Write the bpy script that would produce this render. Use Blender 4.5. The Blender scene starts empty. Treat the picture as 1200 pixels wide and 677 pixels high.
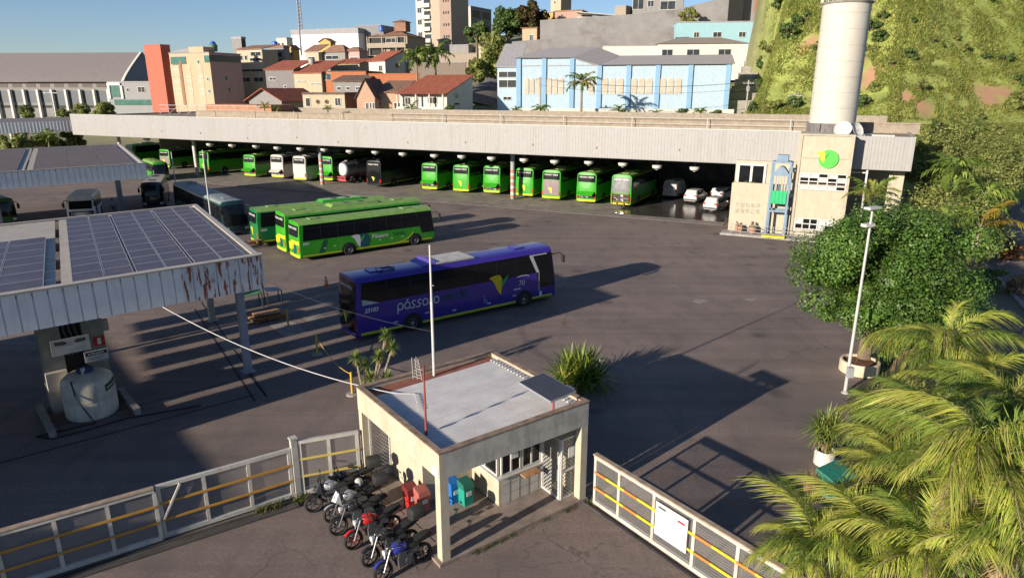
import bpy, math, random
from math import sin, cos, pi, radians, atan2, hypot, sqrt, floor
from mathutils import Vector, Matrix
R = random.Random(7)
SC = bpy.context.scene
COL = SC.collection
# ---------------------------------------------------------------- camera model
F, PITCH, CH = 792.0, radians(16.35), 13.9
CX, CY = 600.0, 338.5
def ray(px, py):
    a = (px-CX)/F; b = (CY-py)/F
    return (a, cos(PITCH)+b*sin(PITCH), -sin(PITCH)+b*cos(PITCH))
def G(px, py, z=0.0):
    d = ray(px, py); t = (z-CH)/d[2]
    return Vector((d[0]*t, d[1]*t, z))
def D(px, py, Y):
    d = ray(px, py); t = Y/d[1]
    return Vector((d[0]*t, Y, CH+d[2]*t))
def zrow(x, y, py):
    b = (CY-py)/F
    return CH+(b*y*cos(PITCH)-y*sin(PITCH))/(cos(PITCH)+b*sin(PITCH))
def proj(x, y, z):
    z -= CH
    d = y*cos(PITCH)-z*sin(PITCH); u = y*sin(PITCH)+z*cos(PITCH)
    return CX+F*x/d, CY-F*u/d
def lerp(a, b, t): return a+(b-a)*t
def sstep(a, b, x):
    t = max(0., min(1., (x-a)/(b-a))); return t*t*(3-2*t)
# ---------------------------------------------------------------- materials
MATS = {}
def _n(nt, typ, **kw):
    n = nt.nodes.new(typ)
    for k, v in kw.items(): setattr(n, k, v)
    return n
def mat(name, col, rough=.6, metal=0., var=.12, scale=2.0, bump=0., bscale=30., dirt=None, damt=.0, dscale=(1.5, 1.5, .15), spec=.4, coat=0., patch=None, pscale=.15, pamt=.5, trans=0.):
    if name in MATS: return MATS[name]
    m = bpy.data.materials.new(name); m.use_nodes = True
    nt = m.node_tree; L = nt.links; bs = nt.nodes['Principled BSDF']
    bs.inputs['Roughness'].default_value = rough
    bs.inputs['Metallic'].default_value = metal
    bs.inputs['Specular IOR Level'].default_value = spec
    bs.inputs['Coat Weight'].default_value = coat
    bs.inputs['Coat Roughness'].default_value = .12
    tc = _n(nt, 'ShaderNodeTexCoord')
    no = _n(nt, 'ShaderNodeTexNoise'); no.inputs['Scale'].default_value = scale; no.inputs['Detail'].default_value = 6
    L.new(tc.outputs['Object'], no.inputs['Vector'])
    mx = _n(nt, 'ShaderNodeMix', data_type='RGBA')
    mr = _n(nt, 'ShaderNodeMapRange'); mr.inputs[1].default_value = .3; mr.inputs[2].default_value = .7
    L.new(no.outputs['Fac'], mr.inputs[0]); L.new(mr.outputs[0], mx.inputs[0])
    mx.inputs[6].default_value = (*[c*(1-var) for c in col], 1); mx.inputs[7].default_value = (*[min(1, c*(1+var)) for c in col], 1)
    out = mx.outputs[2]
    if patch:
        n2 = _n(nt, 'ShaderNodeTexNoise'); n2.inputs['Scale'].default_value = pscale; n2.inputs['Detail'].default_value = 8; n2.inputs['Roughness'].default_value = .6
        L.new(tc.outputs['Object'], n2.inputs['Vector'])
        r2 = _n(nt, 'ShaderNodeMapRange'); r2.inputs[1].default_value = .45; r2.inputs[2].default_value = .62; r2.inputs[4].default_value = pamt
        L.new(n2.outputs['Fac'], r2.inputs[0])
        m2 = _n(nt, 'ShaderNodeMix', data_type='RGBA'); L.new(r2.outputs[0], m2.inputs[0]); L.new(out, m2.inputs[6]); m2.inputs[7].default_value = (*patch, 1)
        out = m2.outputs[2]
    if dirt:
        mp = _n(nt, 'ShaderNodeMapping'); mp.inputs['Scale'].default_value = dscale
        L.new(tc.outputs['Object'], mp.inputs['Vector'])
        n3 = _n(nt, 'ShaderNodeTexNoise'); n3.inputs['Scale'].default_value = 2.2; n3.inputs['Detail'].default_value = 7; n3.inputs['Roughness'].default_value = .65
        L.new(mp.outputs[0], n3.inputs['Vector'])
        r3 = _n(nt, 'ShaderNodeMapRange'); r3.inputs[1].default_value = .5; r3.inputs[2].default_value = .72; r3.inputs[4].default_value = damt
        L.new(n3.outputs['Fac'], r3.inputs[0])
        m3 = _n(nt, 'ShaderNodeMix', data_type='RGBA'); L.new(r3.outputs[0], m3.inputs[0]); L.new(out, m3.inputs[6]); m3.inputs[7].default_value = (*dirt, 1)
        out = m3.outputs[2]
    L.new(out, bs.inputs['Base Color'])
    if bump:
        nb = _n(nt, 'ShaderNodeTexNoise'); nb.inputs['Scale'].default_value = bscale; nb.inputs['Detail'].default_value = 5
        L.new(tc.outputs['Object'], nb.inputs['Vector'])
        bp = _n(nt, 'ShaderNodeBump'); bp.inputs['Strength'].default_value = bump; bp.inputs['Distance'].default_value = .05
        L.new(nb.outputs['Fac'], bp.inputs['Height']); L.new(bp.outputs[0], bs.inputs['Normal'])
    MATS[name] = m
    return m
def leafmat(name, cols, rough=.5, trans=.3, nscale=.6, vr=(.6, 1.4)):
    """foliage: colour differs from leaf to leaf, light passes through"""
    if name in MATS: return MATS[name]
    m = bpy.data.materials.new(name); m.use_nodes = True
    nt = m.node_tree; L = nt.links; bs = nt.nodes['Principled BSDF']; out = nt.nodes['Material Output']
    geo = _n(nt, 'ShaderNodeNewGeometry'); rp = _n(nt, 'ShaderNodeValToRGB')
    els = rp.color_ramp.elements
    while len(els) < len(cols): els.new(.5)
    for i, c in enumerate(cols):
        els[i].position = i/(len(cols)-1); els[i].color = (*c, 1)
    L.new(geo.outputs['Random Per Island'], rp.inputs[0])
    tc = _n(nt, 'ShaderNodeTexCoord'); no = _n(nt, 'ShaderNodeTexNoise'); no.inputs['Scale'].default_value = nscale; no.inputs['Detail'].default_value = 3
    L.new(tc.outputs['Object'], no.inputs['Vector'])
    hs = _n(nt, 'ShaderNodeHueSaturation'); mr = _n(nt, 'ShaderNodeMapRange'); mr.inputs[1].default_value = .3; mr.inputs[2].default_value = .7; mr.inputs[3].default_value = vr[0]; mr.inputs[4].default_value = vr[1]
    L.new(no.outputs['Fac'], mr.inputs[0]); L.new(mr.outputs[0], hs.inputs['Value']); L.new(rp.outputs[0], hs.inputs['Color'])
    L.new(hs.outputs[0], bs.inputs['Base Color']); bs.inputs['Roughness'].default_value = rough; bs.inputs['Specular IOR Level'].default_value = .35
    tr = _n(nt, 'ShaderNodeBsdfTranslucent'); L.new(hs.outputs[0], tr.inputs[0])
    ms = _n(nt, 'ShaderNodeMixShader'); ms.inputs[0].default_value = trans
    L.new(bs.outputs[0], ms.inputs[1]); L.new(tr.outputs[0], ms.inputs[2]); L.new(ms.outputs[0], out.inputs[0])
    MATS[name] = m
    return m
def meshwire(name, col, pitch=.06, w=.22, axes=(0, 2)):
    """woven wire panel: wires opaque, holes open"""
    if name in MATS: return MATS[name]
    m = bpy.data.materials.new(name); m.use_nodes = True
    nt = m.node_tree; L = nt.links; bs = nt.nodes['Principled BSDF']; out = nt.nodes['Material Output']
    bs.inputs['Base Color'].default_value = (*col, 1); bs.inputs['Roughness'].default_value = .6
    tc = _n(nt, 'ShaderNodeTexCoord'); sx = _n(nt, 'ShaderNodeSeparateXYZ'); L.new(tc.outputs['Object'], sx.inputs[0])
    fs = []
    for sg in (1, -1):
        cb = _n(nt, 'ShaderNodeMath', operation='ADD' if sg > 0 else 'SUBTRACT'); L.new(sx.outputs[axes[0]], cb.inputs[0]); L.new(sx.outputs[axes[1]], cb.inputs[1])
        dv = _n(nt, 'ShaderNodeMath', operation='DIVIDE'); L.new(cb.outputs[0], dv.inputs[0]); dv.inputs[1].default_value = pitch*1.414
        fr = _n(nt, 'ShaderNodeMath', operation='FRACT'); L.new(dv.outputs[0], fr.inputs[0])
        lt = _n(nt, 'ShaderNodeMath', operation='LESS_THAN'); L.new(fr.outputs[0], lt.inputs[0]); lt.inputs[1].default_value = w
        fs.append(lt)
    mx = _n(nt, 'ShaderNodeMath', operation='MAXIMUM'); L.new(fs[0].outputs[0], mx.inputs[0]); L.new(fs[1].outputs[0], mx.inputs[1])
    tr = _n(nt, 'ShaderNodeBsdfTransparent'); ms = _n(nt, 'ShaderNodeMixShader')
    L.new(mx.outputs[0], ms.inputs[0]); L.new(tr.outputs[0], ms.inputs[1]); L.new(bs.outputs[0], ms.inputs[2]); L.new(ms.outputs[0], out.inputs[0])
    MATS[name] = m
    return m
# ---------------------------------------------------------------- mesh builder
class MB:
    def __init__(s): s.v = []; s.f = []; s.m = []
    def add(s, vs, fs, m=0):
        b = len(s.v); s.v.extend([tuple(p) for p in vs])
        for f in fs: s.f.append(tuple(b+i for i in f)); s.m.append(m)
        return s
    def quad(s, a, b, c, d, m=0): return s.add([a, b, c, d], [(0, 1, 2, 3)], m)
    def poly(s, pts, m=0): return s.add(pts, [tuple(range(len(pts)))], m)
    def box2(s, x0, x1, y0, y1, z0, z1, m=0):
        v = [(x, y, z) for z in (z0, z1) for y in (y0, y1) for x in (x0, x1)]
        return s.add(v, [(0, 2, 3, 1), (4, 5, 7, 6), (0, 1, 5, 4), (2, 6, 7, 3), (0, 4, 6, 2), (1, 3, 7, 5)], m)
    def box(s, cx, cy, cz, sx, sy, sz, rz=0, m=0, rx=0, ry=0):
        M = Matrix.Rotation(rz, 3, 'Z') @ Matrix.Rotation(ry, 3, 'Y') @ Matrix.Rotation(rx, 3, 'X')
        v = [Vector((cx, cy, cz)) + M @ Vector((x*sx/2, y*sy/2, z*sz/2)) for z in (-1, 1) for y in (-1, 1) for x in (-1, 1)]
        return s.add(v, [(0, 2, 3, 1), (4, 5, 7, 6), (0, 1, 5, 4), (2, 6, 7, 3), (0, 4, 6, 2), (1, 3, 7, 5)], m)
    def beam(s, p0, p1, w, h, m=0, up=(0, 0, 1)):
        p0 = Vector(p0); p1 = Vector(p1); d = (p1-p0).normalized(); u = Vector(up)
        if abs(d.dot(u)) > .98: u = Vector((0, 1, 0))
        a = d.cross(u).normalized(); b = a.cross(d).normalized()
        v = [p+a*(i*w/2)+b*(j*h/2) for p in (p0, p1) for i, j in ((-1, -1), (1, -1), (1, 1), (-1, 1))]
        return s.add(v, [(3, 2, 1, 0), (4, 5, 6, 7), (0, 1, 5, 4), (1, 2, 6, 5), (2, 3, 7, 6), (3, 0, 4, 7)], m)
    def prism(s, poly, z0, z1, m=0, mt=None):
        n = len(poly)
        v = [(x, y, z0) for x, y in poly]+[(x, y, z1) for x, y in poly]
        s.add(v, [(i, (i+1) % n, n+(i+1) % n, n+i) for i in range(n)], m)
        s.add(v, [tuple(range(n-1, -1, -1)), tuple(range(n, 2*n))], m if mt is None else mt)
        return s
    def extr(s, poly, o, u, w, d, m=0):
        """polygon (a,b) in plane o+a*u+b*w, pushed along d"""
        o = Vector(o); u = Vector(u); w = Vector(w); d = Vector(d); n = len(poly)
        v = [o+u*a+w*b for a, b in poly]+[o+u*a+w*b+d for a, b in poly]
        s.add(v, [(i, (i+1) % n, n+(i+1) % n, n+i) for i in range(n)], m)
        return s.add(v, [tuple(range(n-1, -1, -1)), tuple(range(n, 2*n))], m)
    def tube(s, p0, p1, r0, r1=None, n=10, m=0, caps=True):
        r1 = r0 if r1 is None else r1
        p0 = Vector(p0); p1 = Vector(p1); d = (p1-p0)
        if d.length < 1e-6: return s
        d.normalize(); u = Vector((0, 0, 1)) if abs(d.z) < .95 else Vector((1, 0, 0))
        a = d.cross(u).normalized(); b = d.cross(a)
        v = []
        for p, r in ((p0, r0), (p1, r1)):
            for i in range(n):
                t = 2*pi*i/n; v.append(p+a*(r*cos(t))+b*(r*sin(t)))
        s.add(v, [(i, (i+1) % n, n+(i+1) % n, n+i) for i in range(n)], m)
        if caps: s.add(v, [tuple(range(n-1, -1, -1)), tuple(range(n, 2*n))], m)
        return s
    def path(s, pts, r, n=8, m=0):
        pts = [Vector(p) for p in pts]; rings = []
        rr = r if isinstance(r, (list, tuple)) else [r]*len(pts)
        for i, p in enumerate(pts):
            d = (pts[min(i+1, len(pts)-1)]-pts[max(i-1, 0)]).normalized()
            u = Vector((0, 0, 1)) if abs(d.z) < .95 else Vector((1, 0, 0))
            a = d.cross(u).normalized(); b = d.cross(a)
            rings.append([p+a*(rr[i]*cos(2*pi*k/n))+b*(rr[i]*sin(2*pi*k/n)) for k in range(n)])
        v = [q for g in rings for q in g]; f = []
        for i in range(len(rings)-1):
            for k in range(n): f.append((i*n+k, i*n+(k+1) % n, (i+1)*n+(k+1) % n, (i+1)*n+k))
        f.append(tuple(range(n-1, -1, -1))); f.append(tuple(range((len(rings)-1)*n, len(rings)*n)))
        return s.add(v, f, m)
    def lathe(s, prof, c=(0, 0, 0), n=20, m=0, axis='z', caps=True):
        v = []; 
        for r, z in prof:
            for k in range(n):
                t = 2*pi*k/n
                if axis == 'z': v.append((c[0]+r*cos(t), c[1]+r*sin(t), c[2]+z))
                elif axis == 'y': v.append((c[0]+r*cos(t), c[1]+z, c[2]+r*sin(t)))
                else: v.append((c[0]+z, c[1]+r*cos(t), c[2]+r*sin(t)))
        f = []
        for i in range(len(prof)-1):
            for k in range(n): f.append((i*n+k, i*n+(k+1) % n, (i+1)*n+(k+1) % n, (i+1)*n+k))
        if caps: f.append(tuple(range(n-1, -1, -1))); f.append(tuple(range((len(prof)-1)*n, len(prof)*n)))
        return s.add(v, f, m)
    def xf(s, M, start=0):
        for i in range(start, len(s.v)): s.v[i] = tuple(M @ Vector(s.v[i]))
        return s
    def build(s, name, mats, parent=None, smooth=False, loc=None, rz=None, ang=35):
        used = sorted({i for f in s.f for i in f})
        if len(used) < len(s.v):
            ix = {a: b for b, a in enumerate(used)}; s.v = [s.v[i] for i in used]; s.f = [tuple(ix[i] for i in f) for f in s.f]
        me = bpy.data.meshes.new(name); me.from_pydata(s.v, [], s.f)
        for q in (mats if isinstance(mats, (list, tuple)) else [mats]): me.materials.append(q)
        me.polygons.foreach_set('material_index', s.m)
        if smooth:
            me.polygons.foreach_set('use_smooth', [True]*len(s.f))
            me.update(); me.set_sharp_from_angle(angle=radians(ang))
        me.update()
        o = bpy.data.objects.new(name, me); COL.objects.link(o)
        if parent is not None: o.parent = parent
        if loc is not None: o.location = loc
        if rz is not None: o.rotation_euler = (0, 0, rz)
        return o
def empty(name, loc=(0, 0, 0), rz=0., parent=None):
    o = bpy.data.objects.new(name, None); COL.objects.link(o); o.location = loc; o.rotation_euler = (0, 0, rz)
    o.empty_display_size = .3
    if parent is not None: o.parent = parent
    return o
def tag(o, label=None, cat=None, group=None, kind=None):
    if label: o['label'] = label
    if cat: o['category'] = cat
    if group: o['group'] = group
    if kind: o['kind'] = kind
    return o
def thing(name, label, cat, loc=(0, 0, 0), rz=0., group=None): return tag(empty(name, loc, rz), label, cat, group)
KIDS = {}
def kids(o): return [c for c in bpy.data.objects if c.parent == o]
def copy_tree(o, loc=None, rz=None, label=None, parent=None):
    c = o.copy(); COL.objects.link(c)
    if parent is not None: c.parent = parent
    if loc is not None: c.location = loc
    if rz is not None: c.rotation_euler = (0, 0, rz)
    if label: c['label'] = label
    for ch in kids(o): copy_tree(ch, parent=c)
    return c
def textmesh(body, size, shear=0., bold=0., align='LEFT'):
    cu = bpy.data.curves.new('txt', 'FONT'); cu.body = body; cu.size = size; cu.shear = shear; cu.offset = bold; cu.align_x = align; cu.resolution_u = 3
    ob = bpy.data.objects.new('txt', cu)
    me = bpy.data.meshes.new_from_object(ob)
    v = [tuple(p.co[:2]) for p in me.vertices]; f = [tuple(p.vertices) for p in me.polygons]
    bpy.data.objects.remove(ob); bpy.data.curves.remove(cu); bpy.data.meshes.remove(me)
    return v, f
def text_on(mb, body, size, o, u, w, m=0, **kw):
    v, f = textmesh(body, size, **kw); o = Vector(o); u = Vector(u); w = Vector(w)
    mb.add([o+u*a+w*b for a, b in v], f, m); return mb
# shared materials
M = dict(
    white=mat('white_paint', (.52, .51, .48), .5, dirt=(.32, .28, .22), damt=.35),
    cream=mat('cream_render', (.47, .42, .31), .8, dirt=(.25, .22, .17), damt=.45, bump=.15),
    black=mat('black_rubber', (.018, .018, .018), .75),
    glass=mat('dark_glass', (.009, .010, .012), .1, var=.05, spec=.35),
    chrome=mat('bare_metal', (.55, .55, .55), .3, 1.),
    grey=mat('grey_paint', (.30, .31, .32), .55),
    dgrey=mat('dark_grey_metal', (.07, .075, .08), .5),
    rust=mat('rusty_steel', (.20, .075, .035), .85, var=.4, scale=6),
    conc=mat('concrete', (.30, .28, .25), .9, var=.2, dirt=(.12, .11, .10), damt=.5, bump=.2),
    yellow=mat('yellow_paint', (.60, .38, .03), .55, dirt=(.3, .22, .1), damt=.4),
    red=mat('red_paint', (.42, .025, .02), .45),
    orange=mat('orange_paint', (.60, .14, .02), .5),
    wood=mat('raw_board', (.38, .2, .1), .8, var=.3, scale=5),
    steelblue=mat('blue_grey_steel', (.16, .24, .33), .5, dirt=(.2, .15, .1), damt=.3),
)
# ---------------------------------------------------------------- paints
BUSGREEN = mat('bus_green', (.03, .31, .012), .35, var=.1, dirt=(.16, .2, .07), damt=.3, coat=.35)
BUSDGREEN = mat('bus_deep_green', (.01, .16, .045), .3, var=.1, coat=.35)
BUSLIME = mat('bus_lime_roof', (.19, .33, .075), .6, var=.2, dirt=(.25, .24, .14), damt=.6, dscale=(1, 1, 1))
BUSBLUE = mat('bus_violet_blue', (.045, .025, .25), .28, var=.06, coat=.5)
BUSWHITE = mat('bus_white', (.5, .485, .44), .4, dirt=(.35, .3, .22), damt=.4)
BUSDARK = mat('bus_dark_teal', (.012, .045, .045), .3, var=.1, coat=.4)
BUSBLACK = mat('bus_black', (.012, .016, .022), .3, coat=.4)
LIME = mat('lime_stripe', (.48, .55, .03), .4, var=.08)
DECALW = mat('white_lettering', (.6, .6, .585), .5, var=.04)
DECALG = mat('dark_green_lettering', (.012, .085, .04), .5)
DECALB = mat('petrol_disc', (.012, .07, .085), .45)
BIRDY = mat('yellow_emblem', (.75, .52, .02), .45, var=.05)
BIRDG = mat('green_emblem', (.05, .38, .06), .45, var=.05)
ROOFW = mat('bus_grey_roof_unit', (.48, .46, .43), .55, dirt=(.25, .2, .16), damt=.6, dscale=(1, 1, 1))
VIOLET = mat('violet_roof_fairing', (.13, .09, .42), .4)
TAIL = mat('tail_lamp', (.5, .02, .01), .25, var=.05)
LAMPG = mat('headlamp_lens', (.6, .6, .58), .15, spec=.8)
ENGINE = mat('engine_bay', (.03, .026, .024), .7, var=.5, scale=6)
BROWNSTRIP = mat('stripped_panel', (.2, .15, .16), .6, dirt=(.3, .25, .22), damt=.5)
RIMM = mat('wheel_rim', (.34, .33, .31), .4, .5)
def stroke(mb, pts, w, o, u, wv, m=0):
    """flat ribbon lettering stroke"""
    o = Vector(o); u = Vector(u); wv = Vector(wv); n = len(pts); vs = []
    for i, (a, b) in enumerate(pts):
        a0, b0 = pts[max(i-1, 0)]; a1, b1 = pts[min(i+1, n-1)]
        L = hypot(a1-a0, b1-b0) or 1; nx, ny = -(b1-b0)/L*w/2, (a1-a0)/L*w/2
        vs += [o+u*(a+nx)+wv*(b+ny), o+u*(a-nx)+wv*(b-ny)]
    mb.add(vs, [(2*i, 2*i+1, 2*i+3, 2*i+2) for i in range(n-1)], m)
def arc(cx, cy, r, a0, a1, n=14, ry=None):
    ry = ry or r
    return [(cx+r*cos(radians(lerp(a0, a1, i/n))), cy+ry*sin(radians(lerp(a0, a1, i/n)))) for i in range(n+1)]
def round_word(mb, word, size, w, o, u, wv, m=0):
    """rounded single-stroke lower-case lettering"""
    x = 0; o = Vector(o); u = Vector(u); s = size
    def S(pts):
        stroke(mb, [(x+a*s, b*s) for a, b in pts], w, o, u, wv, m)
    for ch in word:
        if ch in 'pao':
            S(arc(.5, .5, .42, 0, 360, 22, .5))
            if ch == 'p': S([(.08, .5), (.08, -.55)])
            if ch == 'a': S([(.92, .9), (.92, 0)])
        elif ch == 'á':
            S(arc(.5, .5, .42, 0, 360, 22, .5)); S([(.92, .9), (.92, 0)]); S([(.45, 1.2), (.68, 1.45)])
        elif ch == 's':
            S([(-.1, 0), (.3, 0)]+arc(.35, .25, .25, -90, 60, 6)+arc(.5, .75, .27, 200, 90, 6)+[(.8, 1.0)])
            x -= .18*s
        elif ch == 'r':
            S([(.12, 0), (.12, .6)]+arc(.5, .6, .38, 180, 80, 7))
            x -= .3*s
        elif ch == 'v': S([(.05, 1), (.42, 0), (.8, 1)])
        elif ch == 'e': S([(.1, .5), (.9, .5)]+arc(.5, .5, .42, 0, 310, 18, .5))
        elif ch == 'd':
            S(arc(.5, .5, .42, 0, 360, 22, .5)); S([(.92, 1.5), (.92, 0)])
        x += 1.12*s
    return x
def bird_poly(kind):
    if kind == 'wing': return [(0, .92), (.18, 1.0), (.45, 1.04), (.68, 1.0), (.78, .85), (.80, .6), (.78, .3), (.74, .05), (.70, .0), (.58, .12), (.45, .35), (.34, .6), (.22, .78)]
    return [(.80, .62), (1.0, .84), (1.18, .95), (1.08, .72), (.97, .55), (.80, .36)]
def emblem(mb, o, u, w, s, my=0, mg=1, tail=True):
    o = Vector(o); u = Vector(u); w = Vector(w)
    mb.poly([o+u*(a*s)+w*(b*s) for a, b in bird_poly('wing')], my)
    if tail: mb.poly([o+u*(a*s)+w*(b*s) for a, b in bird_poly('tail')], mg)
def wheel_meshes(rad=.5, wid=.3):
    t = MB().lathe([(rad*.6, -wid/2), (rad*.9, -wid/2), (rad*.985, -wid*.36), (rad, -wid*.2), (rad, wid*.2), (rad*.985, wid*.36), (rad*.9, wid/2), (rad*.6, wid/2)], n=28, axis='y', caps=False)
    r = MB()
    for s in (1,):
        r.lathe([(rad*.62, -wid*.45), (rad*.62, wid*.42), (rad*.56, wid*.46), (rad*.5, wid*.25), (rad*.3, wid*.2), (rad*.26, wid*.42), (rad*.12, wid*.46), (.001, wid*.46)], n=24, axis='y')
        for k in range(10):
            a = 2*pi*k/10; r.box(rad*.4*cos(a), wid*.24, rad*.4*sin(a), .06, .03, .06)
    return t, r
def add_wheels(root, xs, W, rad=.5, wid=.3, proud=.03, both=True, dual=()):
    t, r = wheel_meshes(rad, wid)
    tm = rm = None
    for x in xs:
        for sd in (-1, 1):
            if tm is None:
                to = t.build('wheel', M['black'], root, True); ro = r.build('rim', RIMM, to, True)
                tm, rm = to.data, ro.data
            else:
                to = bpy.data.objects.new('wheel', tm); COL.objects.link(to); to.parent = root
                ro = bpy.data.objects.new('rim', rm); COL.objects.link(ro); ro.parent = to
            to.location = (x, sd*(W/2-wid/2+proud), rad)
            if sd < 0: to.rotation_euler = (0, 0, pi)
def make_bus(label, loc, rz, L=12.6, W=2.5, h=3.45, paint=BUSGREEN, roofm=None, group=None, style='closed', wheels=(3.4, 9.6), win=(1.7, 3.05), side_deco=None, ac=(5.0, 8.0), acm=None, rearm=None, nose=.5, front=True, skirt=LIME, cat='bus', name='bus', hatch=True, mirrors=True, base=.30, rear_text=True, ws=None):
    root = thing(name, label, cat, loc, rz, group)
    roofm = roofm or paint
    def Xr(y, z):
        return .14*abs(2*y/W)**5+.09*max(0, z-1.9)+.10*max(0, .6-z)
    def Xf(y, z):
        return L-nose*.55*max(0, z-1.15)**1.35*.42-.26*abs(2*y/W)**4-.12*max(0, .55-z)
    hw = W/2
    half = [(0, base), (.9*hw, base), (.985*hw, base+.1), (hw, .8), (hw, 1.2), (hw, 1.6), (.985*hw, 2.2), (.965*hw, win[1]), (.93*hw, h-.26), (.86*hw, h-.13), (.72*hw, h-.05), (.4*hw, h-.01), (0, h)]
    ring = [(-y, z) for y, z in half]+[(y, z) for y, z in half[-2:0:-1]]
    def yat(z):
        for (y0, z0), (y1, z1) in zip(half, half[1:]):
            if z0 <= z <= z1 and z1 > z0: return lerp(y0, y1, (z-z0)/(z1-z0))
        return hw
    b = MB(); n = len(ring); st = []
    xsn = 10
    for i in range(xsn+1):
        t = i/xsn
        row = []
        for y, z in ring: row.append((lerp(Xr(y, z), Xf(y, z), t), y, z))
        st.append(row)
    zc = 1.6
    def mm(z0, z1): return 1 if (z0+z1)/2 > h-.2 else 0
    v = [p for r in st for p in r]
    for i in range(xsn):
        for k in range(n):
            k2 = (k+1) % n
            b.add([st[i][k], st[i][k2], st[i+1][k2], st[i+1][k]], [(0, 1, 2, 3)], mm(ring[k][1], ring[k2][1]))
    for fn, fl in ((Xr, 1), (Xf, 0)):
        prev = [(fn(y, z), y, z) for y, z in ring]
        for sc in (.85, .65, .4, .15):
            cur = [(fn(y*sc, zc+(z-zc)*sc), y*sc, zc+(z-zc)*sc) for y, z in ring]
            for k in range(n):
                k2 = (k+1) % n; q = [prev[k], cur[k], cur[k2], prev[k2]]
                b.add(q if not fl else q[::-1], [(0, 1, 2, 3)], 0)
            prev = cur
        b.poly(prev if not fl else prev[::-1], 0)
    # merge coincident verts for smooth shading
    key = {}; nv = []; mp = []
    for p in b.v:
        k = (round(p[0], 4), round(p[1], 4), round(p[2], 4))
        if k not in key: key[k] = len(nv); nv.append(p)
        mp.append(key[k])
    b.v = nv; b.f = [tuple(mp[i] for i in f) for f in b.f]
    b.build('body', [paint, roofm], root, True, ang=40)
    def patch(mb, fn, sgn, y0, y1, z0, z1, off=.014, m=0, ny=8, nz=5):
        vs = []; 
        for j in range(nz+1):
            for i in range(ny+1):
                y = lerp(y0, y1, i/ny); z = lerp(z0, z1, j/nz); lim = yat(z)-.005
                y = max(-lim, min(lim, y)); vs.append((fn(y, z)+sgn*off, y, z))
        mb.add(vs, [((j*(ny+1)+i), (j*(ny+1)+i+1), ((j+1)*(ny+1)+i+1), ((j+1)*(ny+1)+i)) for j in range(nz) for i in range(ny)], m)
    def band(mb, sd, x0, x1, z0, z1, off=.008, m=0, x0t=None, x1t=None, nz=4):
        x0t = x0 if x0t is None else x0t; x1t = x1 if x1t is None else x1t
        vs = []
        for j in range(nz+1):
            t = j/nz; z = lerp(z0, z1, t); y = sd*(yat(z)+off)
            vs += [(lerp(x0, x0t, t), y, z), (lerp(x1, x1t, t), y, z)]
        fs = [((2*j), (2*j+1), (2*j+3), (2*j+2)) for j in range(nz)]
        mb.add(vs, fs if sd < 0 else [f[::-1] for f in fs], m)
    # wheels; flat black discs paint in the shade of the wheel wells
    for x in wheels:
        for sd in (-1, 1):
            a = MB(); pts = [(x+.66*cos(t), .5+.66*sin(t)) for t in [pi*k/14 for k in range(15)]]+[(x-.66, base+.02), (x+.66, base+.02)]
            pts = [(px, max(base+.02, pz)) for px, pz in pts]
            q = [(px, sd*(hw+.004), pz) for px, pz in pts]
            a.poly(q[::-1] if sd < 0 else q, 0)
            a.build('wheel_arch', M['black'], root)
    add_wheels(root, wheels, W)
    # side windows: one dark band a side with pillars
    for sd in (-1, 1):
        w = MB(); band(w, sd, .45, L-1.72, win[0], win[1], x0t=.55, x1t=L-2.2)
        k = 2.0
        while k < L-2.4:
            band(w, sd, k, k+.06, win[0]+.02, win[1]-.02, off=.016, m=1); k += 1.55
        band(w, sd, .6, L-2.1, win[1]-.32, win[1]-.29, off=.013, m=1)
        w.build('window_band', [M['glass'], M['black']], root, True)
        fw = MB(); band(fw, sd, L-1.6, Xf(hw*.97, 1.1)-.04, 1.1, win[1]-.02, x0t=L-2.12, x1t=Xf(hw*.95, win[1])-.05); 
        fw.build('driver_window', M['glass'], root, True)
        if sd < 0 and front:
            dr = MB(); band(dr, sd, L-1.52, L-1.49, base+.05, 1.55, off=.009); band(dr, sd, L-.66, L-.63, base+.05, 1.55, off=.009)
            dr.build('door_seam', M['dgrey'], root)
        if skirt:
            s = MB(); last = .35
            for x in sorted(wheels):
                band(s, sd, last, x-.68, base+.05, base+.24, off=.012, nz=5); last = x+.68
            band(s, sd, last, L-.5, base+.05, base+.24, off=.012, nz=5)
            s.build('skirt_stripe', skirt, root)
    f = MB(); patch(f, Xf, 1, -hw*(.93 if ws is None else .8), hw*(.93 if ws is None else .8), 1.05 if ws is None else ws[0], h-.38 if ws is None else ws[1], ny=12)
    f.build('windscreen', M['glass'], root, True)
    if front:
        for sd in (-1, 1):
            hl = MB(); patch(hl, Xf, 1, sd*hw*.6, sd*hw*.92, .62, .84, ny=3, nz=2); hl.build('headlight', LAMPG, root)
            if mirrors:
                mr = MB(); mr.path([(L-.45, sd*(hw-.2), h-.55), (L+.05, sd*(hw+.05), h-.45), (L+.3, sd*(hw+.12), h-.65)], .04, 6); mr.box(L+.32, sd*(hw+.12), h-.9, .12, .22, .5)
                mr.build('mirror', M['black'], root)
        bl = MB(); patch(bl, Xf, 1, -hw*.9, hw*.9, base+.03, base+.2, nz=1); bl.build('front_bumper', M['dgrey'], root)
    # rear
    glass_z = (win[0]+.35 if style != 'stripped' else 1.75, h-.34)
    rg = MB()
    if style == 'dark_rear': patch(rg, Xr, -1, -hw*.93, hw*.93, .62, h-.22, off=.012)
    else: patch(rg, Xr, -1, -hw*.88, hw*.88, glass_z[0], glass_z[1], off=.012)
    rg.v = rg.v; rg.build('rear_window', M['glass'] if style != 'stripped' else mat('dusty_rear_glass', (.16, .165, .17), .25, var=.3), root, True)
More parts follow.
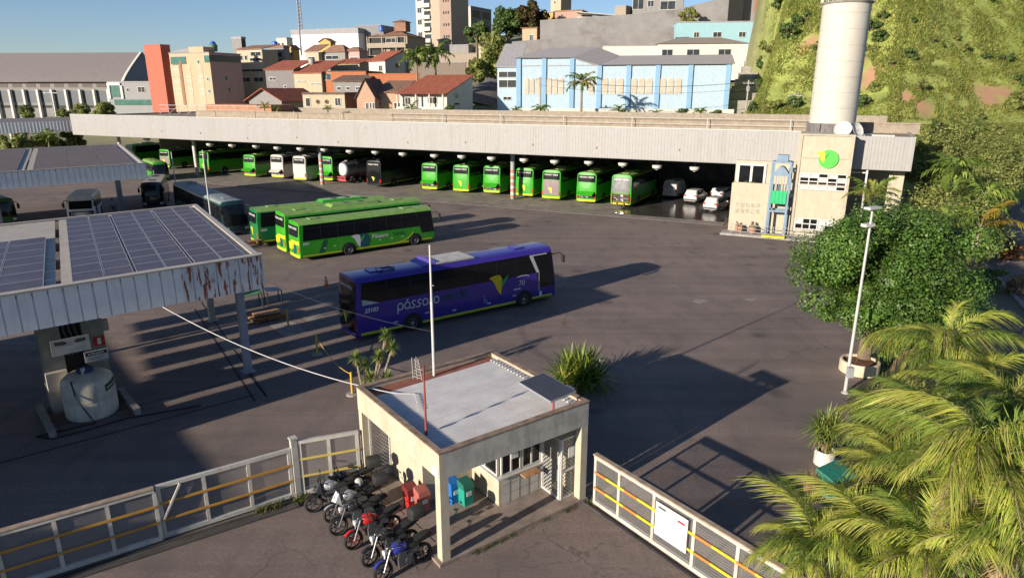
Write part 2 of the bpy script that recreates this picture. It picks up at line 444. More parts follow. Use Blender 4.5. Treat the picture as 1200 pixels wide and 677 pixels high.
    if rear_text:
        tx = MB(); v_, f_ = textmesh('PÁSSARO VERDE', .25, bold=.004, align='CENTER'); zt = glass_z[1]-.33
        tx.add([(Xr(-a, zt+b_)-.03, -a, zt+b_) for a, b_ in v_], f_); tx.build('lettering', DECALW, root)
    if style in ('hood_up', 'stripped'):
        e = MB(); patch(e, Xr, -1, -hw*.86, hw*.86, .72, 1.5, off=.016)
        rr = random.Random(int(loc[0]*97))
        for k in range(26):
            y = rr.uniform(-.85, .85); z = rr.uniform(.8, 1.42); 
            e.box(-.03+Xr(y, z), y, z, .06, rr.uniform(.08, .35), rr.uniform(.06, .25), m=rr.choice([1, 2, 1, 3]))
        e.build('engine_bay', [ENGINE, M['dgrey'], M['chrome'], M['rust']], root)
        if style == 'hood_up':
            hd = MB(); hd.quad((-.05, -hw*.85, 1.62), (-.05, hw*.85, 1.62), (-.72, hw*.8, 1.2), (-.72, -hw*.8, 1.2))
            hd.quad((-.05, -hw*.85, 1.58), (-.72, -hw*.8, 1.16), (-.72, hw*.8, 1.16), (-.05, hw*.85, 1.58)); hd.quad((-.72, -hw*.8, 1.2), (-.72, hw*.8, 1.2), (-.72, hw*.8, 1.16), (-.72, -hw*.8, 1.16))
            hd.build('engine_cover', paint, root)
        else:
            fr = MB()
            for y in (-1.05, 1.05): fr.beam((-.1, y, .45), (-.1, y, 1.7), .08, .08)
            fr.beam((-.12, -1.1, .62), (-.12, 1.1, .62), .1, .12); fr.beam((-.12, -1.1, 1.6), (-.12, 1.1, 1.6), .08, .08)
            for y in (-.5, .4): fr.beam((-.15, y, .2), (-.15, y, .6), .1, .1)
            fr.build('bare_frame', M['rust'], root)
    elif style == 'panel':
        e = MB(); patch(e, Xr, -1, -hw*.84, hw*.84, .78, glass_z[0]-.06, off=.016); 
        e.build('engine_cover', BROWNSTRIP, root)
    if style in ('closed', 'panel', 'dark_rear', 'stickers'):
        e = MB(); z0 = .95; s = .75 if style != 'dark_rear' else .62
        emblem(e, (-.03, s*.55, z0), (0, -1, 0), (0, 0, 1), s, tail=style in ('stickers', 'dark_rear')); e.build('emblem', [BIRDY, BIRDG], root)
    if style == 'stickers':
        e = MB(); patch(e, Xr, -1, -hw*.95, hw*.1, 1.45, 1.75, off=.013); patch(e, Xr, -1, hw*.2, hw*.95, .9, 1.5, off=.013); e.build('rear_decal', BIRDY, root)
        e = MB(); e.poly([(Xr(-.35+.42*cos(t), 1.0)-.02, -.35+.42*cos(t), 1.05+.42*sin(t)) for t in [-2*pi*k/20 for k in range(20)]]); e.build('rear_disc', DECALB, root)
    for sd in (-1, 1):
        tl = MB(); patch(tl, Xr, -1, sd*hw*.86, sd*hw*.965, .75, 1.25, off=.02, ny=2, nz=2); tl.build('tail_light', TAIL, root)
    rb = MB(); patch(rb, Xr, -1, -hw*.93, hw*.93, base+.02, .6, off=.02, nz=2); rb.build('rear_bumper', paint if skirt is None else LIME if style != 'dark_rear' else paint, root, True)
    # roof
    if ac:
        a = MB(); x0, x1 = ac; z0 = h-.06; z1 = h+.2
        a.add([(x0, -.8, z0), (x1, -.8, z0), (x1, .8, z0), (x0, .8, z0), (x0+.3, -.65, z1), (x1-.3, -.65, z1), (x1-.3, .65, z1), (x0+.3, .65, z1)], [(0, 1, 5, 4), (1, 2, 6, 5), (2, 3, 7, 6), (3, 0, 4, 7), (4, 5, 6, 7)])
        for k in range(2):
            xx = lerp(x0, x1, .35+.3*k); a.lathe([(.32, 0), (.32, .05), (.28, .055)], (xx, 0, z1-.01), 16, m=1)
        a.build('roof_unit', [acm or roofm, M['dgrey']], root)
    if hatch:
        for xx in (1.9, L-2.6):
            a = MB(); a.box(xx, 0, h+.03, .8, .8, .07); a.build('roof_hatch', roofm, root)
    root['_h'] = h
    if side_deco: side_deco(root, band, yat, L, hw, h)
    del root['_h']
    return root
def blue_deco(root, band, yat, L, hw, h):
    y = -(hw+.012); U = (1, 0, 0); Wv = (0, 0, 1)
    t = MB(); round_word(t, 'pássaro', .40, .075, (2.68, y, 1.5), U, Wv); t.build('lettering', DECALW, root)
    t = MB(); round_word(t, 'verde', .40, .075, (5.5, y, 1.5), U, Wv); t.build('lettering', DECALG, root)
    t = MB(); text_on(t, '23183', .34, (.62, y, 1.72), U, Wv, shear=.25, bold=.012); t.build('fleet_number', DECALW, root)
    t = MB(); text_on(t, '70', .5, (11.5, y, 1.52), U, Wv, shear=.1, bold=.006); stroke(t, [(.0, .62), (.3, .68), (.75, .66), (.95, .58)], .05, (11.4, y, 1.5), U, Wv); t.build('anniversary_mark', DECALW, root)
    t = MB(); emblem(t, (9.15, y, 1.2), U, Wv, 1.28); t.build('emblem', [BIRDY, BIRDG], root)
    t = MB(); o = (8.7, y, .82); stroke(t, arc(.16, .12, .12, 120, 400, 12), .035, o, U, Wv); stroke(t, [(.1, .38), (.12, .2), (.24, .18), (.3, .04)], .04, o, U, Wv); t.poly([Vector(o)+Vector(U)*(.09+.045*cos(a))+Vector(Wv)*(.45+.045*sin(a)) for a in [2*pi*k/10 for k in range(10)]]); t.build('wheelchair_mark', mat('pale_blue_mark', (.15, .4, .6), .5), root)
    t = MB(); 
    band(t, -1, L-1.86, L-1.62, 2.2, h-.42, off=.022, x0t=L-2.45, x1t=L-2.16); band(t, -1, L-2.45, L-1.0, h-.415, h-.34, off=.024, nz=1); band(t, -1, L-1.68, L-1.63, .9, 2.19, off=.022); t.build('white_trim', DECALW, root)
    t = MB(); band(t, -1, .5, 1.6, win_low-.02, win_low+.3, off=.02, x1t=.62, nz=2); t.build('window_corner', BUSWHITE, root)
    for x, z in ((6.4, .75), (9.0, .72), (11.0, .88), (2.4, .78), (4.5, .95)): t = MB(); t.box2(x, x+.28, y-.004, y+.008, z, z+.07); t.build('handle_plate', DECALW, root)
    t = MB(); t.box2(L-1.62, L-1.4, y-.004, y+.008, .5, .85); t.build('door_plate', DECALW, root)
    t = MB(); t.box2(11.1, 11.65, y-.004, y+.008, 1.28, 1.36); t.build('small_plate', DECALW, root)
    t = MB(); t.box2(5.6, 8.3, -.95, .95, h-.01, h+.09); t.build('roof_panel', ROOFW, root)
    t = MB(); t.add([(4.7, -.9, h), (5.55, -.95, h), (5.55, .95, h), (4.7, .9, h), (5.3, -.8, h+.22), (5.55, -.8, h+.22), (5.55, .8, h+.22), (5.3, .8, h+.22)], [(0, 1, 5, 4), (1, 2, 6, 5), (2, 3, 7, 6), (3, 0, 4, 7), (4, 5, 6, 7)]); t.build('roof_fairing', VIOLET, root)
    t = MB(); t.path([(2.0, -.7, h+.04), (2.9, -.7, h+.05), (3.1, -.3, h+.05), (2.9, .1, h+.05), (2.0, .1, h+.04), (2.0, -.7, h+.04)], .045, 5); t.build('hatch_rim', mat('dark_blue_rim', (.01, .008, .08), .4), root)
win_low = 2.2
def green_deco(root, band, yat, L, hw, h):
    y = -(hw+.012); U = (1, 0, 0); Wv = (0, 0, 1)
    t = MB(); t.poly([(5.9+.62*cos(a), y, 1.17+.62*sin(a)) for a in [2*pi*k/28 for k in range(28)]]); t.build('disc', DECALB, root)
    t = MB(); emblem(t, (4.75, y-.004, .62), U, Wv, 1.1, 0, 1); t.build('emblem', [DECALW, BIRDG], root)
    t = MB(); text_on(t, 'Pássaro', .52, (6.75, y, 1.22), U, Wv, bold=.008); t.build('lettering', DECALW, root)
    t = MB(); text_on(t, 'Verde', .52, (8.75, y, 1.2), U, Wv, bold=.004); t.build('lettering', DECALG, root)
    t = MB(); text_on(t, '8681', .3, (.4, y, 1.42), U, Wv, shear=.2, bold=.008); t.build('fleet_number', DECALW, root)
    t = MB(); band(t, -1, 1.7, 2.15, .48, 1.66, off=.008, x0t=2.25, x1t=2.65); t.build('side_flash', DECALG, root)
    t = MB()
    pts = [(9.0+2.1*sin(a), .5+1.35*(1-cos(a))) for a in [1.15*k/8 for k in range(9)]]
    stroke(t, pts, .12, (0, y, 0), U, Wv); t.build('side_flash', LIME, root)
    for x, z in ((2.2, .9), (7.4, .95), (8.6, .95), (9.7, .98), (3.1, 1.0)): t = MB(); t.box2(x, x+.22, y-.004, y+.008, z, z+.06); t.build('handle_plate', DECALW, root)
def dark_deco(root, band, yat, L, hw, h):
    pass
# ---------------------------------------------------------------- cars, tanker
CARW = mat('car_white', (.52, .52, .51), .3, coat=.5, var=.04)
def make_car(label, loc, rz, group=None, paint=CARW, L=4.4, W=1.8, h=1.62):
    root = thing('parked_car', label, 'car', loc, rz, group)
    # stations x, half width, belt z, roof z
    def sec(x, w, zb, zr, wr): return [(x, -w*.9, .25), (x, -w, .5), (x, -w*.99, zb), (x, -wr, zr), (x, 0, zr+.03), (x, wr, zr), (x, w*.99, zb), (x, w, .5), (x, w*.9, .25)]
    hw = W/2
    S = [sec(0.0, hw*.85, .75, .8, hw*.7), sec(.08, hw*.96, .95, 1.0, hw*.82), sec(.3, hw, 1.0, h-.2, hw*.74), sec(.55, hw, 1.02, h-.03, hw*.76), sec(1.6, hw, 1.0, h, hw*.78), sec(2.6, hw, .98, h-.06, hw*.76), sec(3.25, hw, .96, 1.08, hw*.82), sec(4.0, hw*.97, .86, .92, hw*.8), sec(L-.05, hw*.88, .68, .72, hw*.75), sec(L, hw*.8, .55, .6, hw*.7)]
    b = MB(); n = 9; v = [p for r in S for p in r]; f = []
    for i in range(len(S)-1):
        for k in range(n-1): f.append((i*n+k, (i+1)*n+k, (i+1)*n+k+1, i*n+k+1))
    f.append(tuple(range(n))); f.append(tuple(range((len(S)-1)*n+n-1, (len(S)-1)*n-1, -1)))
    b.add(v, f); b.build('body', paint, root, True, ang=30)
    w = MB(); e = .012
    w.quad((.1-e, hw*.76, 1.02), (.1-e, -hw*.76, 1.02), (.36-e, -hw*.66, h-.16), (.36-e, hw*.66, h-.16)); w.build('rear_window', M['glass'], root)
    w = MB(); w.quad((3.22+.02, -hw*.78, 1.1), (3.22+.02, hw*.78, 1.1), (2.66+.02, hw*.68, h-.08), (2.66+.02, -hw*.68, h-.08)); w.build('windscreen', M['glass'], root)
    for sd in (-1, 1):
        w = MB(); y0 = sd*(hw*.985+.012); y1 = sd*(hw*.80+.012)
        q = [(.55, y0, 1.06), (3.0, y0, 1.04), (2.55, y1, h-.16), (.75, y1, h-.14)]
        w.poly(q if sd < 0 else q[::-1]); w.build('side_window', M['glass'], root)
        t = MB(); t.box(.06, sd*hw*.78, .92, .1, .3, .2); t.build('tail_light', TAIL, root)
        t = MB(); t.box(2.75, sd*(hw+.1), 1.02, .16, .2, .14); t.build('mirror', paint, root)
    t = MB(); t.box(-.01, 0, .42, .1, W*.86, .22); t.build('rear_bumper', M['dgrey'], root)
    t = MB(); t.box(-.012, 0, .74, .03, .42, .13); t.build('number_plate', M['grey'], root)
    add_wheels(root, (.85, 3.45), W, .34, .22, .02)
    return root
def make_tanker(label, loc, rz):
    root = thing('tanker_trailer', label, 'tanker trailer', loc, rz)
    st = mat('tank_dull_steel', (.22, .24, .26), .45, .3, dirt=(.08, .08, .09), damt=.6); 
    t = MB(); t.lathe([(.01, -.18), (.6, -.12), (.95, -.02), (1.08, .12), (1.1, .3), (1.1, 8.2), (.9, 8.5), (.01, 8.6)], (0, 0, 2.1), 28, axis='x'); t.build('tank', st, root, True)
    e = MB(); e.lathe([(.01, -.215), (.6, -.155), (.93, -.055), (.95, -.02)], (0, 0, 2.1), 28, axis='x', caps=False); e.build('tank_end', M['white'], root, True)
    for x in (.25, 2.4, 4.6, 6.8):
        r = MB(); r.lathe([(1.1, -.05), (1.13, -.05), (1.13, .05), (1.1, .05)], (x, 0, 2.1), 28, axis='x', caps=False); r.build('tank_band', M['dgrey'], root)
    c = MB()
    for y in (-.5, .5): c.beam((-.4, y, .95), (8.3, y, .95), .12, .22)
    c.beam((-.45, -1.15, .62), (-.45, 1.15, .62), .12, .2); c.beam((-.45, -1.15, 1.0), (-.45, 1.15, 1.0), .1, .12)
    for y in (-.9, 0, .9): c.beam((-.42, y, .55), (-.42, y, 1.1), .1, .1)
    c.beam((-.3, -1.1, .42), (-.3, 1.1, .42), .1, .1)
    c.build('chassis', mat('faded_red_steel', (.42, .07, .07), .6), root)
    w = MB(); w.beam((.4, 0, 3.26), (7.9, 0, 3.26), .5, .06)
    for x in (1, 3, 5, 7): w.lathe([(.28, 0), (.28, .18), (.2, .2)], (x, 0, 3.24), 14)
    w.build('catwalk', M['grey'], root)
    add_wheels(root, (1.2, 2.5), 2.4, .52, .5, .02)
    return root
# ---------------------------------------------------------------- motorcycles
def make_moto(label, loc, rz, tank_col, rim_col=None, topbox=False, style='street', fairing=None, frame_col=None, group='motorcycles parked by the gatehouse'):
    root = thing('motorcycle', label, 'motorcycle', loc, rz, group)
    rim_col = rim_col or M['dgrey']; blk = M['black']; gl = mat('gloss_black', (.015, .015, .017), .25, coat=.4)
    r = .325; wb = 1.36
    for x, wd in ((0, .17), (wb, .135)):
        t = MB(); sec = [(r-.09, -wd/2*.7), (r-.05, -wd/2), (r-.012, -wd/2*.7), (r, 0), (r-.012, wd/2*.7), (r-.05, wd/2), (r-.09, wd/2*.7)]
        t.lathe(sec, n=26, axis='y', caps=False); w = t.build('wheel', blk, root, True, loc=(x, 0, r))
        q = MB(); q.lathe([(r-.085, -.03), (r-.065, -.035), (r-.065, .035), (r-.085, .03)], n=26, axis='y', caps=False); q.lathe([(.05, -.06), (.05, .06)], n=10, axis='y')
        for k in range(7):
            a = 2*pi*k/7; q.beam((.04*cos(a), 0, .04*sin(a)), ((r-.075)*cos(a), 0, (r-.075)*sin(a)), .02, .03, up=(0, 1, 0))
        q.build('rim', rim_col, w)
        d = MB(); d.lathe([(.13, -.085), (.13, -.078), (.06, -.078)], n=18, axis='y', caps=False); d.build('brake_disc', M['chrome'], w)
    hx, hz = wb-.30, .86   # steering head
    f = MB()
    for y in (-.085, .085): f.tube((wb, y, r), (hx+.02, y, hz+.06), .024, n=8)
    f.box(hx, 0, hz+.05, .08, .22, .04); f.box(hx+.06, 0, hz-.14, .08, .22, .04)
    f.build('fork', M['chrome'] if style != 'adv' else gl, root)
    m = MB(); m.lathe([(r+.015, -.06), (r+.03, 0), (r+.015, .06)], (wb, 0, r), 26, axis='y', caps=False)
    keep = [fc for fc in m.f if sum(m.v[i][2] for i in fc)/len(fc) > r+.16 and sum(m.v[i][0] for i in fc)/len(fc) < wb+.25]
    m.f = keep; m.m = [0]*len(keep); m.build('front_mudguard', tank_col if style != 'adv' else gl, root, True)
    h = MB(); h.path([(hx-.16, -.38, hz+.19), (hx-.05, -.2, hz+.2), (hx, -.06, hz+.1), (hx, .06, hz+.1), (hx-.05, .2, hz+.2), (hx-.16, .38, hz+.19)], .014, 7)
    for y in (-.38, .38):
        h.tube((hx-.18, y*1.03, hz+.19), (hx-.12, y*.72, hz+.2), .02, n=7)
        h.path([(hx-.08, y*.75, hz+.2), (hx-.06, y*.85, hz+.34), (hx-.07, y*1.0, hz+.38)], .008, 5); h.box(hx-.08, y*1.1, hz+.39, .03, .14, .08)
    h.build('handlebar', blk, root)
    hl = MB(); hl.lathe([(.02, -.1), (.07, -.08), (.095, 0), (.095, .05), (.085, .06), (.01, .065)], (hx+.16, 0, hz-.0), 16, axis='x'); hl.build('headlight', LAMPG if style != 'adv' else gl, root, True)
    tk = MB()   # tank, lofted
    st = [(hx-.02, .07, .72, .92), (hx-.12, .15, .68, 1.02), (hx-.3, .18, .66, 1.05), (hx-.45, .14, .68, .97), (hx-.58, .09, .70, .88)]
    rings = []
    for x, w, z0, z1 in st: rings.append([(x, w*.85*cos(a)*1.15, (z0+z1)/2+(z1-z0)/2*sin(a)) for a in [2*pi*k/12 for k in range(12)]])
    v = [p for g in rings for p in g]; fs = [(i*12+k, i*12+(k+1) % 12, (i+1)*12+(k+1) % 12, (i+1)*12+k) for i in range(4) for k in range(12)]+[tuple(range(11, -1, -1)), tuple(range(48, 60))]
    tk.add(v, fs); tk.build('fuel_tank', tank_col, root, True, ang=60)
    s = MB(); st = [(hx-.5, .12, .76, .87), (hx-.7, .17, .74, .86), (hx-.95, .16, .77, .93), (hx-1.2, .14, .82, .97), (hx-1.36, .09, .87, .98)]
    v = []
    for x, w, z0, z1 in st: v += [(x, -w, z0), (x, -w, z1-.02), (x, -w*.6, z1), (x, w*.6, z1), (x, w, z1-.02), (x, w, z0)]
    s.add(v, [(i*6+k, i*6+(k+1) % 6, (i+1)*6+(k+1) % 6, (i+1)*6+k) for i in range(4) for k in range(6)]+[tuple(range(5, -1, -1)), tuple(range(24, 30))]); s.build('seat', blk, root, True)
    tl = MB(); tl.add([(hx-.7, -.1, .72), (hx-.7, .1, .72), (hx-1.35, .05, .84), (hx-1.35, -.05, .84), (hx-.7, -.12, .80), (hx-.7, .12, .80), (hx-1.4, .06, .91), (hx-1.4, -.06, .91)], [(0, 1, 2, 3), (4, 7, 6, 5), (0, 4, 5, 1), (1, 5, 6, 2), (2, 6, 7, 3), (3, 7, 4, 0)]); tl.build('tail_fairing', frame_col or tank_col, root)
    tt = MB(); tt.box(hx-1.4, 0, .87, .05, .12, .06); tt.build('tail_light', TAIL, root)
    g = MB(); g.beam((hx-1.3, 0, .82), (hx-1.52, 0, .5), .12, .02); g.build('rear_mudguard', blk, root)
    en = MB(); en.box(.64, 0, .42, .5, .3, .3); en.box(.72, 0, .62, .26, .26, .24, ry=-.2); en.box(.35, 0, .6, .4, .22, .2)
    for k in range(4): en.box(.73, 0, .55+.045*k, .26, .25, .015, ry=-.2)
    en.lathe([(.11, -.16), (.13, -.12), (.13, .12), (.11, .16)], (.55, 0, .38), 14, axis='y')
    en.build('engine', [M['dgrey']], root)
    fr = MB(); fr.path([(hx, 0, hz-.05), (hx-.06, 0, .55), (.8, 0, .27), (.4, 0, .28), (.32, 0, .6), (hx-.5, 0, .72), (hx, 0, hz)], .025, 7)
    for y in (-.09, .09): fr.tube((.35, y, .36), (0, y, r), .022, n=6); fr.tube((.1, y*1.2, .36), (hx-.85, y*1.2, .76), .03, n=8)
    fr.tube((.45, -.24, .3), (.45, .24, .3), .014); fr.tube((.42, .1, .28), (.36, .3, .02), .012)
    fr.build('frame', gl, root)
    ex = MB(); ex.path([(.8, -.08, .5), (.9, -.12, .3), (.6, -.15, .22), (.3, -.16, .26)], .022, 8); ex.tube((.3, -.16, .26), (-.15, -.18, .42), .045, .05, 10); ex.build('exhaust', M['chrome'], root, True)
    if fairing:
        fa = MB(); fa.add([(hx+.3, 0, hz-.08), (hx+.2, -.16, hz-.1), (hx+.0, -.2, hz-.2), (hx+.05, -.13, hz+.18), (hx+.12, 0, hz+.24), (hx+.2, .16, hz-.1), (hx+.0, .2, hz-.2), (hx+.05, .13, hz+.18)], [(0, 1, 3, 4), (1, 2, 3), (0, 4, 7, 5), (5, 7, 6)])
        fa.add([(hx, -.2, hz-.2), (hx+.12, -.18, hz-.15), (hx-.1, -.19, .5), (hx-.3, -.19, .6), (hx, .2, hz-.2), (hx+.12, .18, hz-.15), (hx-.1, .19, .5), (hx-.3, .19, .6)], [(0, 1, 2, 3), (7, 6, 5, 4)]); fa.build('fairing', fairing, root, True)
        ws = MB(); ws.quad((hx+.1, -.12, hz+.18), (hx+.1, .12, hz+.18), (hx-.02, .1, hz+.42), (hx-.02, -.1, hz+.42)); ws.build('windshield', M['glass'], root)
    if topbox:
        rk = MB(); rk.box(hx-1.35, 0, .96, .4, .24, .03); rk.build('rack', M['dgrey'], root)
        tb = MB(); x0, x1 = hx-1.62, hx-1.2
        pr = [(-.2, 0), (.2, 0), (.24, .12), (.22, .28), (.15, .34), (-.15, .34), (-.22, .28), (-.24, .12)]
        v = [(x0+.03, y*.9, .98+z*.95) for y, z in pr]+[(x0+.0, y, .98+z) for y, z in pr]+[(x1, y, .98+z) for y, z in pr]+[(x1+.04, y*.88, .98+z*.9) for y, z in pr]
        tb.add(v, [(i*8+k, i*8+(k+1) % 8, (i+1)*8+(k+1) % 8, (i+1)*8+k) for i in range(3) for k in range(8)]+[tuple(range(7, -1, -1)), tuple(range(24, 32))]); tb.build('top_box', blk, root, True, ang=50)
    # lean onto the side stand
    root.rotation_euler = (radians(8), 0, rz)
    return root
# ---------------------------------------------------------------- terrain
HA = radians(26.0)
TX, TY = cos(HA), -sin(HA)      # along the garage, to the right
NX, NY = sin(HA), cos(HA)       # away from the camera
def sd_xy(s, d): return (s*TX+d*NX, s*TY+d*NY)
def xy_sd(x, y): return (x*TX+y*TY, x*NX+y*NY)
def interp(x, xs, ys):
    if x <= xs[0]: return ys[0]
    for i in range(len(xs)-1):
        if x <= xs[i+1]: return lerp(ys[i], ys[i+1], (x-xs[i])/(xs[i+1]-xs[i]))
    return ys[-1]
def vnoise(x, y):
    xi, yi = floor(x), floor(y); fx, fy = x-xi, y-yi
    def h(a, b): 
        n = sin(a*127.1+b*311.7)*43758.5453; return n-floor(n)
    fx = fx*fx*(3-2*fx); fy = fy*fy*(3-2*fy)
    return lerp(lerp(h(xi, yi), h(xi+1, yi), fx), lerp(h(xi, yi+1), h(xi+1, yi+1), fx), fy)
def fbm(x, y): return vnoise(x, y)*.5+vnoise(x*2.1+5, y*2.1)*.27+vnoise(x*4.3, y*4.3+9)*.15+vnoise(x*9, y*9)*.08
def tz_sd(s, d):
    left = sstep(-118, -142, s)
    z = lerp(8.6*sstep(110.5, 117, d), 8.6*sstep(114, 165, d), left)
    right = sstep(18, 34, s)     # beyond the garage the street runs at yard level
    hb = 118+max(0, s-6)*.95
    zr = max(0., min(1., (d-hb+12)/12))*8.6*sstep(hb-14, hb, d)
    z = lerp(z, zr, right)
    wt = sstep(-235, -150, s)*(1-sstep(-20+lerp(0, -9, sstep(160, 195, d)), -14+lerp(0, -9, sstep(160, 195, d)), s))
    sh = 26*sstep(-88, -76, s)
    z += wt*interp(d-sh, [137, 155, 190, 250, 330, 420], [0, 5.0, 13.5, 25, 33, 35])
    se = lerp(0, -9, sstep(160, 195, d)); wh = sstep(-18.5+se, -13.5+se, s)
    t = max(0., d-hb-3)
    hill = min(.80*t, 64-22*2.718**(-max(0, t-52)/60)) if t > 52 else .80*t
    z += wh*hill
    if wh > 0 and t > 0: z += wh*min(1, t/8)*(fbm(s*.06, d*.06)-.5)*9
    return z
def tz(x, y): return tz_sd(*xy_sd(x, y))
def hit(px, py, y0=100., y1=420.):
    """where the line of sight through a pixel first meets the terrain"""
    dr = ray(px, py); Y = y0
    while Y < y1:
        t = Y/dr[1]; x, z = dr[0]*t, CH+dr[2]*t
        if z <= tz(x, Y): return Vector((x, Y, tz(x, Y)))
        Y += .5
    return D(px, py, y1)
# ground sheet to the horizon, yard asphalt, apron
g = MB(); g.quad((-3000, -600, -.012), (3000, -600, -.012), (3000, 6000, -.012), (-3000, 6000, -.012))
tag(g.build('ground', mat('dry_earth', (.16, .14, .09), .95, var=.3, scale=.05, patch=(.08, .1, .035), pscale=.02)), kind='structure')
def asphalt():
    m = mat('worn_asphalt', (.215, .164, .142), .88, var=.2, scale=9, bump=.35, bscale=60, patch=(.150, .120, .108), pscale=.11, pamt=.85, dirt=(.12, .105, .10), damt=.7, dscale=(.35, .12, .3))
    nt = m.node_tree; L = nt.links; bs = nt.nodes['Principled BSDF']
    tc = _n(nt, 'ShaderNodeTexCoord')
    src = bs.inputs['Base Color'].links[0].from_socket
    # cracks
    vo = _n(nt, 'ShaderNodeTexVoronoi', feature='DISTANCE_TO_EDGE'); vo.inputs['Scale'].default_value = .28
    nz = _n(nt, 'ShaderNodeTexNoise'); nz.inputs['Scale'].default_value = 1.2; nz.inputs['Detail'].default_value = 6
    L.new(tc.outputs['Object'], nz.inputs['Vector'])
    ad = _n(nt, 'ShaderNodeMix', data_type='RGBA', blend_type='LINEAR_LIGHT'); ad.inputs[0].default_value = .5
    L.new(tc.outputs['Object'], ad.inputs[6]); L.new(nz.outputs['Color'], ad.inputs[7]); L.new(ad.outputs[2], vo.inputs['Vector'])
    lt = _n(nt, 'ShaderNodeMapRange'); lt.inputs[1].default_value = .0; lt.inputs[2].default_value = .010; lt.inputs[3].default_value = .55; lt.inputs[4].default_value = 0
    L.new(vo.outputs['Distance'], lt.inputs[0])
    n5 = _n(nt, 'ShaderNodeTexNoise'); n5.inputs['Scale'].default_value = .07; L.new(tc.outputs['Object'], n5.inputs['Vector'])
    r5 = _n(nt, 'ShaderNodeMapRange'); r5.inputs[1].default_value = .46; r5.inputs[2].default_value = .58; L.new(n5.outputs['Fac'], r5.inputs[0])
    ml = _n(nt, 'ShaderNodeMath', operation='MULTIPLY'); L.new(lt.outputs[0], ml.inputs[0]); L.new(r5.outputs[0], ml.inputs[1])
    mx = _n(nt, 'ShaderNodeMix', data_type='RGBA'); L.new(ml.outputs[0], mx.inputs[0]); L.new(src, mx.inputs[6]); mx.inputs[7].default_value = (.03, .028, .028, 1)
    # oil spots
    v2 = _n(nt, 'ShaderNodeTexVoronoi'); v2.inputs['Scale'].default_value = .21; L.new(ad.outputs[2], v2.inputs['Vector'])
    o2 = _n(nt, 'ShaderNodeMapRange'); o2.inputs[1].default_value = .05; o2.inputs[2].default_value = .16; o2.inputs[3].default_value = .6; o2.inputs[4].default_value = 0; L.new(v2.outputs['Distance'], o2.inputs[0])
    m2 = _n(nt, 'ShaderNodeMix', data_type='RGBA'); L.new(o2.outputs[0], m2.inputs[0]); L.new(mx.outputs[2], m2.inputs[6]); m2.inputs[7].default_value = (.04, .037, .036, 1)
    # tyre-worn lanes running along the yard, fine grit, patched squares
    mp = _n(nt, 'ShaderNodeMapping'); mp.inputs['Rotation'].default_value = (0, 0, -.63); mp.inputs['Scale'].default_value = (.035, .75, 1); L.new(tc.outputs['Object'], mp.inputs[0])
    n7 = _n(nt, 'ShaderNodeTexNoise'); n7.inputs['Scale'].default_value = 1.0; n7.inputs['Detail'].default_value = 7; n7.inputs['Roughness'].default_value = .7; L.new(mp.outputs[0], n7.inputs['Vector'])
    r7 = _n(nt, 'ShaderNodeMapRange'); r7.inputs[1].default_value = .35; r7.inputs[2].default_value = .68; r7.inputs[3].default_value = .8; r7.inputs[4].default_value = 1.13; L.new(n7.outputs['Fac'], r7.inputs[0])
    n8 = _n(nt, 'ShaderNodeTexNoise'); n8.inputs['Scale'].default_value = 55; n8.inputs['Detail'].default_value = 3; L.new(tc.outputs['Object'], n8.inputs['Vector'])
    r8 = _n(nt, 'ShaderNodeMapRange'); r8.inputs[1].default_value = .3; r8.inputs[2].default_value = .7; r8.inputs[3].default_value = .8; r8.inputs[4].default_value = 1.2; L.new(n8.outputs['Fac'], r8.inputs[0])
    m8 = _n(nt, 'ShaderNodeMath', operation='MULTIPLY'); L.new(r7.outputs[0], m8.inputs[0]); L.new(r8.outputs[0], m8.inputs[1])
    h8 = _n(nt, 'ShaderNodeHueSaturation'); L.new(m8.outputs[0], h8.inputs['Value']); L.new(m2.outputs[2], h8.inputs['Color'])
    L.new(h8.outputs[0], bs.inputs['Base Color'])
    return m
ASPH = asphalt()
y = MB(); yard = [(-130, 60), (-60, 2), (-40, -14), (30, -14), (33, 20), (34, 55), (58, 62)]
p1 = sd_xy(-6, 111); p2 = sd_xy(-124, 111)
y.poly([(a, b, 0) for a, b in [(-150, 130), (-150, 20), (-60, -30), (25, -30), (24, 10), (26, 32), (30, 60), (44, 64)]+[p1, p2]])
tag(y.build('yard', ASPH), kind='structure')
a = MB(); a.box2(-121, -11, 74.3, 110.5, -.1, .05)
ap = a.build('apron', mat('stained_apron', (.27, .235, .2), .75, var=.2, scale=.5, bump=.2, patch=(.2, .18, .16), pscale=.2, pamt=.8, dirt=(.07, .062, .058), damt=.85, dscale=(.5, .25, .3)), loc=(0, 0, 0), rz=-HA); tag(ap, kind='structure')
a = MB(); a.box2(-121, -11, 74.12, 74.297, -.1, .055); tag(a.build('apron_kerb', mat('dark_kerb', (.13, .115, .105), .9, var=.3), rz=-HA), kind='structure')
wet = MB(); wet.box2(-24, -11.2, 76, 100, .04, .056)
tag(wet.build('wet_floor', mat('wet_concrete', (.07, .062, .056), .16, var=.3, scale=.8, bump=.05, bscale=8, spec=.6), rz=-HA), kind='structure')
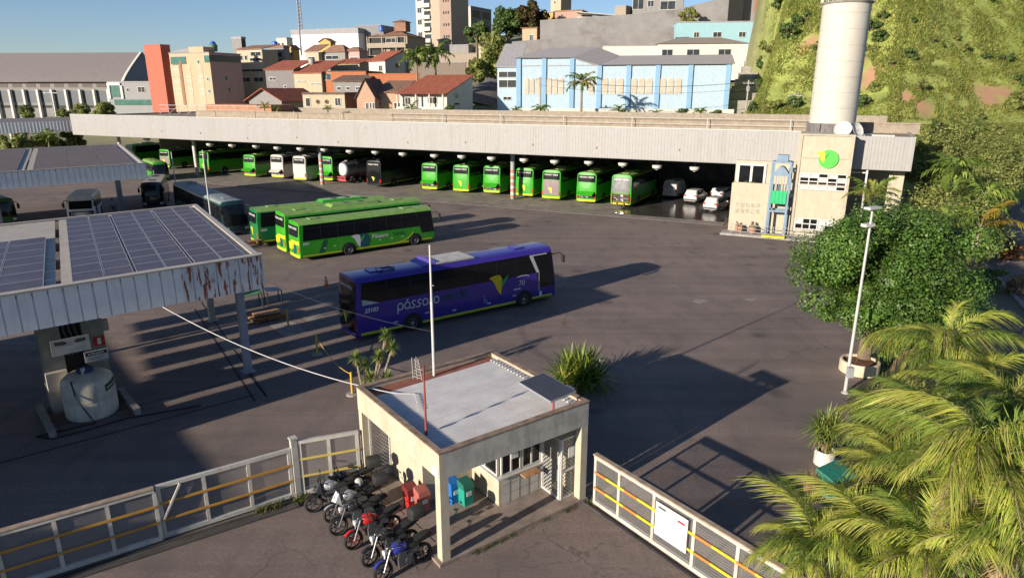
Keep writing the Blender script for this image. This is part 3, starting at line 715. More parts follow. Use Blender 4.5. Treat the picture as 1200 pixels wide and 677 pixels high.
# terrain mesh
def hillmat():
    m = mat('hillside_soil', (.27, .30, .075), .95, var=.3, scale=.5, bump=.25, bscale=2.0, patch=(.18, .25, .055), pscale=.06, pamt=.4)
    nt = m.node_tree; L = nt.links; bs = nt.nodes['Principled BSDF']; src = bs.inputs['Base Color'].links[0].from_socket
    at = _n(nt, 'ShaderNodeVertexColor', layer_name='soil')
    mx = _n(nt, 'ShaderNodeMix', data_type='RGBA'); L.new(at.outputs['Color'], mx.inputs[0]); L.new(src, mx.inputs[6]); mx.inputs[7].default_value = (.40, .21, .13, 1)
    sp = _n(nt, 'ShaderNodeSeparateColor'); L.new(at.outputs['Color'], sp.inputs[0]); L.new(sp.outputs[0], mx.inputs[0])
    m2 = _n(nt, 'ShaderNodeMix', data_type='RGBA'); L.new(sp.outputs[1], m2.inputs[0]); L.new(mx.outputs[2], m2.inputs[6]); m2.inputs[7].default_value = (.17, .145, .115, 1)
    L.new(m2.outputs[2], bs.inputs['Base Color'])
    return m
SCARS = [(1012, 85, 13, 20), (1084, 128, 11, 14), (1165, 113, 18, 12), (1062, 112, 7, 7), (1150, 108, 10, 8), (1128, 122, 6, 5), (952, 47, 10, 7), (1110, 115, 6, 5), (947, 112, 6, 6), (1098, 75, 8, 4)]
def scar(x, y_, z):
    px, py = proj(x, y_, z); v = 0
    for cx, cy, rx, ry in SCARS:
        q = ((px-cx)/rx)**2+((py-cy)/ry)**2
        v = max(v, 1-q*(.35+1.3*fbm(px*.22, py*.22)))
    return max(0, min(1, v*4))
ss = [-520+i*6 for i in range(74)]+[-76+i*2.6 for i in range(118)]
ds = [110.2+i*2.2 for i in range(72)]+[268+i*7 for i in range(60)]
t = MB(); soil = []; twn = []
for d in ds:
    for s in ss:
        x, y_ = sd_xy(s, d); z = tz_sd(s, d); t.v.append((x, y_, z)); twn.append((1-sstep(-27, -17, s))*(.55+.4*fbm(s*.15, d*.15))); soil.append(scar(x, y_, z) if s > -15 and d < 230 else 0)
ns = len(ss)
for j in range(len(ds)-1):
    for i in range(ns-1): t.f.append((j*ns+i, j*ns+i+1, (j+1)*ns+i+1, (j+1)*ns+i)); t.m.append(0)
hl = t.build('hillside', hillmat(), smooth=True, ang=180); tag(hl, kind='structure')
ca = hl.data.color_attributes.new('soil', 'FLOAT_COLOR', 'POINT')
for i, v in enumerate(soil): ca.data[i].color = (v, twn[i], 0, 1)
# ---------------------------------------------------------------- streets
ASPH2 = mat('street_asphalt', (.20, .165, .15), .9, var=.2, scale=2, bump=.3, patch=(.14, .12, .11), pscale=.2)
st = MB()
cl = [(31, 5), (33, 20), (37.5, 38), (45, 55), (55, 73), (70, 93), (88, 116), (110, 142)]
W2 = 5.0
L_, R_ = [], []
for i, (x, y_) in enumerate(cl):
    dx = cl[min(i+1, len(cl)-1)][0]-cl[max(i-1, 0)][0]; dy = cl[min(i+1, len(cl)-1)][1]-cl[max(i-1, 0)][1]; q = hypot(dx, dy)
    L_.append((x-dy/q*W2, y_+dx/q*W2, .004)); R_.append((x+dy/q*W2, y_-dx/q*W2, .004))
for i in range(len(cl)-1): st.quad(L_[i], R_[i], R_[i+1], L_[i+1])
tag(st.build('street', ASPH2), kind='structure')
k = MB()
for i in range(len(cl)-1):
    k.beam((L_[i][0], L_[i][1], .05), (L_[i+1][0], L_[i+1][1], .05), .25, .14)
tag(k.build('kerb', M['conc']), kind='structure')
# PARE lettering and stop line painted on the street
P0 = G(1146, 268); d_ = Vector((.6, .8, 0))
pm = MB(); v_, f_ = textmesh('PARE', 1.7, bold=.01, align='CENTER'); rt = Vector((d_.y, -d_.x, 0)); base = G(1166, 269, .009)
pm.add([base+rt*a_*.95+d_*(b_*1.3) for a_, b_ in v_], f_); pm.quad(base+rt*-4.4+d_*4.2, base+rt*4.4+d_*4.2, base+rt*4.4+d_*4.75, base+rt*-4.4+d_*4.75)
tag(pm.build('road_marking', mat('worn_road_paint', (.5, .5, .47), .8, var=.3, scale=3)), kind='structure')
# ---------------------------------------------------------------- bus garage
HANG = thing('bus_garage', 'long low bus garage with pale corrugated fascia and dark open bays', 'bus garage', (0, 0, 0), -HA)
CORR = mat('pale_corrugated_sheet', (.305, .299, .29), .55, var=.04, dirt=(.235, .21, .18), damt=.4, dscale=(.6, .6, .06))
def corrugated(mb, p0, p1, z0, z1, pitch, dep, m=0, nrm=None, groove=False):
    p0 = Vector(p0); p1 = Vector(p1); L = (p1-p0).length; u = (p1-p0)/L; n = Vector((u.y, -u.x, 0)) if nrm is None else Vector(nrm)
    k = int(L/pitch); pts = []
    for i in range(k):
        a = i*pitch; pts += [(a, 0), (a+pitch*.7, 0), (a+pitch*.78, dep), (a+pitch*.92, dep)] if not groove else [(a, 0), (a+pitch*.86, 0), (a+pitch*.865, -dep), (a+pitch*.965, -dep), (a+pitch*.97, 0)]
    pts.append((L, 0))
    base = len(mb.v)
    for a, b in pts:
        q = p0+u*a+n*b; mb.v += [(q.x, q.y, z0), (q.x, q.y, z1)]
    for i in range(len(pts)-1): mb.f.append((base+2*i, base+2*i+2, base+2*i+3, base+2*i+1)); mb.m.append(m)
FD = 75.4
# local x = s, local y = d
f = MB(); corrugated(f, (-122.5, FD, 0), (-4.4, FD, 0), 6.5, 9.88, .36, .013); f.box2(-122.6, -4.4, FD+.03, FD+.22, 9.9, 9.98, 1); f.box2(-122.5, -4.4, FD+.06, FD+.16, 6.45, 9.85, 0)
f.build('fascia', [CORR, M['white']], HANG)
sf = MB()
rr = random.Random(3)
for k_ in range(16):
    sf = MB(); s = -116+k_*7.1; z = rr.uniform(8.9, 9.5); sf.box2(s, s+.5, FD-.06, FD-.032, z, z+.1); sf.build('fascia_clip', M['grey'], HANG)
for k_ in range(10):
    sf = MB(); s = -100+k_*9.3+rr.uniform(-2, 2); z = rr.uniform(6.9, 7.6); sf.box2(s, s+.12, FD-.06, FD-.032, z, z+.25); sf.build('rust_spot', mat('rust_patch', (.3, .12, .06), .8), HANG)
ROOFT = mat('tan_stained_roof', (.29, .235, .17), .9, var=.2, scale=1.0, dirt=(.14, .12, .10), damt=.6, dscale=(.08, .5, 1), bump=.3)
r = MB(); r.box2(-122.4, 4.5, FD+.25, 111.5, 9.3, 9.52); r.build('roof', ROOFT, HANG)
r = MB(); r.box2(-100.5, 6.5, 83.2, 83.4, 9.53, 10.62); r.box2(-100.5, 6.5, 83.1, 83.198, 10.5, 10.66); r.build('roof_upstand', mat('tan_upstand', (.28, .235, .18), .9, var=.15, dirt=(.2, .16, .12), damt=.6, dscale=(.3, .3, .6)), HANG)
r = MB(); r.box2(-60, 4, 77.2, 77.5, 9.53, 9.7); r.build('roof_flashing', M['white'], HANG)
pr = MB(); pr.box2(-122.4, 4.5, 110.6, 110.9, 9.53, 10.5); pr.box2(-122.4, -122.2, FD+.3, 110.6, 9.53, 9.75); pr.build('parapet', mat('tan_parapet', (.27, .23, .18), .9, var=.15, dirt=(.2, .17, .13), damt=.6), HANG)
tr = MB(); tr.box2(-122.4, -104, 104, 110.5, 9.53, 11.1); tr.build('roof_extension', mat('terracotta_lean_to', (.36, .17, .09), .85, var=.2, scale=1), HANG)
for s in range(-96, 0, 9):
    q = MB(); q.tube((s, 82.6, 9.5), (s, 82.6, 10.85), .05, n=6); q.build('roof_post', M['white'], HANG)
for z in (10.75, 10.1): q = MB(); q.tube((-60, 82.6, z), (-2, 82.6, z), .025, n=5); q.build('roof_rail', M['white'], HANG)
# frame scaffold of thin struts at the left part of the roof
q = MB()
for i in range(11):
    s = -125+i*2.6; q.beam((s+4, 92, 9.5), (s+4, 92, 11.2), .07, .07); q.beam((s+4, 92, 9.6), (s+6.6, 92, 11.1), .05, .05)
q.beam((-121, 92, 11.2), (-94, 92, 11.2), .09, .1); q.beam((-121, 92, 10.5), (-94, 92, 10.5), .06, .06); q.build('roof_frame', M['grey'], HANG)
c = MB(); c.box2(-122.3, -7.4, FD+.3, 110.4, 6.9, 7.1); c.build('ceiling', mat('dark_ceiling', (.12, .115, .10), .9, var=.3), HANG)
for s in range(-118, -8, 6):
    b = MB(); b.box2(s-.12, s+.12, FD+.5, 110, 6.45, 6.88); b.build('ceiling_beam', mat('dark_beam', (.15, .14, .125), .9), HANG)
bw = MB(); bw.box2(-122.4, -7.2, 110.0, 110.5, 0, 9.28); bw.build('back_wall', mat('dark_back_wall', (.17, .16, .14), .95, var=.35, scale=.6, dirt=(.07, .068, .065), damt=.8), HANG)  # dark wall colour with random darker blotches
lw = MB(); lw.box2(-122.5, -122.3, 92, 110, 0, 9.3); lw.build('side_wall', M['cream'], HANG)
for s in (-118, -98.8, -71.6, -39.2):
    q = MB(); q.lathe([(.3, .09), (.3, 6.9)], (s, 80.6, 0), 18)
    if s in (-71.6, -39.2):
        for i in range(9): q.lathe([(.31, 0), (.31, .2)], (s, 80.6, .3+i*.42), 18, m=1+i % 2, caps=False)
    q.build('column', [M['grey'] if s in (-39.2, -71.6) else M['white'], M['orange'], M['white']], HANG, True)
# pendant bay lamps hung under the front edge
LAMPM = mat('white_lamp_shade', (.55, .54, .51), .4)
lamp_px = [(172, 163), (246, 169), (272, 170), (300, 171), (325, 173), (352, 174), (380, 175), (410, 177), (440, 178), (472, 180), (509, 182), (541, 183), (576, 185), (614, 187), (650, 189), (690, 190), (730, 192), (770, 195), (814, 197)]
l0 = None
for px, py in lamp_px:
    r_ = ray(px, py); n = (NX, NY); t_ = (FD+2.6)/(r_[0]*NX+r_[1]*NY); w = Vector((r_[0]*t_, r_[1]*t_, CH+r_[2]*t_))
    if l0 is None:
        l0 = thing('bay_lamp', 'white bell-shaped lamp hanging in a row under the garage fascia', 'lamp', w, -HA, 'bell lamps along the garage front')
        m_ = MB(); m_.lathe([(.2, -.34), (.48, -.2), (.56, -.05), (.56, .12), (.5, .15), (.1, .17)], n=20); m_.build('lamp_shade', LAMPM, l0, True)
        m_ = MB(); m_.lathe([(.18, -.345), (.16, -.39), (.01, -.4)], n=18); m_.build('diffuser', mat('milky_diffuser', (.6, .6, .58), .3), l0, True)
        m_ = MB(); m_.tube((0, 0, .28), (0, 0, .9), .03); m_.build('rod', M['grey'], l0)
    else: copy_tree(l0, loc=w)
# ---------------------------------------------------------------- office block at the right end
OFF = thing('office_building', 'cream two-storey office with round green bird sign and barred windows', 'office building', (0, 0, 0), -HA)
CRW = mat('office_cream', (.42, .38, .285), .85, var=.06, dirt=(.3, .27, .2), damt=.35, bump=.15)
# left low part s -10..-6.5 front 71.7 ; main block s -3.4..3.3
def onD(px, py, d):
    r_ = ray(px, py); t_ = d/(r_[0]*NX+r_[1]*NY); x, y_ = r_[0]*t_, r_[1]*t_; s, _ = xy_sd(x, y_); return s, CH+r_[2]*t_
def rect(px0, py0, px1, py1, d):
    s0, z0 = onD(px0, py0, d); s1, z1 = onD(px1, py1, d); return min(s0, s1), max(s0, s1), min(z0, z1), max(z0, z1)
b = MB()
mx0 = onD(936, 175, 71.2)[0]; mx1 = onD(1000, 175, 71.2)[0]; lx0 = onD(853, 268, 71.7)[0]
ztop = onD(965, 159, 71.2)[1]
b.box2(mx0, mx1, 71.2, 90, 0, ztop); b.build('main_block', CRW, OFF)
lz = onD(880, 229, 71.7)[1]
b = MB(); b.box2(lx0, mx0-.01, 71.7, 76, 0, lz); b.build('front_wing', CRW, OFF)
b = MB(); b.box2(lx0, lx0+.18, 71.72, 73.1, lz, lz+1.15); b.box2(lx0+.18, mx0-.4, 71.66, 71.86, lz, lz+1.25); b.build('balcony_parapet', CRW, OFF)
s0, s1, z0, z1 = rect(863, 222, 897, 195, 74.6)
w = MB(); w.box2(s0-.3, mx0, 74.8, 76, lz, 6.9); w.build('upper_wall', CRW, OFF)
w = MB(); w.box2(s0, s1, 74.74, 74.78, z0, z1, 1)
for a_ in (s0, (s0+s1)/2, s1): w.box2(a_-.12, a_+.12, 74.66, 74.8, z0, z1)
w.box2(s0-.12, s1+.12, 74.65, 74.8, z1, z1+.2); w.build('balcony_window', [M['white'], M['glass']], OFF)
# grooves and bands
b = MB()
for py in (205+12, 186): 
    z = onD(965, py+0, 71.2)[1]; b.box2(mx0+.02, mx1-.02, 71.12, 71.195, z, z+.06)
b.box2(mx0-.05, mx0+.28, 71.1, 71.194, 0, ztop); b.box2(mx1-.28, mx1+.05, 71.1, 71.194, 0, ztop); b.box2(mx0-.08, mx1+.08, 71.08, 71.5, ztop-.02, ztop+.14)
b.build('trim', mat('office_trim', (.38, .34, .26), .85), OFF)
def bars(px0, py0, px1, py1, nx, nz, nm='barred_window'):
    s0, s1, z0, z1 = rect(px0, py0, px1, py1, 71.2)
    m_ = MB(); m_.box2(s0, s1, 71.16, 71.192, z0, z1, 1); rq = random.Random(int(px0))
    for i in range(nx):
        for j in range(nz):
            if rq.random() < .4: m_.box2(s0+(s1-s0)*i/nx, s0+(s1-s0)*(i+1)/nx, 71.145, 71.158, z0+(z1-z0)*j/nz, z0+(z1-z0)*(j+.9)/nz, 2)
    for i in range(nx+1): a_ = lerp(s0, s1, i/nx); m_.box2(a_-.045, a_+.045, 71.06, 71.14, z0, z1)
    for j in range(nz+1): a_ = lerp(z0, z1, j/nz); m_.box2(s0, s1, 71.05, 71.13, a_-.045, a_+.045)
    m_.build(nm, [M['white'], M['glass'], mat('slat_grey', (.42, .42, .42), .4)], OFF)
bars(936, 221, 993, 205, 5, 4); bars(931, 267, 976, 258, 5, 2)
m_ = MB(); s_, z_ = onD(971, 186.5, 71.2); rd = .86
m_.prism([(rd*cos(2*pi*i/36), rd*sin(2*pi*i/36)) for i in range(36)], 0, .12); m_.xf(Matrix.Translation((s_, 71.17, z_)) @ Matrix.Rotation(pi/2, 4, 'X'))
sg = m_.build('bird_sign', mat('sign_green', (.07, .42, .05), .4, var=.03), OFF)
m_ = MB(); emblem(m_, (s_-1.15, 71.03, z_-.36), (1, 0, 0), (0, 0, 1), 1.03, 0, 1); m_.build('bird_mark', [mat('sign_yellow', (.8, .6, .03), .4), mat('sign_dark', (.03, .26, .06), .4)], sg)
# faded grey block marks on the low wing
s_, z_ = onD(862, 242, 71.7)
for j in range(2):
    for i in range(5): m_ = MB(); m_.box2(s_+i*.5, s_+i*.5+.36, 71.69, 71.697, z_-.62*j, z_-.62*j+.45); m_.build('wall_mark', mat('faded_grey_mark', (.33, .305, .24), .9, var=.25, scale=4), OFF)
b = MB(); b.box2(lx0-.4, mx1+.6, 69.2, 71.08, 0, .16); b.box2(lx0-.3, mx0+.2, 69.4, 71.05, .16, .2, 0); b.build('doorstep', M['conc'], OFF)
# right annex with pale fascia
AN = thing('annex_shed', 'pale clad shed joined to the right of the office, open below', 'shed', (0, 0, 0), -HA)
s0, z0 = onD(1000, 198, 73.4); s1, z1 = onD(1074, 161, 73.4)
m_ = MB(); corrugated(m_, (mx1+.06, 73.4, 0), (s1, 73.4, 0), z0, z1-.05, .3, .02); m_.box2(mx1+.06, s1, 73.45, 73.6, z0, z1); m_.box2(s1-.12, s1, 73.61, 92, z0, z1); m_.build('fascia', CORR, AN)
m_ = MB(); m_.box2(mx1+.1, s1-.13, 73.62, 92, z1-.4, z1-.2); m_.build('roof', ROOFT, AN)
m_ = MB(); m_.box2(mx1+.06, s1-.2, 82, 82.2, 0, z0+1); m_.build('wall', CRW, AN); m_ = MB(); m_.box2(s1-1.6, s1-.3, 75.6, 75.8, 0, z0); m_.build('wall', CRW, AN)
m_ = MB(); m_.beam((s1-3.6, 73.8, 0), (s1-3.6, 73.8, z0), .16, .16); m_.beam((mx1, 73.8, z0-.35), (s1-3.5, 73.8, z0-.35), .1, .12); m_.build('column', M['white'], AN)
# plants on the balcony, planters by the wall, blue lift frame
def lift():
    t_ = thing('lift_frame', 'blue-grey steel lift tower with bright green panel and arched cabin', 'lift', (0, 0, 0), -HA)
    d0 = 70.2
    xa = onD(897, 275, d0)[0]; xb = onD(918, 275, d0)[0]; zt = onD(905, 190, d0)[1]
    m_ = MB()
    for s in (xa, xb):
        for d in (d0, d0+1.2): m_.beam((s, d, .2), (s, d, zt), .2, .2)
    for z in (zt, 2.6):
        m_.beam((xa, d0, z), (xb, d0, z), .18, .18); m_.beam((xa, d0+1.2, z), (xb, d0+1.2, z), .18, .18)
        for s in (xa, xb): m_.beam((s, d0, z), (s, d0+1.2, z), .14, .14)
    m_.build('frame', M['steelblue'], t_)
    m_ = MB(); m_.box2((xa+xb)/2-.5, (xa+xb)/2+.5, d0-.05, d0+.9, zt+.1, zt+.7); m_.build('motor_box', M['steelblue'], t_)
    c0, c1, z0, z1 = rect(899, 238, 921, 224, d0-.15)
    m_ = MB(); m_.box2(xa+.15, xb-.15, d0-.05, d0+1.0, z0, z0+.1); 
    for i in range(6): s = lerp(xa+.2, xb-.2, i/5); m_.beam((s, d0-.04, z0), (s, d0-.04, z1+1.6), .05, .05)
    pts = [(lerp(xa+.1, xb-.1, i/10), z1+1.55+.75*sin(pi*i/10)) for i in range(11)]
    m_.extr(pts+[(xb-.1, z1+1.4), (xa+.1, z1+1.4)], (0, d0-.1, 0), (1, 0, 0), (0, 0, 1), (0, 1.1, 0)); m_.build('cabin', M['steelblue'], t_)
    m_ = MB(); m_.box2(xa+.12, xb-.12, d0-.19, d0-.13, z0, z1)
    for i in range(5): s = lerp(xa+.14, xb-.14, i/4); m_.box2(s-.03, s+.03, d0-.23, d0-.19, z0, z1)
    m_.build('green_panel', mat('vivid_green_panel', (.01, .36, .13), .5, var=.06), t_)
    m_ = MB(); m_.box2(xa-.2, xb+.2, d0-1.3, d0-.5, .2, .34); m_.build('ramp_plate', mat('bright_yellow', (.68, .56, .04), .6), t_)
    m_ = MB()
    for s in [lx0+.6+i*1.0 for i in range(9)]: m_.tube((s, d0-.9, .16), (s, d0-.9, 1.15), .03, n=6)
    for z in (.45, .8, 1.15): m_.tube((lx0+.6, d0-.9, z), (lx0+8.6, d0-.9, z), .025, n=6)
    m_.build('railing', M['grey'], t_)
lift()
# water tower on the garage roof
WT = thing('water_tower', 'tall cream cylindrical water tower ringed with seams and a railing', 'water tower', (0, 0, 0), 0)
w0 = onD(973, 150, 80)
wx, wy = sd_xy(onD(974.5, 146, 79)[0], 79); zb = onD(974, 144, 79)[1]; zg = 9.5
rad = 24.4/F*(wx*0+wy*cos(PITCH)+3)
ztp = zrow(wx, wy, 6)
m_ = MB(); zs = []
m_.lathe([(rad, zb), (rad, ztp)], (wx, wy, 0), 40); m_.build('shaft', mat('tower_cream', (.50, .475, .41), .7, var=.04, dirt=(.5, .44, .33), damt=.35, dscale=(1, 1, .06)), WT, True)
for i in range(1, 8):
    z = lerp(zb, ztp, i/7.6); q = MB(); q.lathe([(rad+.003, -.022), (rad+.014, -.02), (rad+.014, .02), (rad+.003, .022)], (wx, wy, z), 40, caps=False); q.build('seam_ring', mat('seam_grey', (.40, .37, .30), .8), WT, True)
q = MB(); q.lathe([(rad*1.02, zg), (rad*1.02, zb-.01)], (wx, wy, 0), 24)
for k in range(10): a_ = 2*pi*k/10; q.box(wx+rad*1.03*cos(a_), wy+rad*1.03*sin(a_), (zg+zb)/2, .35, .35, zb-zg, a_)
q.build('plinth', mat('dark_stained_plinth', (.13, .12, .12), .9, var=.3, dirt=(.3, .3, .3), damt=.5), WT)
q = MB(); q.lathe([(rad*1.04, ztp+.02), (rad*1.1, ztp+.2)], (wx, wy, 0), 40)
q.build('rim_slab', M['conc'], WT)
q = MB()
for k in range(18): a_ = 2*pi*k/18; q.tube((wx+rad*1.07*cos(a_), wy+rad*1.07*sin(a_), ztp+.2), (wx+rad*1.07*cos(a_), wy+rad*1.07*sin(a_), ztp+1.5), .04, n=6)
for z in (.7, 1.1, 1.5):
    for k in range(36): a_, b_ = 2*pi*k/36, 2*pi*(k+1)/36; q.tube((wx+rad*1.07*cos(a_), wy+rad*1.07*sin(a_), ztp+z), (wx+rad*1.07*cos(b_), wy+rad*1.07*sin(b_), ztp+z), .035, n=5)
q.build('railing', M['white'], WT)
# satellite dishes by the tower
def dish(label, px, py, r_, az):
    s, z = onD(px, py, 74.5); x, y_ = sd_xy(s, 74.5)
    t_ = thing('satellite_dish', label, 'satellite dish', (x, y_, z), az)
    m_ = MB(); m_.lathe([(.02, .0), (r_*.5, .06), (r_*.85, .2), (r_, .32), (r_*1.01, .33), (r_*.85, .24), (r_*.5, .1), (.02, .04)], n=24); m_.xf(Matrix.Rotation(radians(62), 4, 'X')); m_.build('reflector', M['white'], t_, True)
    m_ = MB(); m_.tube((0, .1, 0), (0, .25, -r_*1.05), .05); m_.tube((0, -.15, 0), (0, -r_*.8, .2), .02); m_.build('mast', M['dgrey'], t_)
dish('white satellite dish facing left beside the water tower base', 988, 153, .8, radians(-35)); dish('white satellite dish tilted upward at the right of its twin', 1002, 153, .75, radians(30))
# ---------------------------------------------------------------- fuel canopies
CANR = mat('canopy_cream_sheet', (.42, .38, .32), .6, var=.08, dirt=(.3, .24, .17), damt=.5, dscale=(.4, .4, .4))
CANF = mat('canopy_pale_sheet', (.80, .765, .72), .5, var=.05, dirt=(.3, .28, .26), damt=.3)
def rustsheet():
    m = mat('rusted_pale_sheet', (.64, .62, .60), .7, var=.05)
    nt = m.node_tree; L = nt.links; bs = nt.nodes['Principled BSDF']; src = bs.inputs['Base Color'].links[0].from_socket
    tc = _n(nt, 'ShaderNodeTexCoord'); mp = _n(nt, 'ShaderNodeMapping'); mp.inputs['Scale'].default_value = (4.5, 4.5, .8); L.new(tc.outputs['Object'], mp.inputs[0])
    no = _n(nt, 'ShaderNodeTexNoise'); no.inputs['Scale'].default_value = 1.3; no.inputs['Detail'].default_value = 5; no.inputs['Roughness'].default_value = .55; L.new(mp.outputs[0], no.inputs['Vector'])
    mr = _n(nt, 'ShaderNodeMapRange'); mr.inputs[1].default_value = .54; mr.inputs[2].default_value = .58; L.new(no.outputs['Fac'], mr.inputs[0])
    mx = _n(nt, 'ShaderNodeMix', data_type='RGBA'); L.new(mr.outputs[0], mx.inputs[0]); L.new(src, mx.inputs[6]); mx.inputs[7].default_value = (.28, .075, .035, 1); L.new(mx.outputs[2], bs.inputs['Base Color'])
    return m
PANEL = mat('solar_cells', (.085, .075, .10), .45, var=.12, scale=.8, spec=.25, dirt=(.16, .14, .14), damt=.5, dscale=(.5, .5, .5))
PFRAME = mat('panel_frame', (.42, .41, .42), .4, .4)
PANELB = mat('dusty_brown_cells', (.15, .125, .12), .7, var=.1, scale=.6, spec=.2)
def solar(parent, u0, u1, v0, v1, z, pm=None):
    m_ = MB(); m_.box2(u0+.02, u1-.02, v0+.02, v1-.02, z, z+.035)
    fw = .025
    m_.box2(u0, u1, v0, v0+.04, z-.01, z+.042, 1); m_.box2(u0, u1, v1-.04, v1, z-.01, z+.042, 1); m_.box2(u0, u0+fw, v0+.04, v1-.04, z-.01, z+.042, 1); m_.box2(u1-fw, u1, v0+.04, v1-.04, z-.01, z+.042, 1)
    return m_.build('solar_panel', [pm or PANEL, PFRAME if pm is None else mat('thin_brown_frame', (.26, .2, .18), .6)], parent)
CA = radians(41.6)      # canopy frame: local x to the right along the front, y to the back
def canopy(label, corner, z, wid, dep, rusty, groups, slits, posts, backdir=None, grp=None, light_gaps=None, slatw=0.):
    t_ = thing('fuel_canopy', label, 'canopy', (corner.x, corner.y, 0), CA, grp)
    sk = backdir or 0.      # sideways shift per metre of depth
    def q(u, v): return (u+sk*v, v)
    m_ = MB(); edges = [-wid]+[s for s in slits for s in (s-.09, s+.09)]+[0]
    for a_, b_ in zip(edges[::2], edges[1::2]):
        m_.prism([q(a_, 0.06), q(b_, 0.06), q(b_, dep), q(a_, dep)], z-.16, z-.06)
    if light_gaps:  # unseen slatted roof end, added so its gaps streak the yard with light
        v0 = .06
        for g0, g1 in light_gaps+[(dep, dep)]:
            m_.prism([q(-slatw, v0), q(-wid-.01, v0), q(-wid-.01, g0), q(-slatw, g0)], z-.16, z-.06); v0 = g1
    m_.build('roof', CANR, t_)
    m_ = MB(); 
    for a_, b_ in ((0, dep),): m_.prism([q(-.25, .06), q(0, .06), q(0, dep), q(-.25, dep)], z-.058, z+.03); m_.prism([q(-wid, dep-.25), q(-.26, dep-.25), q(-.26, dep), q(-wid, dep)], z-.058, z+.03)
    m_.prism([q(-wid, -.07), q(.07, -.07), q(.07, .3), q(-wid, .3)], z+.034, z+.09)
    m_.build('edge_trim', CANR, t_)
    m_ = MB(); corrugated(m_, (-wid, 0, 0), (-rusty, 0, 0), z-1.4, z+.03, .47, .06, groove=True)
    if rusty: corrugated(m_, (-rusty, -.006, 0), (.03, -.006, 0), z-1.44, z+.03, .47, .05, m=1, groove=True)
    m_.box2(-wid, .02, .075, .09, z-1.38, z)
    p = [q(0.03, .1), q(.07, .1), q(.07, dep), q(.03, dep)]; m_.prism(p, z-1.4, z)
    m_.build('fascia', [CANF, rustsheet()], t_)
    m_ = MB(); 
    for v in (2., 6., 10., 14.):
        if v < dep: a_ = q(-wid, v); b_ = q(0, v); m_.beam((a_[0], v, z-.4), (b_[0], v, z-.4), .15, .4)
    m_.build('beam', M['grey'], t_)
    for (u0, u1, nu, v0, v1, nv) in groups:
        for i in range(nu):
            for j in range(nv):
                a0 = lerp(u0, u1, i/nu); a1 = lerp(u0, u1, (i+1)/nu)-.03; c0 = lerp(v0, v1, j/nv); c1 = lerp(v0, v1, (j+1)/nv)-.03
                g_ = .07 if i % 2 else 0
                ob = solar(t_, a0, a1-g_, c0, c1, z+.0, PANELB if not rusty else None)
                if sk:
                    for vv in ob.data.vertices: vv.co.x += sk*vv.co.y
    for (wx_, wy_, w_, col) in posts:
        dx, dy = wx_-corner.x, wy_-corner.y; lx = dx*cos(CA)+dy*sin(CA); ly = -dx*sin(CA)+dy*cos(CA)
        m_ = MB(); m_.box2(lx-w_/2, lx+w_/2, ly-w_/2, ly+w_/2, 0, z-.62); m_.box2(lx-w_*.9, lx+w_*.9, ly-w_*.9, ly+w_*.9, .0, .04)
        m_.build('column', col, t_)
    return t_
A1 = Vector((-10.91, 28.59, 0))
skew = -.15
COLB = mat('column_blue_grey', (.30, .31, .36), .6)
canopy('near fuel canopy topped with solar panels, its front fascia rusted at the right end', A1, 7.0, 17.2, 16.4, 3.3,
       [(-7.05, -.45, 6, .45, 15.7, 11), (-17.1, -7.85, 6, .3, 10.8, 7)], [-7.5], [(-13.61, 32.28, .34, COLB), (-18.91, 40.39, .34, M['cream']), (-23, 18, .34, COLB), (-31, 27, .34, COLB)], -skew, light_gaps=[(2.6, 3.25), (4.9, 5.5), (7.0, 7.7), (9.5, 10.3), (11.6, 12.3), (14.0, 14.5)], slatw=29.)
A2 = Vector((-36.02, 67.11, 0))
canopy('second fuel canopy behind the first, brown solar panels above a plain grey fascia', A2, 7.0, 30, 30, 0,
       [(-9.2, -.8, 3, .9, 29, 2), (-19, -10.4, 3, .9, 29, 2)], [-9.8], [(-46.5, 80, .5, M['grey']), (-48, 62.5, .5, COLB)], -skew)
# third, farthest canopy: only its long pale fascia shows
t_ = thing('far_canopy', 'farthest low canopy left of the garage with a plain pale fascia', 'canopy', (0, 0, 0), 0)
a_ = D(97, 150, 124); b_ = D(-60, 153, 112)
m_ = MB(); corrugated(m_, (b_.x, b_.y, 0), (a_.x, a_.y, 0), zrow(a_.x, a_.y, 153.5), zrow(a_.x, a_.y, 141.5), .5, .012); m_.build('fascia', CANF, t_)
m_ = MB(); zt = zrow(a_.x, a_.y, 141.5); m_.prism([(b_.x, b_.y+.1), (a_.x, a_.y+.1), (a_.x-9, a_.y+22), (b_.x-9, b_.y+22)], zt-.15, zt-.05); m_.build('roof', mat('brown_sheet_roof', (.2, .17, .15), .6, var=.15), t_)
for k in range(4): m_ = MB(); q_ = a_.lerp(b_, .08+.28*k); m_.beam((q_.x-2, q_.y+5, 0), (q_.x-2, q_.y+5, zt-.2), .3, .3); m_.build('column', M['white'], t_)
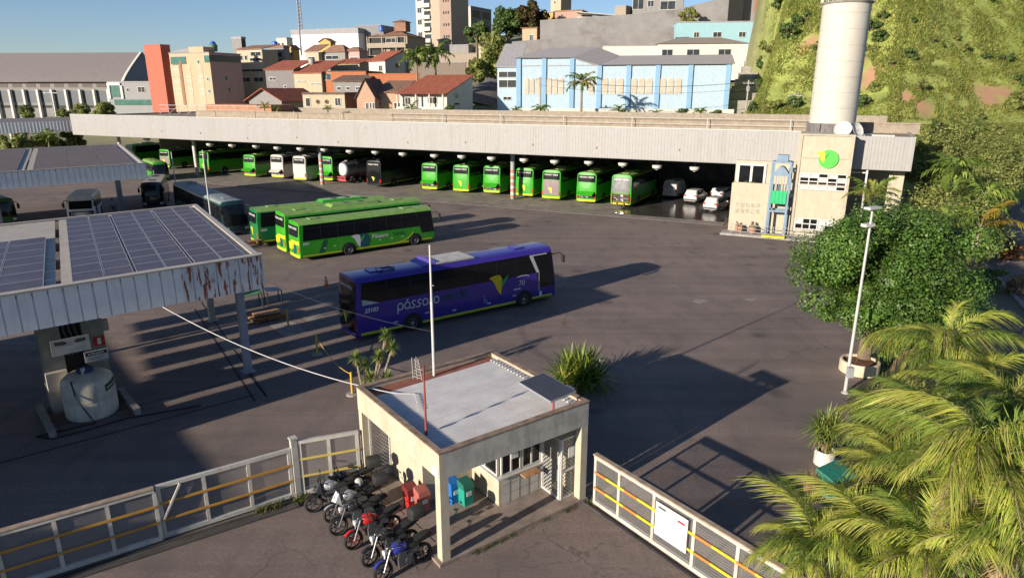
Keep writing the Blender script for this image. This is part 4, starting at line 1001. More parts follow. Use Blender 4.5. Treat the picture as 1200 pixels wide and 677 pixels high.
# ---------------------------------------------------------------- pump island pylon, tank, signs
PY = thing('pump_pylon', 'concrete pylon of two piers under the near canopy holding fuel pumps', 'pump pylon', (-20.0, 28.75, 0), CA)
cg = mat('pylon_concrete', (.27, .26, .21), .9, var=.15, dirt=(.12, .11, .09), damt=.4)
for x in (-.82, .86):
    m_ = MB(); m_.box2(x-.42, x+.42, -.3, .5, 0, 5.55); m_.build('pier', cg, PY)
m_ = MB(); m_.box2(-.38, .42, -.22, .4, 4.3, 5.5); m_.box2(-.01, .05, -.25, -.221, 4.3, 5.5, 1); m_.build('header_panel', [mat('tan_board', (.45, .28, .15), .8, var=.15), M['dgrey']], PY)
m_ = MB(); m_.box2(-.38, .42, .1, .4, 1.4, 4.28); m_.build('recess', M['black'], PY)
for k in range(3):
    m_ = MB(); m_.path([(-.2+.2*k, -.1, 4.2), (-.25+.22*k, -.2, 3.6), (-.15+.2*k, -.24, 3.2), (-.2+.15*k, -.1, 2.4)], .035, 6); m_.build('hose', M['dgrey'], PY)
m_ = MB(); m_.box2(-1.25, -.44, -.62, -.32, 0, 1.9); m_.build('pump_cabinet', mat('pale_cabinet', (.42, .38, .33), .6), PY); m_ = MB(); m_.box2(1.3, 1.55, -.1, .2, 3.2, 3.7); m_.build('junction_box', mat('pale_cabinet', (.42, .38, .33), .6), PY)
m_ = MB(); m_.box2(-1.75, -1.5, -3.2, .2, 0, .3); m_.box2(1.45, 1.7, -3.2, -.2, 0, .3); m_.build('island_kerb', M['conc'], PY)
def local(frame_loc, rz, x, y_, z=0): return Vector((frame_loc[0]+x*cos(rz)-y_*sin(rz), frame_loc[1]+x*sin(rz)+y_*cos(rz), z))
sg = thing('notice_board', 'large white notice board hung across the pump pylon above the tank', 'notice board', local(PY.location, CA, -.1, -.45, 2.95), CA)
m_ = MB(); m_.box(0, 0, 0, 1.5, .04, .72); m_.build('board', M['white'], sg)
m_ = MB(); m_.poly([(-.6, -.024, .12), (-.25, -.024, .08), (-.1, -.024, .16), (-.25, -.024, .26), (-.6, -.024, .27)], 0); m_.poly([(.6, -.024, .12), (.25, -.024, .08), (.15, -.024, .16), (.25, -.024, .26), (.6, -.024, .27)], 0)
for k in range(3): m_.box2(-.35, .4, -.025, -.021, -.12-.09*k, -.09-.09*k, 1)
m_.build('board_print', [M['dgrey'], mat('pale_grey_print', (.45, .45, .45), .7)], sg)
sg = thing('fire_sign', 'small red and white square sign on the right pylon pier', 'sign', local(PY.location, CA, 1.03, -.33, 2.85), CA)
m_ = MB(); m_.box(0, 0, 0, .46, .03, .46); m_.build('board', M['red'], sg); m_ = MB(); m_.box2(-.07, .07, -.022, -.016, -.15, .15); m_.build('symbol', DECALW, sg)
sg = thing('warning_sign', 'white sign with black heading below the red square sign', 'sign', local(PY.location, CA, .8, -.5, 2.25), CA)
m_ = MB(); m_.box(0, 0, 0, .95, .03, .5); m_.build('board', M['white'], sg)
m_ = MB(); m_.box2(-.42, .42, -.02, -.016, .03, .21); m_.build('heading_panel', M['black'], sg)
m_ = MB(); text_on(m_, 'ATENÇÃO', .14, (-.34, -.023, .07), (1, 0, 0), (0, 0, 1), bold=.003); m_.build('lettering', DECALW, sg)
m_ = MB(); m_.box2(-.35, .3, -.02, -.016, -.08, -.05); m_.box2(-.35, .2, -.02, -.016, -.16, -.13); m_.build('small_print', M['dgrey'], sg)
TK = thing('water_tank', 'squat white plastic tank with blue lid in front of the pump pylon', 'tank', local(PY.location, CA, .12, -1.55), CA)
m_ = MB(); m_.lathe([(1.0, 0), (1.04, .05), (1.04, .75), (1.02, .8), (1.04, .86), (1.04, 1.5), (.98, 1.72), (.8, 1.88), (.5, 1.97), (.3, 2.0)], n=36); m_.build('body', mat('white_plastic', (.62, .57, .46), .45, dirt=(.3, .26, .2), damt=.5), TK, True)
m_ = MB(); m_.lathe([(.34, 1.96), (.36, 2.1), (.3, 2.16), (.01, 2.17)], n=20); m_.build('lid', mat('blue_lid', (.05, .07, .16), .5), TK, True)
m_ = MB(); m_.lathe([(.09, 2.0), (.09, 2.25), (.01, 2.27)], (-.12, -.25, 0), 12); m_.build('valve', M['white'], TK)
m_ = MB(); vs = []
for j, z in enumerate((1.18, 1.5)):
    for i in range(6): a_ = radians(-62+i*8.5); vs.append((1.05*cos(a_), 1.05*sin(a_), z+.03*i))
m_.add(vs, [(i, i+1, 6+i+1, 6+i) for i in range(5)]); m_.build('label', mat('label_green', (.03, .09, .06), .5), TK)
m_ = MB(); m_.add([(1.058*cos(radians(-58+i*8)), 1.058*sin(radians(-58+i*8)), 1.31+.03*i+dz_) for dz_ in (0, .05) for i in range(5)], [(i, i+1, 6+i, 5+i) for i in range(4)]); m_.build('label_print', DECALW, TK)
hs = MB(); P_ = TK.location
hs.path([(P_.x-.1, P_.y-.9, 1.9), (P_.x+.2, P_.y-1.2, 1.2), (P_.x+.7, P_.y-1.2, .3), (P_.x+.8, P_.y-1.1, .05), (P_.x-.6, P_.y-2.0, .04), (P_.x-1.0, P_.y-2.3, .04), (P_.x-.2, P_.y-2.5, .04), (P_.x+.9, P_.y-1.6, .04), (P_.x+1.8, P_.y-.7, .04), (P_.x+4.6, P_.y+.6, .04)], .03, 6)
tag(hs.build('hose', M['black']), 'black hose draped down the tank and coiled on the ground', 'hose')
# drains and cable channel lines in the yard floor
dr = MB()
def strip(p, q_, w, z=.006, m=0, mb=None):
    p = Vector((p.x, p.y, z)); q_ = Vector((q_.x, q_.y, z)); d = (q_-p).normalized(); n = Vector((-d.y, d.x, 0))*(w/2); (mb or dr).quad(p-n, q_-n, q_+n, p+n, m)
strip(G(228, 362), G(299, 470), .09); strip(G(236, 354), G(312, 464), .09); strip(G(-10, 545), G(300, 462), .1); strip(G(60, 500), G(300, 440), .06)
strip(G(270, 372), G(470, 318), .09); strip(G(250, 372), G(420, 330), .09); strip(G(290, 437), G(312, 464), .07)
tag(dr.build('drain_channel', M['black']), kind='structure')
pt = MB()
for q_ in ((338, 385, 1.4, 2.6), (368, 372, 1.2, 1.5), (268, 405, .7, 1.6), (820, 352.5, .9, .7), (881, 350.5, .8, .55)):
    c_ = G(q_[0], q_[1]); pt.prism([(c_.x+a_*cos(.63)-b_*sin(.63), c_.y+a_*sin(.63)+b_*cos(.63)) for a_, b_ in ((-q_[2]/2, -q_[3]/2), (q_[2]/2, -q_[3]/2), (q_[2]/2, q_[3]/2), (-q_[2]/2, q_[3]/2))], -.02, .009)
tag(pt.build('yard_cover_slab', mat('pale_slab', (.24, .21, .18), .9, var=.3, scale=2)), kind='structure')
pv = MB(); pv.poly([(*G(x_, y_)[:2], .004) for x_, y_ in ((420, 425), (560, 386), (760, 440), (700, 470), (560, 420))]) 
# ---------------------------------------------------------------- gatehouse
GO, GR = (-2.1165, 17.4068, 0), .633
GH = thing('gatehouse', 'small flat-roofed gatehouse with white corrugated roof and open porch', 'gatehouse', GO, GR)
GW, GDp, GZ = 5.86, 5.76, 3.8
GCR = mat('gate_cream', (.48, .43, .32), .85, var=.08, patch=(.36, .31, .22), pscale=1.3, pamt=.5, dirt=(.36, .3, .2), damt=.4, bump=.12)
GGR = mat('gate_shaded_worn_cream', (.44, .42, .37), .85, var=.1, patch=(.27, .26, .24), pscale=1.6, pamt=.6, dirt=(.22, .2, .17), damt=.6, dscale=(2, 2, .3), bump=.12)  # greyer cream paints in the front beam's shade; grey patches are peeling paint
m_ = MB()
m_.box2(.17, GW, 0, .17, 2.95, GZ, 1); m_.box2(0, .17, 0, GDp, 2.95, GZ, 0); m_.box2(.17, GW, GDp-.17, GDp, 2.95, GZ, 0); m_.box2(GW-.17, GW, .17, GDp-.17, 2.95, GZ, 0)
m_.build('parapet', [GCR, GGR], GH)
m_ = MB(); e = .02
for a_ in ((-e, GW+e, -e, .19), (-e, .19, .192, GDp+e), (.192, GW+e, GDp-.19, GDp+e), (GW-.19, GW+e, .192, GDp-.192)): m_.box2(*a_, GZ+.002, GZ+.045)
m_.build('coping', mat('stained_coping', (.24, .17, .12), .9, var=.35, scale=4), GH)
m_ = MB()      # corrugated roof sheets sloping a little, ribs running front to back direction
nr = 42; x0, x1 = .2, GW-.55
for i in range(nr):
    a0 = lerp(.2, GDp-.75, i/nr); a1 = lerp(.2, GDp-.75, (i+.55)/nr); a2 = lerp(.2, GDp-.75, (i+.7)/nr); a3 = lerp(.2, GDp-.75, (i+.85)/nr); a4 = lerp(.2, GDp-.75, (i+1)/nr)
    for p_, q_, zp, zq in ((a0, a1, 0, 0), (a1, a2, 0, .04), (a2, a3, .04, .04), (a3, a4, .04, 0)):
        m_.quad((x0, p_, 3.6+zp), (x1, p_, 3.73+zp), (x1, q_, 3.73+zq), (x0, q_, 3.6+zq))
m_.build('roof', mat('white_roof_sheet', (.62, .60, .58), .5, var=.1, scale=1.2, dirt=(.5, .46, .44), damt=.6, dscale=(.5, 2, 1)), GH)
m_ = MB(); m_.box2(.18, GW-.2, GDp-.75, GDp-.175, 3.4, 3.66); m_.build('terracotta_strip', mat('terracotta_gutter', (.27, .10, .065), .8, var=.25, scale=3), GH)
m_ = MB(); m_.box2(GW-.52, GW-.175, .2, GDp-.76, 3.4, 3.74)
for k in range(26): m_.box2(GW-.55, GW-.4, .25+k*.19, .34+k*.19, 3.745, 3.79)
m_.build('side_gutter', M['white'], GH)
m_ = MB(); m_.box2(.3, GW-.3, .3, GDp-.3, 2.96, 3.1); m_.build('ceiling', GGR, GH)
def wall(nm, *a, m=GCR):
    q_ = MB(); q_.box2(*a); return q_.build(nm, m, GH)
for x in (0, GW-.3): q_ = MB(); q_.box2(x+.005, x+.295, .005, .295, 0, 2.948); q_.build('porch_post', GCR, GH)
wall('wall', 1.05, 1.2, 3.05, 5.5, .13, 2.948); wall('wall', 1.201, 3.05, 3.05, 3.2, .13, 2.948)
q_ = MB(); q_.box2(0.01, .25, GDp-.27, GDp-.01, 0, 2.948); q_.build('corner_post', GCR, GH)
wall('wall', GW-.17, GW-.01, .62, GDp-.17, .13, 2.948); wall('wall', 1.05, GW-.2, GDp-.17, GDp-.01, .13, 2.948)
# booth
wall('booth_wall', 3.06, 3.2, 1.36, 3.4, .13, 1.15); wall('booth_wall', 3.2, 4.98, 1.36, 1.5, .13, 1.15, m=mat('concrete_block_paint', (.5, .47, .41), .9, var=.1, dirt=(.25, .23, .2), damt=.5))
q_ = MB()
for k in range(4): q_.box2(3.2+.42*k+.3, 3.2+.42*k+.32, 1.352, 1.358, .13, 1.1)
for z in (.5, .85): q_.box2(3.22, 4.96, 1.352, 1.357, z, z+.015)
q_.build('block_joint', M['conc'], GH)
q_ = MB(); q_.box2(2.98, 3.25, 1.28, 3.39, 1.155, 1.2); q_.box2(3.251, 4.98, 1.28, 1.6, 1.155, 1.2); q_.build('sill', M['white'], GH)
def booth_window(x0, x1, y0, y1, z0, z1):
    q_ = MB()
    if abs(x1-x0) > abs(y1-y0):
        q_.box2(x0, x1, y0+.03, y0+.05, z0, z1, 1)
        for x in (x0, (x0+x1)/2-.03, x1-.06): q_.box2(x, x+.06, y0, y0+.08, z0, z1)
        q_.box2(x0, x1, y0-.005, y0+.085, z0, z0+.06); q_.box2(x0, x1, y0-.005, y0+.085, z1-.06, z1)
    else:
        q_.box2(x0+.03, x0+.05, y0, y1, z0, z1, 1)
        for y_ in (y0, (y0+y1)/2-.03, y1-.06): q_.box2(x0, x0+.08, y_, y_+.05, z0, z1)
        q_.box2(x0-.005, x0+.085, y0, y1, z0, z0+.06); q_.box2(x0-.005, x0+.085, y0, y1, z1-.06, z1)
    return q_.build('window', [M['white'], M['glass']], GH)
booth_window(3.08, 3.08, 1.5, 3.0, 1.205, 2.3)
booth_window(3.2, 4.05, 1.4, 1.4, 1.205, 2.3); booth_window(4.08, 4.95, 1.4, 1.4, 1.205, 2.3)
q_ = MB(); q_.box2(3.07, 3.19, 1.37, 3.39, 2.32, 2.945); q_.box2(3.2, 4.98, 1.38, 1.49, 2.32, 2.945); q_.build('lintel', GCR, GH)
q_ = MB(); q_.box2(3.6, 3.9, 1.37, 1.39, 1.75, 2.15); q_.build('posted_sheet', DECALW, GH)
q_ = MB(); q_.box2(3.9, 4.6, .95, 1.27, 1.1, 1.14); q_.build('counter_shelf', M['wood'], GH)
q_ = MB(); q_.box2(-.12, GW+.02, -.06, GDp-.3, -.02, .125); q_.build('porch_floor', mat('porch_concrete', (.24, .19, .16), .9, var=.25, scale=2, dirt=(.1, .09, .08), damt=.5), GH)
WIREW = meshwire('white_grille', (.5, .5, .47), .105, .17)
def grille(p0, p1, z0, z1, parent, nm='grille_door', mid=()):
    p0 = Vector(p0); p1 = Vector(p1); L = (p1-p0).length; rz = atan2(p1.y-p0.y, p1.x-p0.x)
    f_ = MB(); 
    for x in (0, L): f_.box2(x-.04, x+.04, -.04, .04, z0, z1)
    for z in (z0, z1-.07)+tuple(mid): f_.box2(.04, L-.04, -.035, .035, z, z+.07)
    o = f_.build(nm, M['white'], parent, loc=(p0.x, p0.y, 0), rz=rz)
    w_ = MB(); w_.quad((.04, 0, z0+.05), (L-.04, 0, z0+.05), (L-.04, 0, z1-.05), (.04, 0, z1-.05)); w_.build('wire_mesh', WIREW, o)
    return o
grille((4.98, .42, 0), (4.98, 1.36, 0), .14, 2.5, GH); grille((5.02, .38, 0), (5.84, .38, 0), .14, 2.5, GH, mid=(1.2,)); grille((.28, 5.5, 0), (1.04, 5.5, 0), .14, 2.9, GH)
q_ = MB(); q_.box2(5.3, 5.6, .36, .342, 1.7, 2.1); q_.build('plaque', DECALW, GH)
q_ = MB(); q_.box2(-.02, -.002, .06, .46, 3.0, 3.3); q_.build('wall_plaque', mat('pale_blue_plaque', (.5, .6, .75), .5), GH)
def gl(x, y_, z=0): return local(GO, GR, x, y_, z)
# things on the gatehouse roof
t_ = thing('flagpole', 'tall white pole standing on the back edge of the gatehouse roof', 'flagpole', gl(2.9, GDp-.45, 3.56), 0)
q_ = MB(); q_.lathe([(.16, 0), (.16, .06), (.09, .1)], n=14); q_.build('base', M['white'], t_)
q_ = MB(); q_.tube((0, 0, .1), (0, 0, 3.0), .055, .05, 10); q_.tube((0, 0, 3.0), (0, 0, 5.1), .04, .03, 8); q_.build('pole', M['white'], t_, True)
q_ = MB(); q_.tube((-.02, 0, 3.6), (.1, 0, 3.6), .02); q_.build('pulley', M['grey'], t_)
t_ = thing('antenna_pole', 'thin rusty red pole with a white grid antenna on the gatehouse roof', 'antenna', gl(.45, 1.55, 3.6), GR)
q_ = MB(); q_.tube((0, 0, 0), (0, 0, 2.35), .04, .03, 8); q_.build('pole', mat('rust_red_pole', (.28, .06, .04), .7), t_)
q_ = MB()
for k in range(7): q_.path([(-.1-.02*k, -.05, 1.95+.1*k), (-.18, .08, 1.97+.1*k), (-.26+.02*k, .22, 1.99+.1*k)], .006, 5)
for s_ in (0, 1, 2): q_.tube((-.1-.08*s_, -.05+.13*s_, 1.9), (-.2-.04*s_, -.05+.13*s_, 2.6), .008)
q_.tube((0, 0, 2.2), (-.18, .08, 2.25), .012); q_.build('grid_antenna', M['white'], t_)
t_ = thing('solar_panel', 'single dark solar panel propped on a red post at the gatehouse roof corner', 'solar panel', gl(4.5, .15, 3.5), GR)
q_ = MB(); q_.tube((0, .1, 0), (0, .1, .98), .04); q_.tube((0, .1, .7), (.2, .5, .97), .03); q_.build('post', mat('rust_red_pole', (.28, .06, .04), .7), t_)
q_ = MB(); q_.box(0, 0, 0, 1.02, 1.66, .035); q_.box(0, 0, -.012, 1.07, 1.71, .05, m=1); q_.xf(Matrix.Translation((.0, .45, 1.0)) @ Matrix.Rotation(radians(2), 4, 'X') @ Matrix.Rotation(radians(-4), 4, 'Y')); q_.build('panel', [mat('dark_single_cells', (.05, .05, .06), .35), PFRAME], t_)
t_ = thing('floodlight', 'small white floodlight fixed at the right roof edge of the gatehouse', 'floodlight', gl(5.75, 1.0, 3.62), GR)
q_ = MB(); q_.tube((0, 0, 0), (.0, 0, .22), .035); q_.build('bracket', M['white'], t_)
q_ = MB(); q_.box(.05, 0, .3, .36, .26, .2, ry=.4); q_.build('lamp_head', M['white'], t_)
def wire(name, label, pts, r_, m_, cat='cable'):
    q_ = MB(); q_.path(pts, r_, 6); return tag(q_.build(name, m_, None, True), label, cat)
a_ = Vector((-19.4, 28.9, 5.6)); c_ = gl(.9, 4.6, 3.75)
a_ = local(A1, CA, -4.2, .1, 5.6)
pts = [a_.lerp(c_, t)-Vector((0, 0, 1.1*4*t*(1-t)*.42)) for t in [i/16 for i in range(17)]]+[gl(1.5, 4.2, 3.72), gl(1.0, 3.0, 3.72)]
wire('cable', 'thick white cable sagging from the near canopy to the gatehouse roof', pts, .017, M['white'])
a_ = gl(2.9, GDp-.45, 5.4); c_ = local(A1, CA, .0, 6.0, 6.0)
wire('thin_wire', 'thin dark wire strung behind the blue bus from the flagpole to the canopy', [a_.lerp(c_, t)-Vector((0, 0, .5*4*t*(1-t))) for t in [i/12 for i in range(13)]], .005, M['dgrey'], 'wire')
# ---------------------------------------------------------------- gates and fences
WIREG = meshwire('grey_wire', (.26, .25, .235), .038, .2)
RAILO = mat('ochre_rail', (.42, .22, .035), .6, dirt=(.35, .22, .12), damt=.5)
def railmat():
    m = mat('yellow_orange_rail', (.62, .50, .03), .55, var=.05); nt = m.node_tree; L = nt.links; bs = nt.nodes['Principled BSDF']; src = bs.inputs['Base Color'].links[0].from_socket
    tc = _n(nt, 'ShaderNodeTexCoord'); sx = _n(nt, 'ShaderNodeSeparateXYZ'); L.new(tc.outputs['Object'], sx.inputs[0])
    dv = _n(nt, 'ShaderNodeMath', operation='DIVIDE'); dv.inputs[1].default_value = 1.45; L.new(sx.outputs[0], dv.inputs[0]); fr = _n(nt, 'ShaderNodeMath', operation='FRACT'); L.new(dv.outputs[0], fr.inputs[0])
    gt = _n(nt, 'ShaderNodeMath', operation='LESS_THAN'); gt.inputs[1].default_value = .42; L.new(fr.outputs[0], gt.inputs[0]); mx = _n(nt, 'ShaderNodeMix', data_type='RGBA'); L.new(gt.outputs[0], mx.inputs[0]); L.new(src, mx.inputs[6]); mx.inputs[7].default_value = (.58, .2, .04, 1); L.new(mx.outputs[2], bs.inputs['Base Color']); return m
FENW = mat('gate_white_steel', (.46, .445, .40), .6, dirt=(.3, .2, .13), damt=.55, dscale=(2, 2, 1))
def gate(name, label, cat, p0, p1, posts, h, rail, brace=False, rustytop=True, lift=.1):
    p0 = Vector(p0); p1 = Vector(p1); L = (p1-p0).length; rz = atan2(p1.y-p0.y, p1.x-p0.x)
    t_ = thing(name, label, cat, p0, rz)
    for x in posts:
        q_ = MB(); q_.box2(x-.055, x+.055, -.05, .05, lift, h-.12); q_.build('post', FENW, t_)
    q_ = MB(); q_.box2(0, L, -.06, .06, h-.12, h); q_.box2(0, L, -.055, .055, lift-.02, lift+.12); q_.build('frame', FENW, t_)
    if rustytop: q_ = MB(); q_.box2(-.02, L, -.09, .09, h+.002, h+.05); q_.build('cap_rail', mat('rust_stained_cap', (.33, .25, .18), .8, var=.3, scale=3), t_)
    for z in (.34, .66):
        q_ = MB(); q_.box2(.05, L, -.075, -.04, lift+(h-lift)*z-.04, lift+(h-lift)*z+.04); q_.build('rail', rail, t_)
    q_ = MB(); q_.quad((.02, .015, lift+.1), (L-.02, .015, lift+.1), (L-.02, .015, h-.1), (.02, .015, h-.1)); q_.build('wire_mesh', WIREG, t_)
    if brace: q_ = MB(); q_.beam((.1, -.09, h-1.2), (.7, -.09, h-.1), .06, .06); q_.build('brace', FENW, t_)
    return t_
lf0 = Vector((-19.6, 13.1, 0)); lf1 = Vector((-11.24, 18.66, 0)); lf2 = Vector((-7.72, 21.0, 0))
L1 = (lf1-lf0).length
gate('sliding_gate', 'grey mesh sliding gate at lower left with two ochre rails', 'gate', lf0+Vector((.06, -.09, 0)), lf1+Vector((.0, -.09, 0)), [L1*.0+.06, L1-6.9, L1-5.5, L1-4.1, L1-2.7, L1-1.35, L1-.06], 1.95, RAILO)
L2 = (lf2-lf1).length
gate('mesh_fence', 'white framed mesh fence panel ending at the post by the motorcycles', 'fence', lf1, lf2, [.07, L2*.33, L2*.66, L2-.07], 1.98, RAILO, brace=True, rustytop=False)
q_ = MB(); q_.box2(-.1, .1, -.1, .1, 0, 2.3); q_.box2(-.13, .13, -.13, .13, 2.3, 2.36)
tag(q_.build('gate_post', FENW, loc=(-7.62, 21.06, 0), rz=GR), 'thick white post between the mesh fence and the motorcycle gate', 'post')
lg0 = Vector((-7.5, 21.12, 0)); lg1 = gl(-.12, GDp-.15); LL = (lg1-lg0).length
gate('mesh_gate', 'white mesh gate behind the motorcycles joining the gatehouse corner', 'gate', lg0, lg1, [.06, LL*.5, LL-.06], 2.2, mat('pale_ochre_rail', (.5, .38, .1), .6), rustytop=False)
rg0 = Vector((2.86, 20.62, 0)); rdir = Vector((sin(GR), -cos(GR), 0))
RG = gate('sliding_gate', 'long pale mesh gate at right with yellow and orange rails', 'gate', rg0, rg0+rdir*11, [.06, 1.2, 2.72, 4.3, 5.8, 7.3, 8.8, 10.3, 10.94], 1.95, railmat())
sgp = rg0+rdir*3.5
sg = thing('gate_sign', 'white printed board wired to the long right gate', 'sign', (sgp.x-.1*cos(GR), sgp.y-.1*sin(GR), 1.12), atan2(rdir.y, rdir.x))
sg.location = sgp+Vector((-cos(GR)*.0, 0, 1.15))+Vector((-cos(GR), -sin(GR), 0))*.11
q_ = MB(); q_.box(0, 0, 0, 1.25, .02, 1.15); q_.build('board', DECALW, sg)
q_ = MB(); q_.box2(-.62, .62, -.014, -.0105, -.24, .06, 0); q_.box2(-.52, -.22, -.014, -.0105, .40, .47, 1); q_.box2(.25, .52, -.014, -.0105, .32, .39, 2)
for k in range(3): q_.box2(-.15, .2, -.014, -.0105, .22-.06*k, .245-.06*k, 0)
q_.build('board_print', [mat('pale_grey_print', (.45, .45, .45), .7), M['dgrey'], M['red']], sg)
tr_ = MB(); n_ = Vector((cos(GR), sin(GR), 0))
for off in (-.22, .22): a_ = rg0-rdir*.3+n_*off; b_ = rg0+rdir*12+n_*off; tr_.beam((a_.x, a_.y, .02), (b_.x, b_.y, .02), .08, .05)
a_ = lf0+Vector((0, -.2, 0)); b_ = lf2+Vector((.1, -.2, 0)); tr_.beam((a_.x, a_.y, .02), (b_.x, b_.y, .02), .1, .05); a_ += Vector((.15, -.25, 0)); b_ += Vector((.15, -.25, 0)); tr_.beam((a_.x, a_.y, .03), (b_.x, b_.y, .03), .3, .07)
tag(tr_.build('gate_track', mat('dark_track', (.06, .055, .05), .8, var=.3)), kind='structure')
# ---------------------------------------------------------------- bins and small things at the porch
def bin_(label, x, y_, col, rz, w=.42, h=.95, lid=None, swing=False):
    t_ = thing('litter_bin', label, 'bin', gl(x, y_, .125), GR+rz, 'coloured bins by the gatehouse')
    q_ = MB(); a_ = w/2*.85; b_ = w/2; v = [(-a_, -a_, 0), (a_, -a_, 0), (a_, a_, 0), (-a_, a_, 0), (-b_, -b_, h*.72), (b_, -b_, h*.72), (b_, b_, h*.72), (-b_, b_, h*.72)]
    q_.add(v, [(3, 2, 1, 0), (4, 5, 6, 7), (0, 1, 5, 4), (1, 2, 6, 5), (2, 3, 7, 6), (3, 0, 4, 7)]); q_.build('body', col, t_)
    q_ = MB(); c_ = b_+.02; v = [(-c_, -c_, h*.725), (c_, -c_, h*.725), (c_, c_, h*.725), (-c_, c_, h*.725), (-c_*.9, -c_*.7, h*.9), (c_*.9, -c_*.7, h*.9), (c_*.9, c_*.9, h), (-c_*.9, c_*.9, h)]
    q_.add(v, [(3, 2, 1, 0), (4, 5, 6, 7), (0, 1, 5, 4), (1, 2, 6, 5), (2, 3, 7, 6), (3, 0, 4, 7)]); q_.build('lid', lid or col, t_)
    q_ = MB(); q_.box2(-.1, .1, -b_-.008, -b_+.02, h*.42, h*.6); q_.build('sticker', DECALW, t_)
    return t_
bin_('deep red litter bin at the left of a pair in the porch', .6, 3.1, M['red'], 0, .42, .88, mat('maroon', (.16, .02, .02), .5))
bin_('faded salmon red litter bin beside the deep red one', .82, 2.72, mat('salmon', (.36, .11, .09), .5), 0, .42, .88)
bin_('teal green litter bin with a pale sticker on the porch', 2.25, 2.2, mat('teal_bin', (.02, .28, .2), .45), .05, .42, .92, mat('dark_teal', (.02, .13, .1), .45))
bin_('bright blue litter bin half hidden behind the teal bin', 1.95, 2.55, mat('bright_blue', (.02, .16, .5), .45), .05, .4, .88)
# ---------------------------------------------------------------- motorcycles
RIMR = mat('red_rim', (.35, .02, .03), .4); MRED = mat('moto_red', (.5, .02, .02), .25, coat=.5); MBLU = mat('moto_blue', (.03, .04, .28), .25, coat=.5); MSIL = mat('moto_silver', (.45, .46, .47), .3, .4, coat=.3); MBLK = mat('moto_black', (.02, .02, .022), .25, coat=.4)
def park(fx, fy, head, *a, **k):
    h_ = radians(head); return make_moto(a[0], (fx-1.33*cos(h_), fy-1.33*sin(h_), 0), h_, *a[1:], **k)
park(-6.75, 20.15, 207, 'silver and black adventure motorcycle nearest the mesh gate', MSIL, None, False, 'adv', MBLK)
park(-6.45, 20.75, 204, 'all black motorcycle with top box against the mesh gate', MBLK, None, True, 'adv')
park(-5.95, 19.55, 207, 'silver faired motorcycle with black top box', MSIL, None, True, 'street', MSIL)
park(-5.6, 18.9, 210, 'black motorcycle between the silver faired one and the red one', MBLK, None, False, 'street')
park(-4.95, 18.2, 216, 'red motorcycle with red wheel rims', MRED, RIMR, False, 'street', None, MRED)
park(-4.25, 17.4, 218, 'black motorcycle with large top box beside the blue one', MBLK, None, True, 'street')
park(-3.75, 16.75, 219, 'blue motorcycle nearest the porch post', MBLU, None, False, 'street', None, MBLU)
t_ = thing('helmet', 'white motorcycle helmet hung on the bike by the mesh gate', 'helmet', (-5.25, 20.35, 1.05), .3)
q_ = MB(); q_.lathe([(.1, -.12), (.13, -.08), (.145, 0), (.12, .09), (.07, .13), (.005, .145)], n=16); q_.build('shell', M['white'], t_, True); q_ = MB(); q_.lathe([(.135, -.05), (.149, 0), (.14, .05)], n=16, caps=False); q_.f = q_.f[:12]; q_.m = q_.m[:12]; q_.build('visor', M['glass'], t_)
# ---------------------------------------------------------------- poles in the yard
def lamp_post(label, base, top_z, kind=0):
    t_ = thing('lamp_post', label, 'lamp post', base, 0); h = top_z-base.z
    q_ = MB(); q_.tube((0, 0, 0), (0, 0, h), .085, .05, 12); q_.lathe([(.18, 0), (.18, .03), (.09, .08)], n=14); q_.build('pole', mat('galvanised_pole', (.48, .48, .46), .5, .2), t_, True)
    if kind:
        q_ = MB(); q_.box(-.1, 0, h-.75, .55, .3, .13, .4); q_.tube((-.1, 0, h-.75), (0, 0, h-.7), .03); q_.build('lamp_head', M['white'], t_)
        q_ = MB(); q_.box(.0, 0, h+.02, .8, .32, .1, .5); q_.build('lamp_head', M['white'], t_)
        q_ = MB(); q_.box2(-.14, .14, -.3, -.08, .9, 1.4); q_.build('switch_box', M['grey'], t_)
    return t_
lamp_post('tall galvanised lamp post with two heads in front of the big round tree', Vector((15.97, 29.71, 0)), 8.9, 1)
b_ = G(209, 239); lamp_post('bare white mast standing left of the dark parked bus', Vector((b_.x, b_.y, 0)), zrow(b_.x, b_.y, 178))
b_ = Vector((-26.9, 61.5, 0)); q_ = D(244, 230, 61.5); lamp_post('bare white mast rising in front of the dark parked bus', Vector((q_.x, 61.5, 0)), zrow(q_.x, 61.5, 176))
for i, (px, py, lb) in enumerate(((338, 383, 'by the work bench'), (372, 415, 'between the other two bollards'), (413, 462, 'nearest the gatehouse'))):
    b_ = G(px, py); t_ = thing('bollard', 'yellow steel bollard on a concrete foot '+lb, 'bollard', b_, .63, 'yellow bollards with a chain')
    q_ = MB(); q_.tube((0, 0, 0), (0, 0, 1.15), .055, .055, 10); q_.build('post', M['yellow'], t_); q_ = MB(); q_.lathe([(.3, 0), (.28, .06), (.1, .08)], n=10); q_.build('foot', M['conc'], t_)
def chain(label, a, b, sag=.35):
    q_ = MB(); q_.path([a.lerp(b, t)-Vector((0, 0, sag*4*t*(1-t))) for t in [i/10 for i in range(11)]], .02, 5); return tag(q_.build('chain', M['yellow']), label, 'chain')
a_, b_, c_ = G(338, 383), G(372, 415), G(413, 462); up = Vector((0, 0, 1.05))
chain('yellow chain sagging between the middle bollard and the one nearest the gatehouse', b_+up, c_+up)
t_ = thing('traffic_cone', 'orange and white traffic cone behind the blue bus', 'traffic cone', G(382.5, 335), 0)
q_ = MB(); q_.box(0, 0, .02, .4, .4, .04)
zs = [.04, .2, .32, .46, .58, .75]
for i in range(5): r0 = .17-.17*zs[i]; r1 = .17-.17*zs[i+1]; q_.lathe([(r0+.0, zs[i]), (r1, zs[i+1])], n=14, m=i % 2, caps=(i == 4))
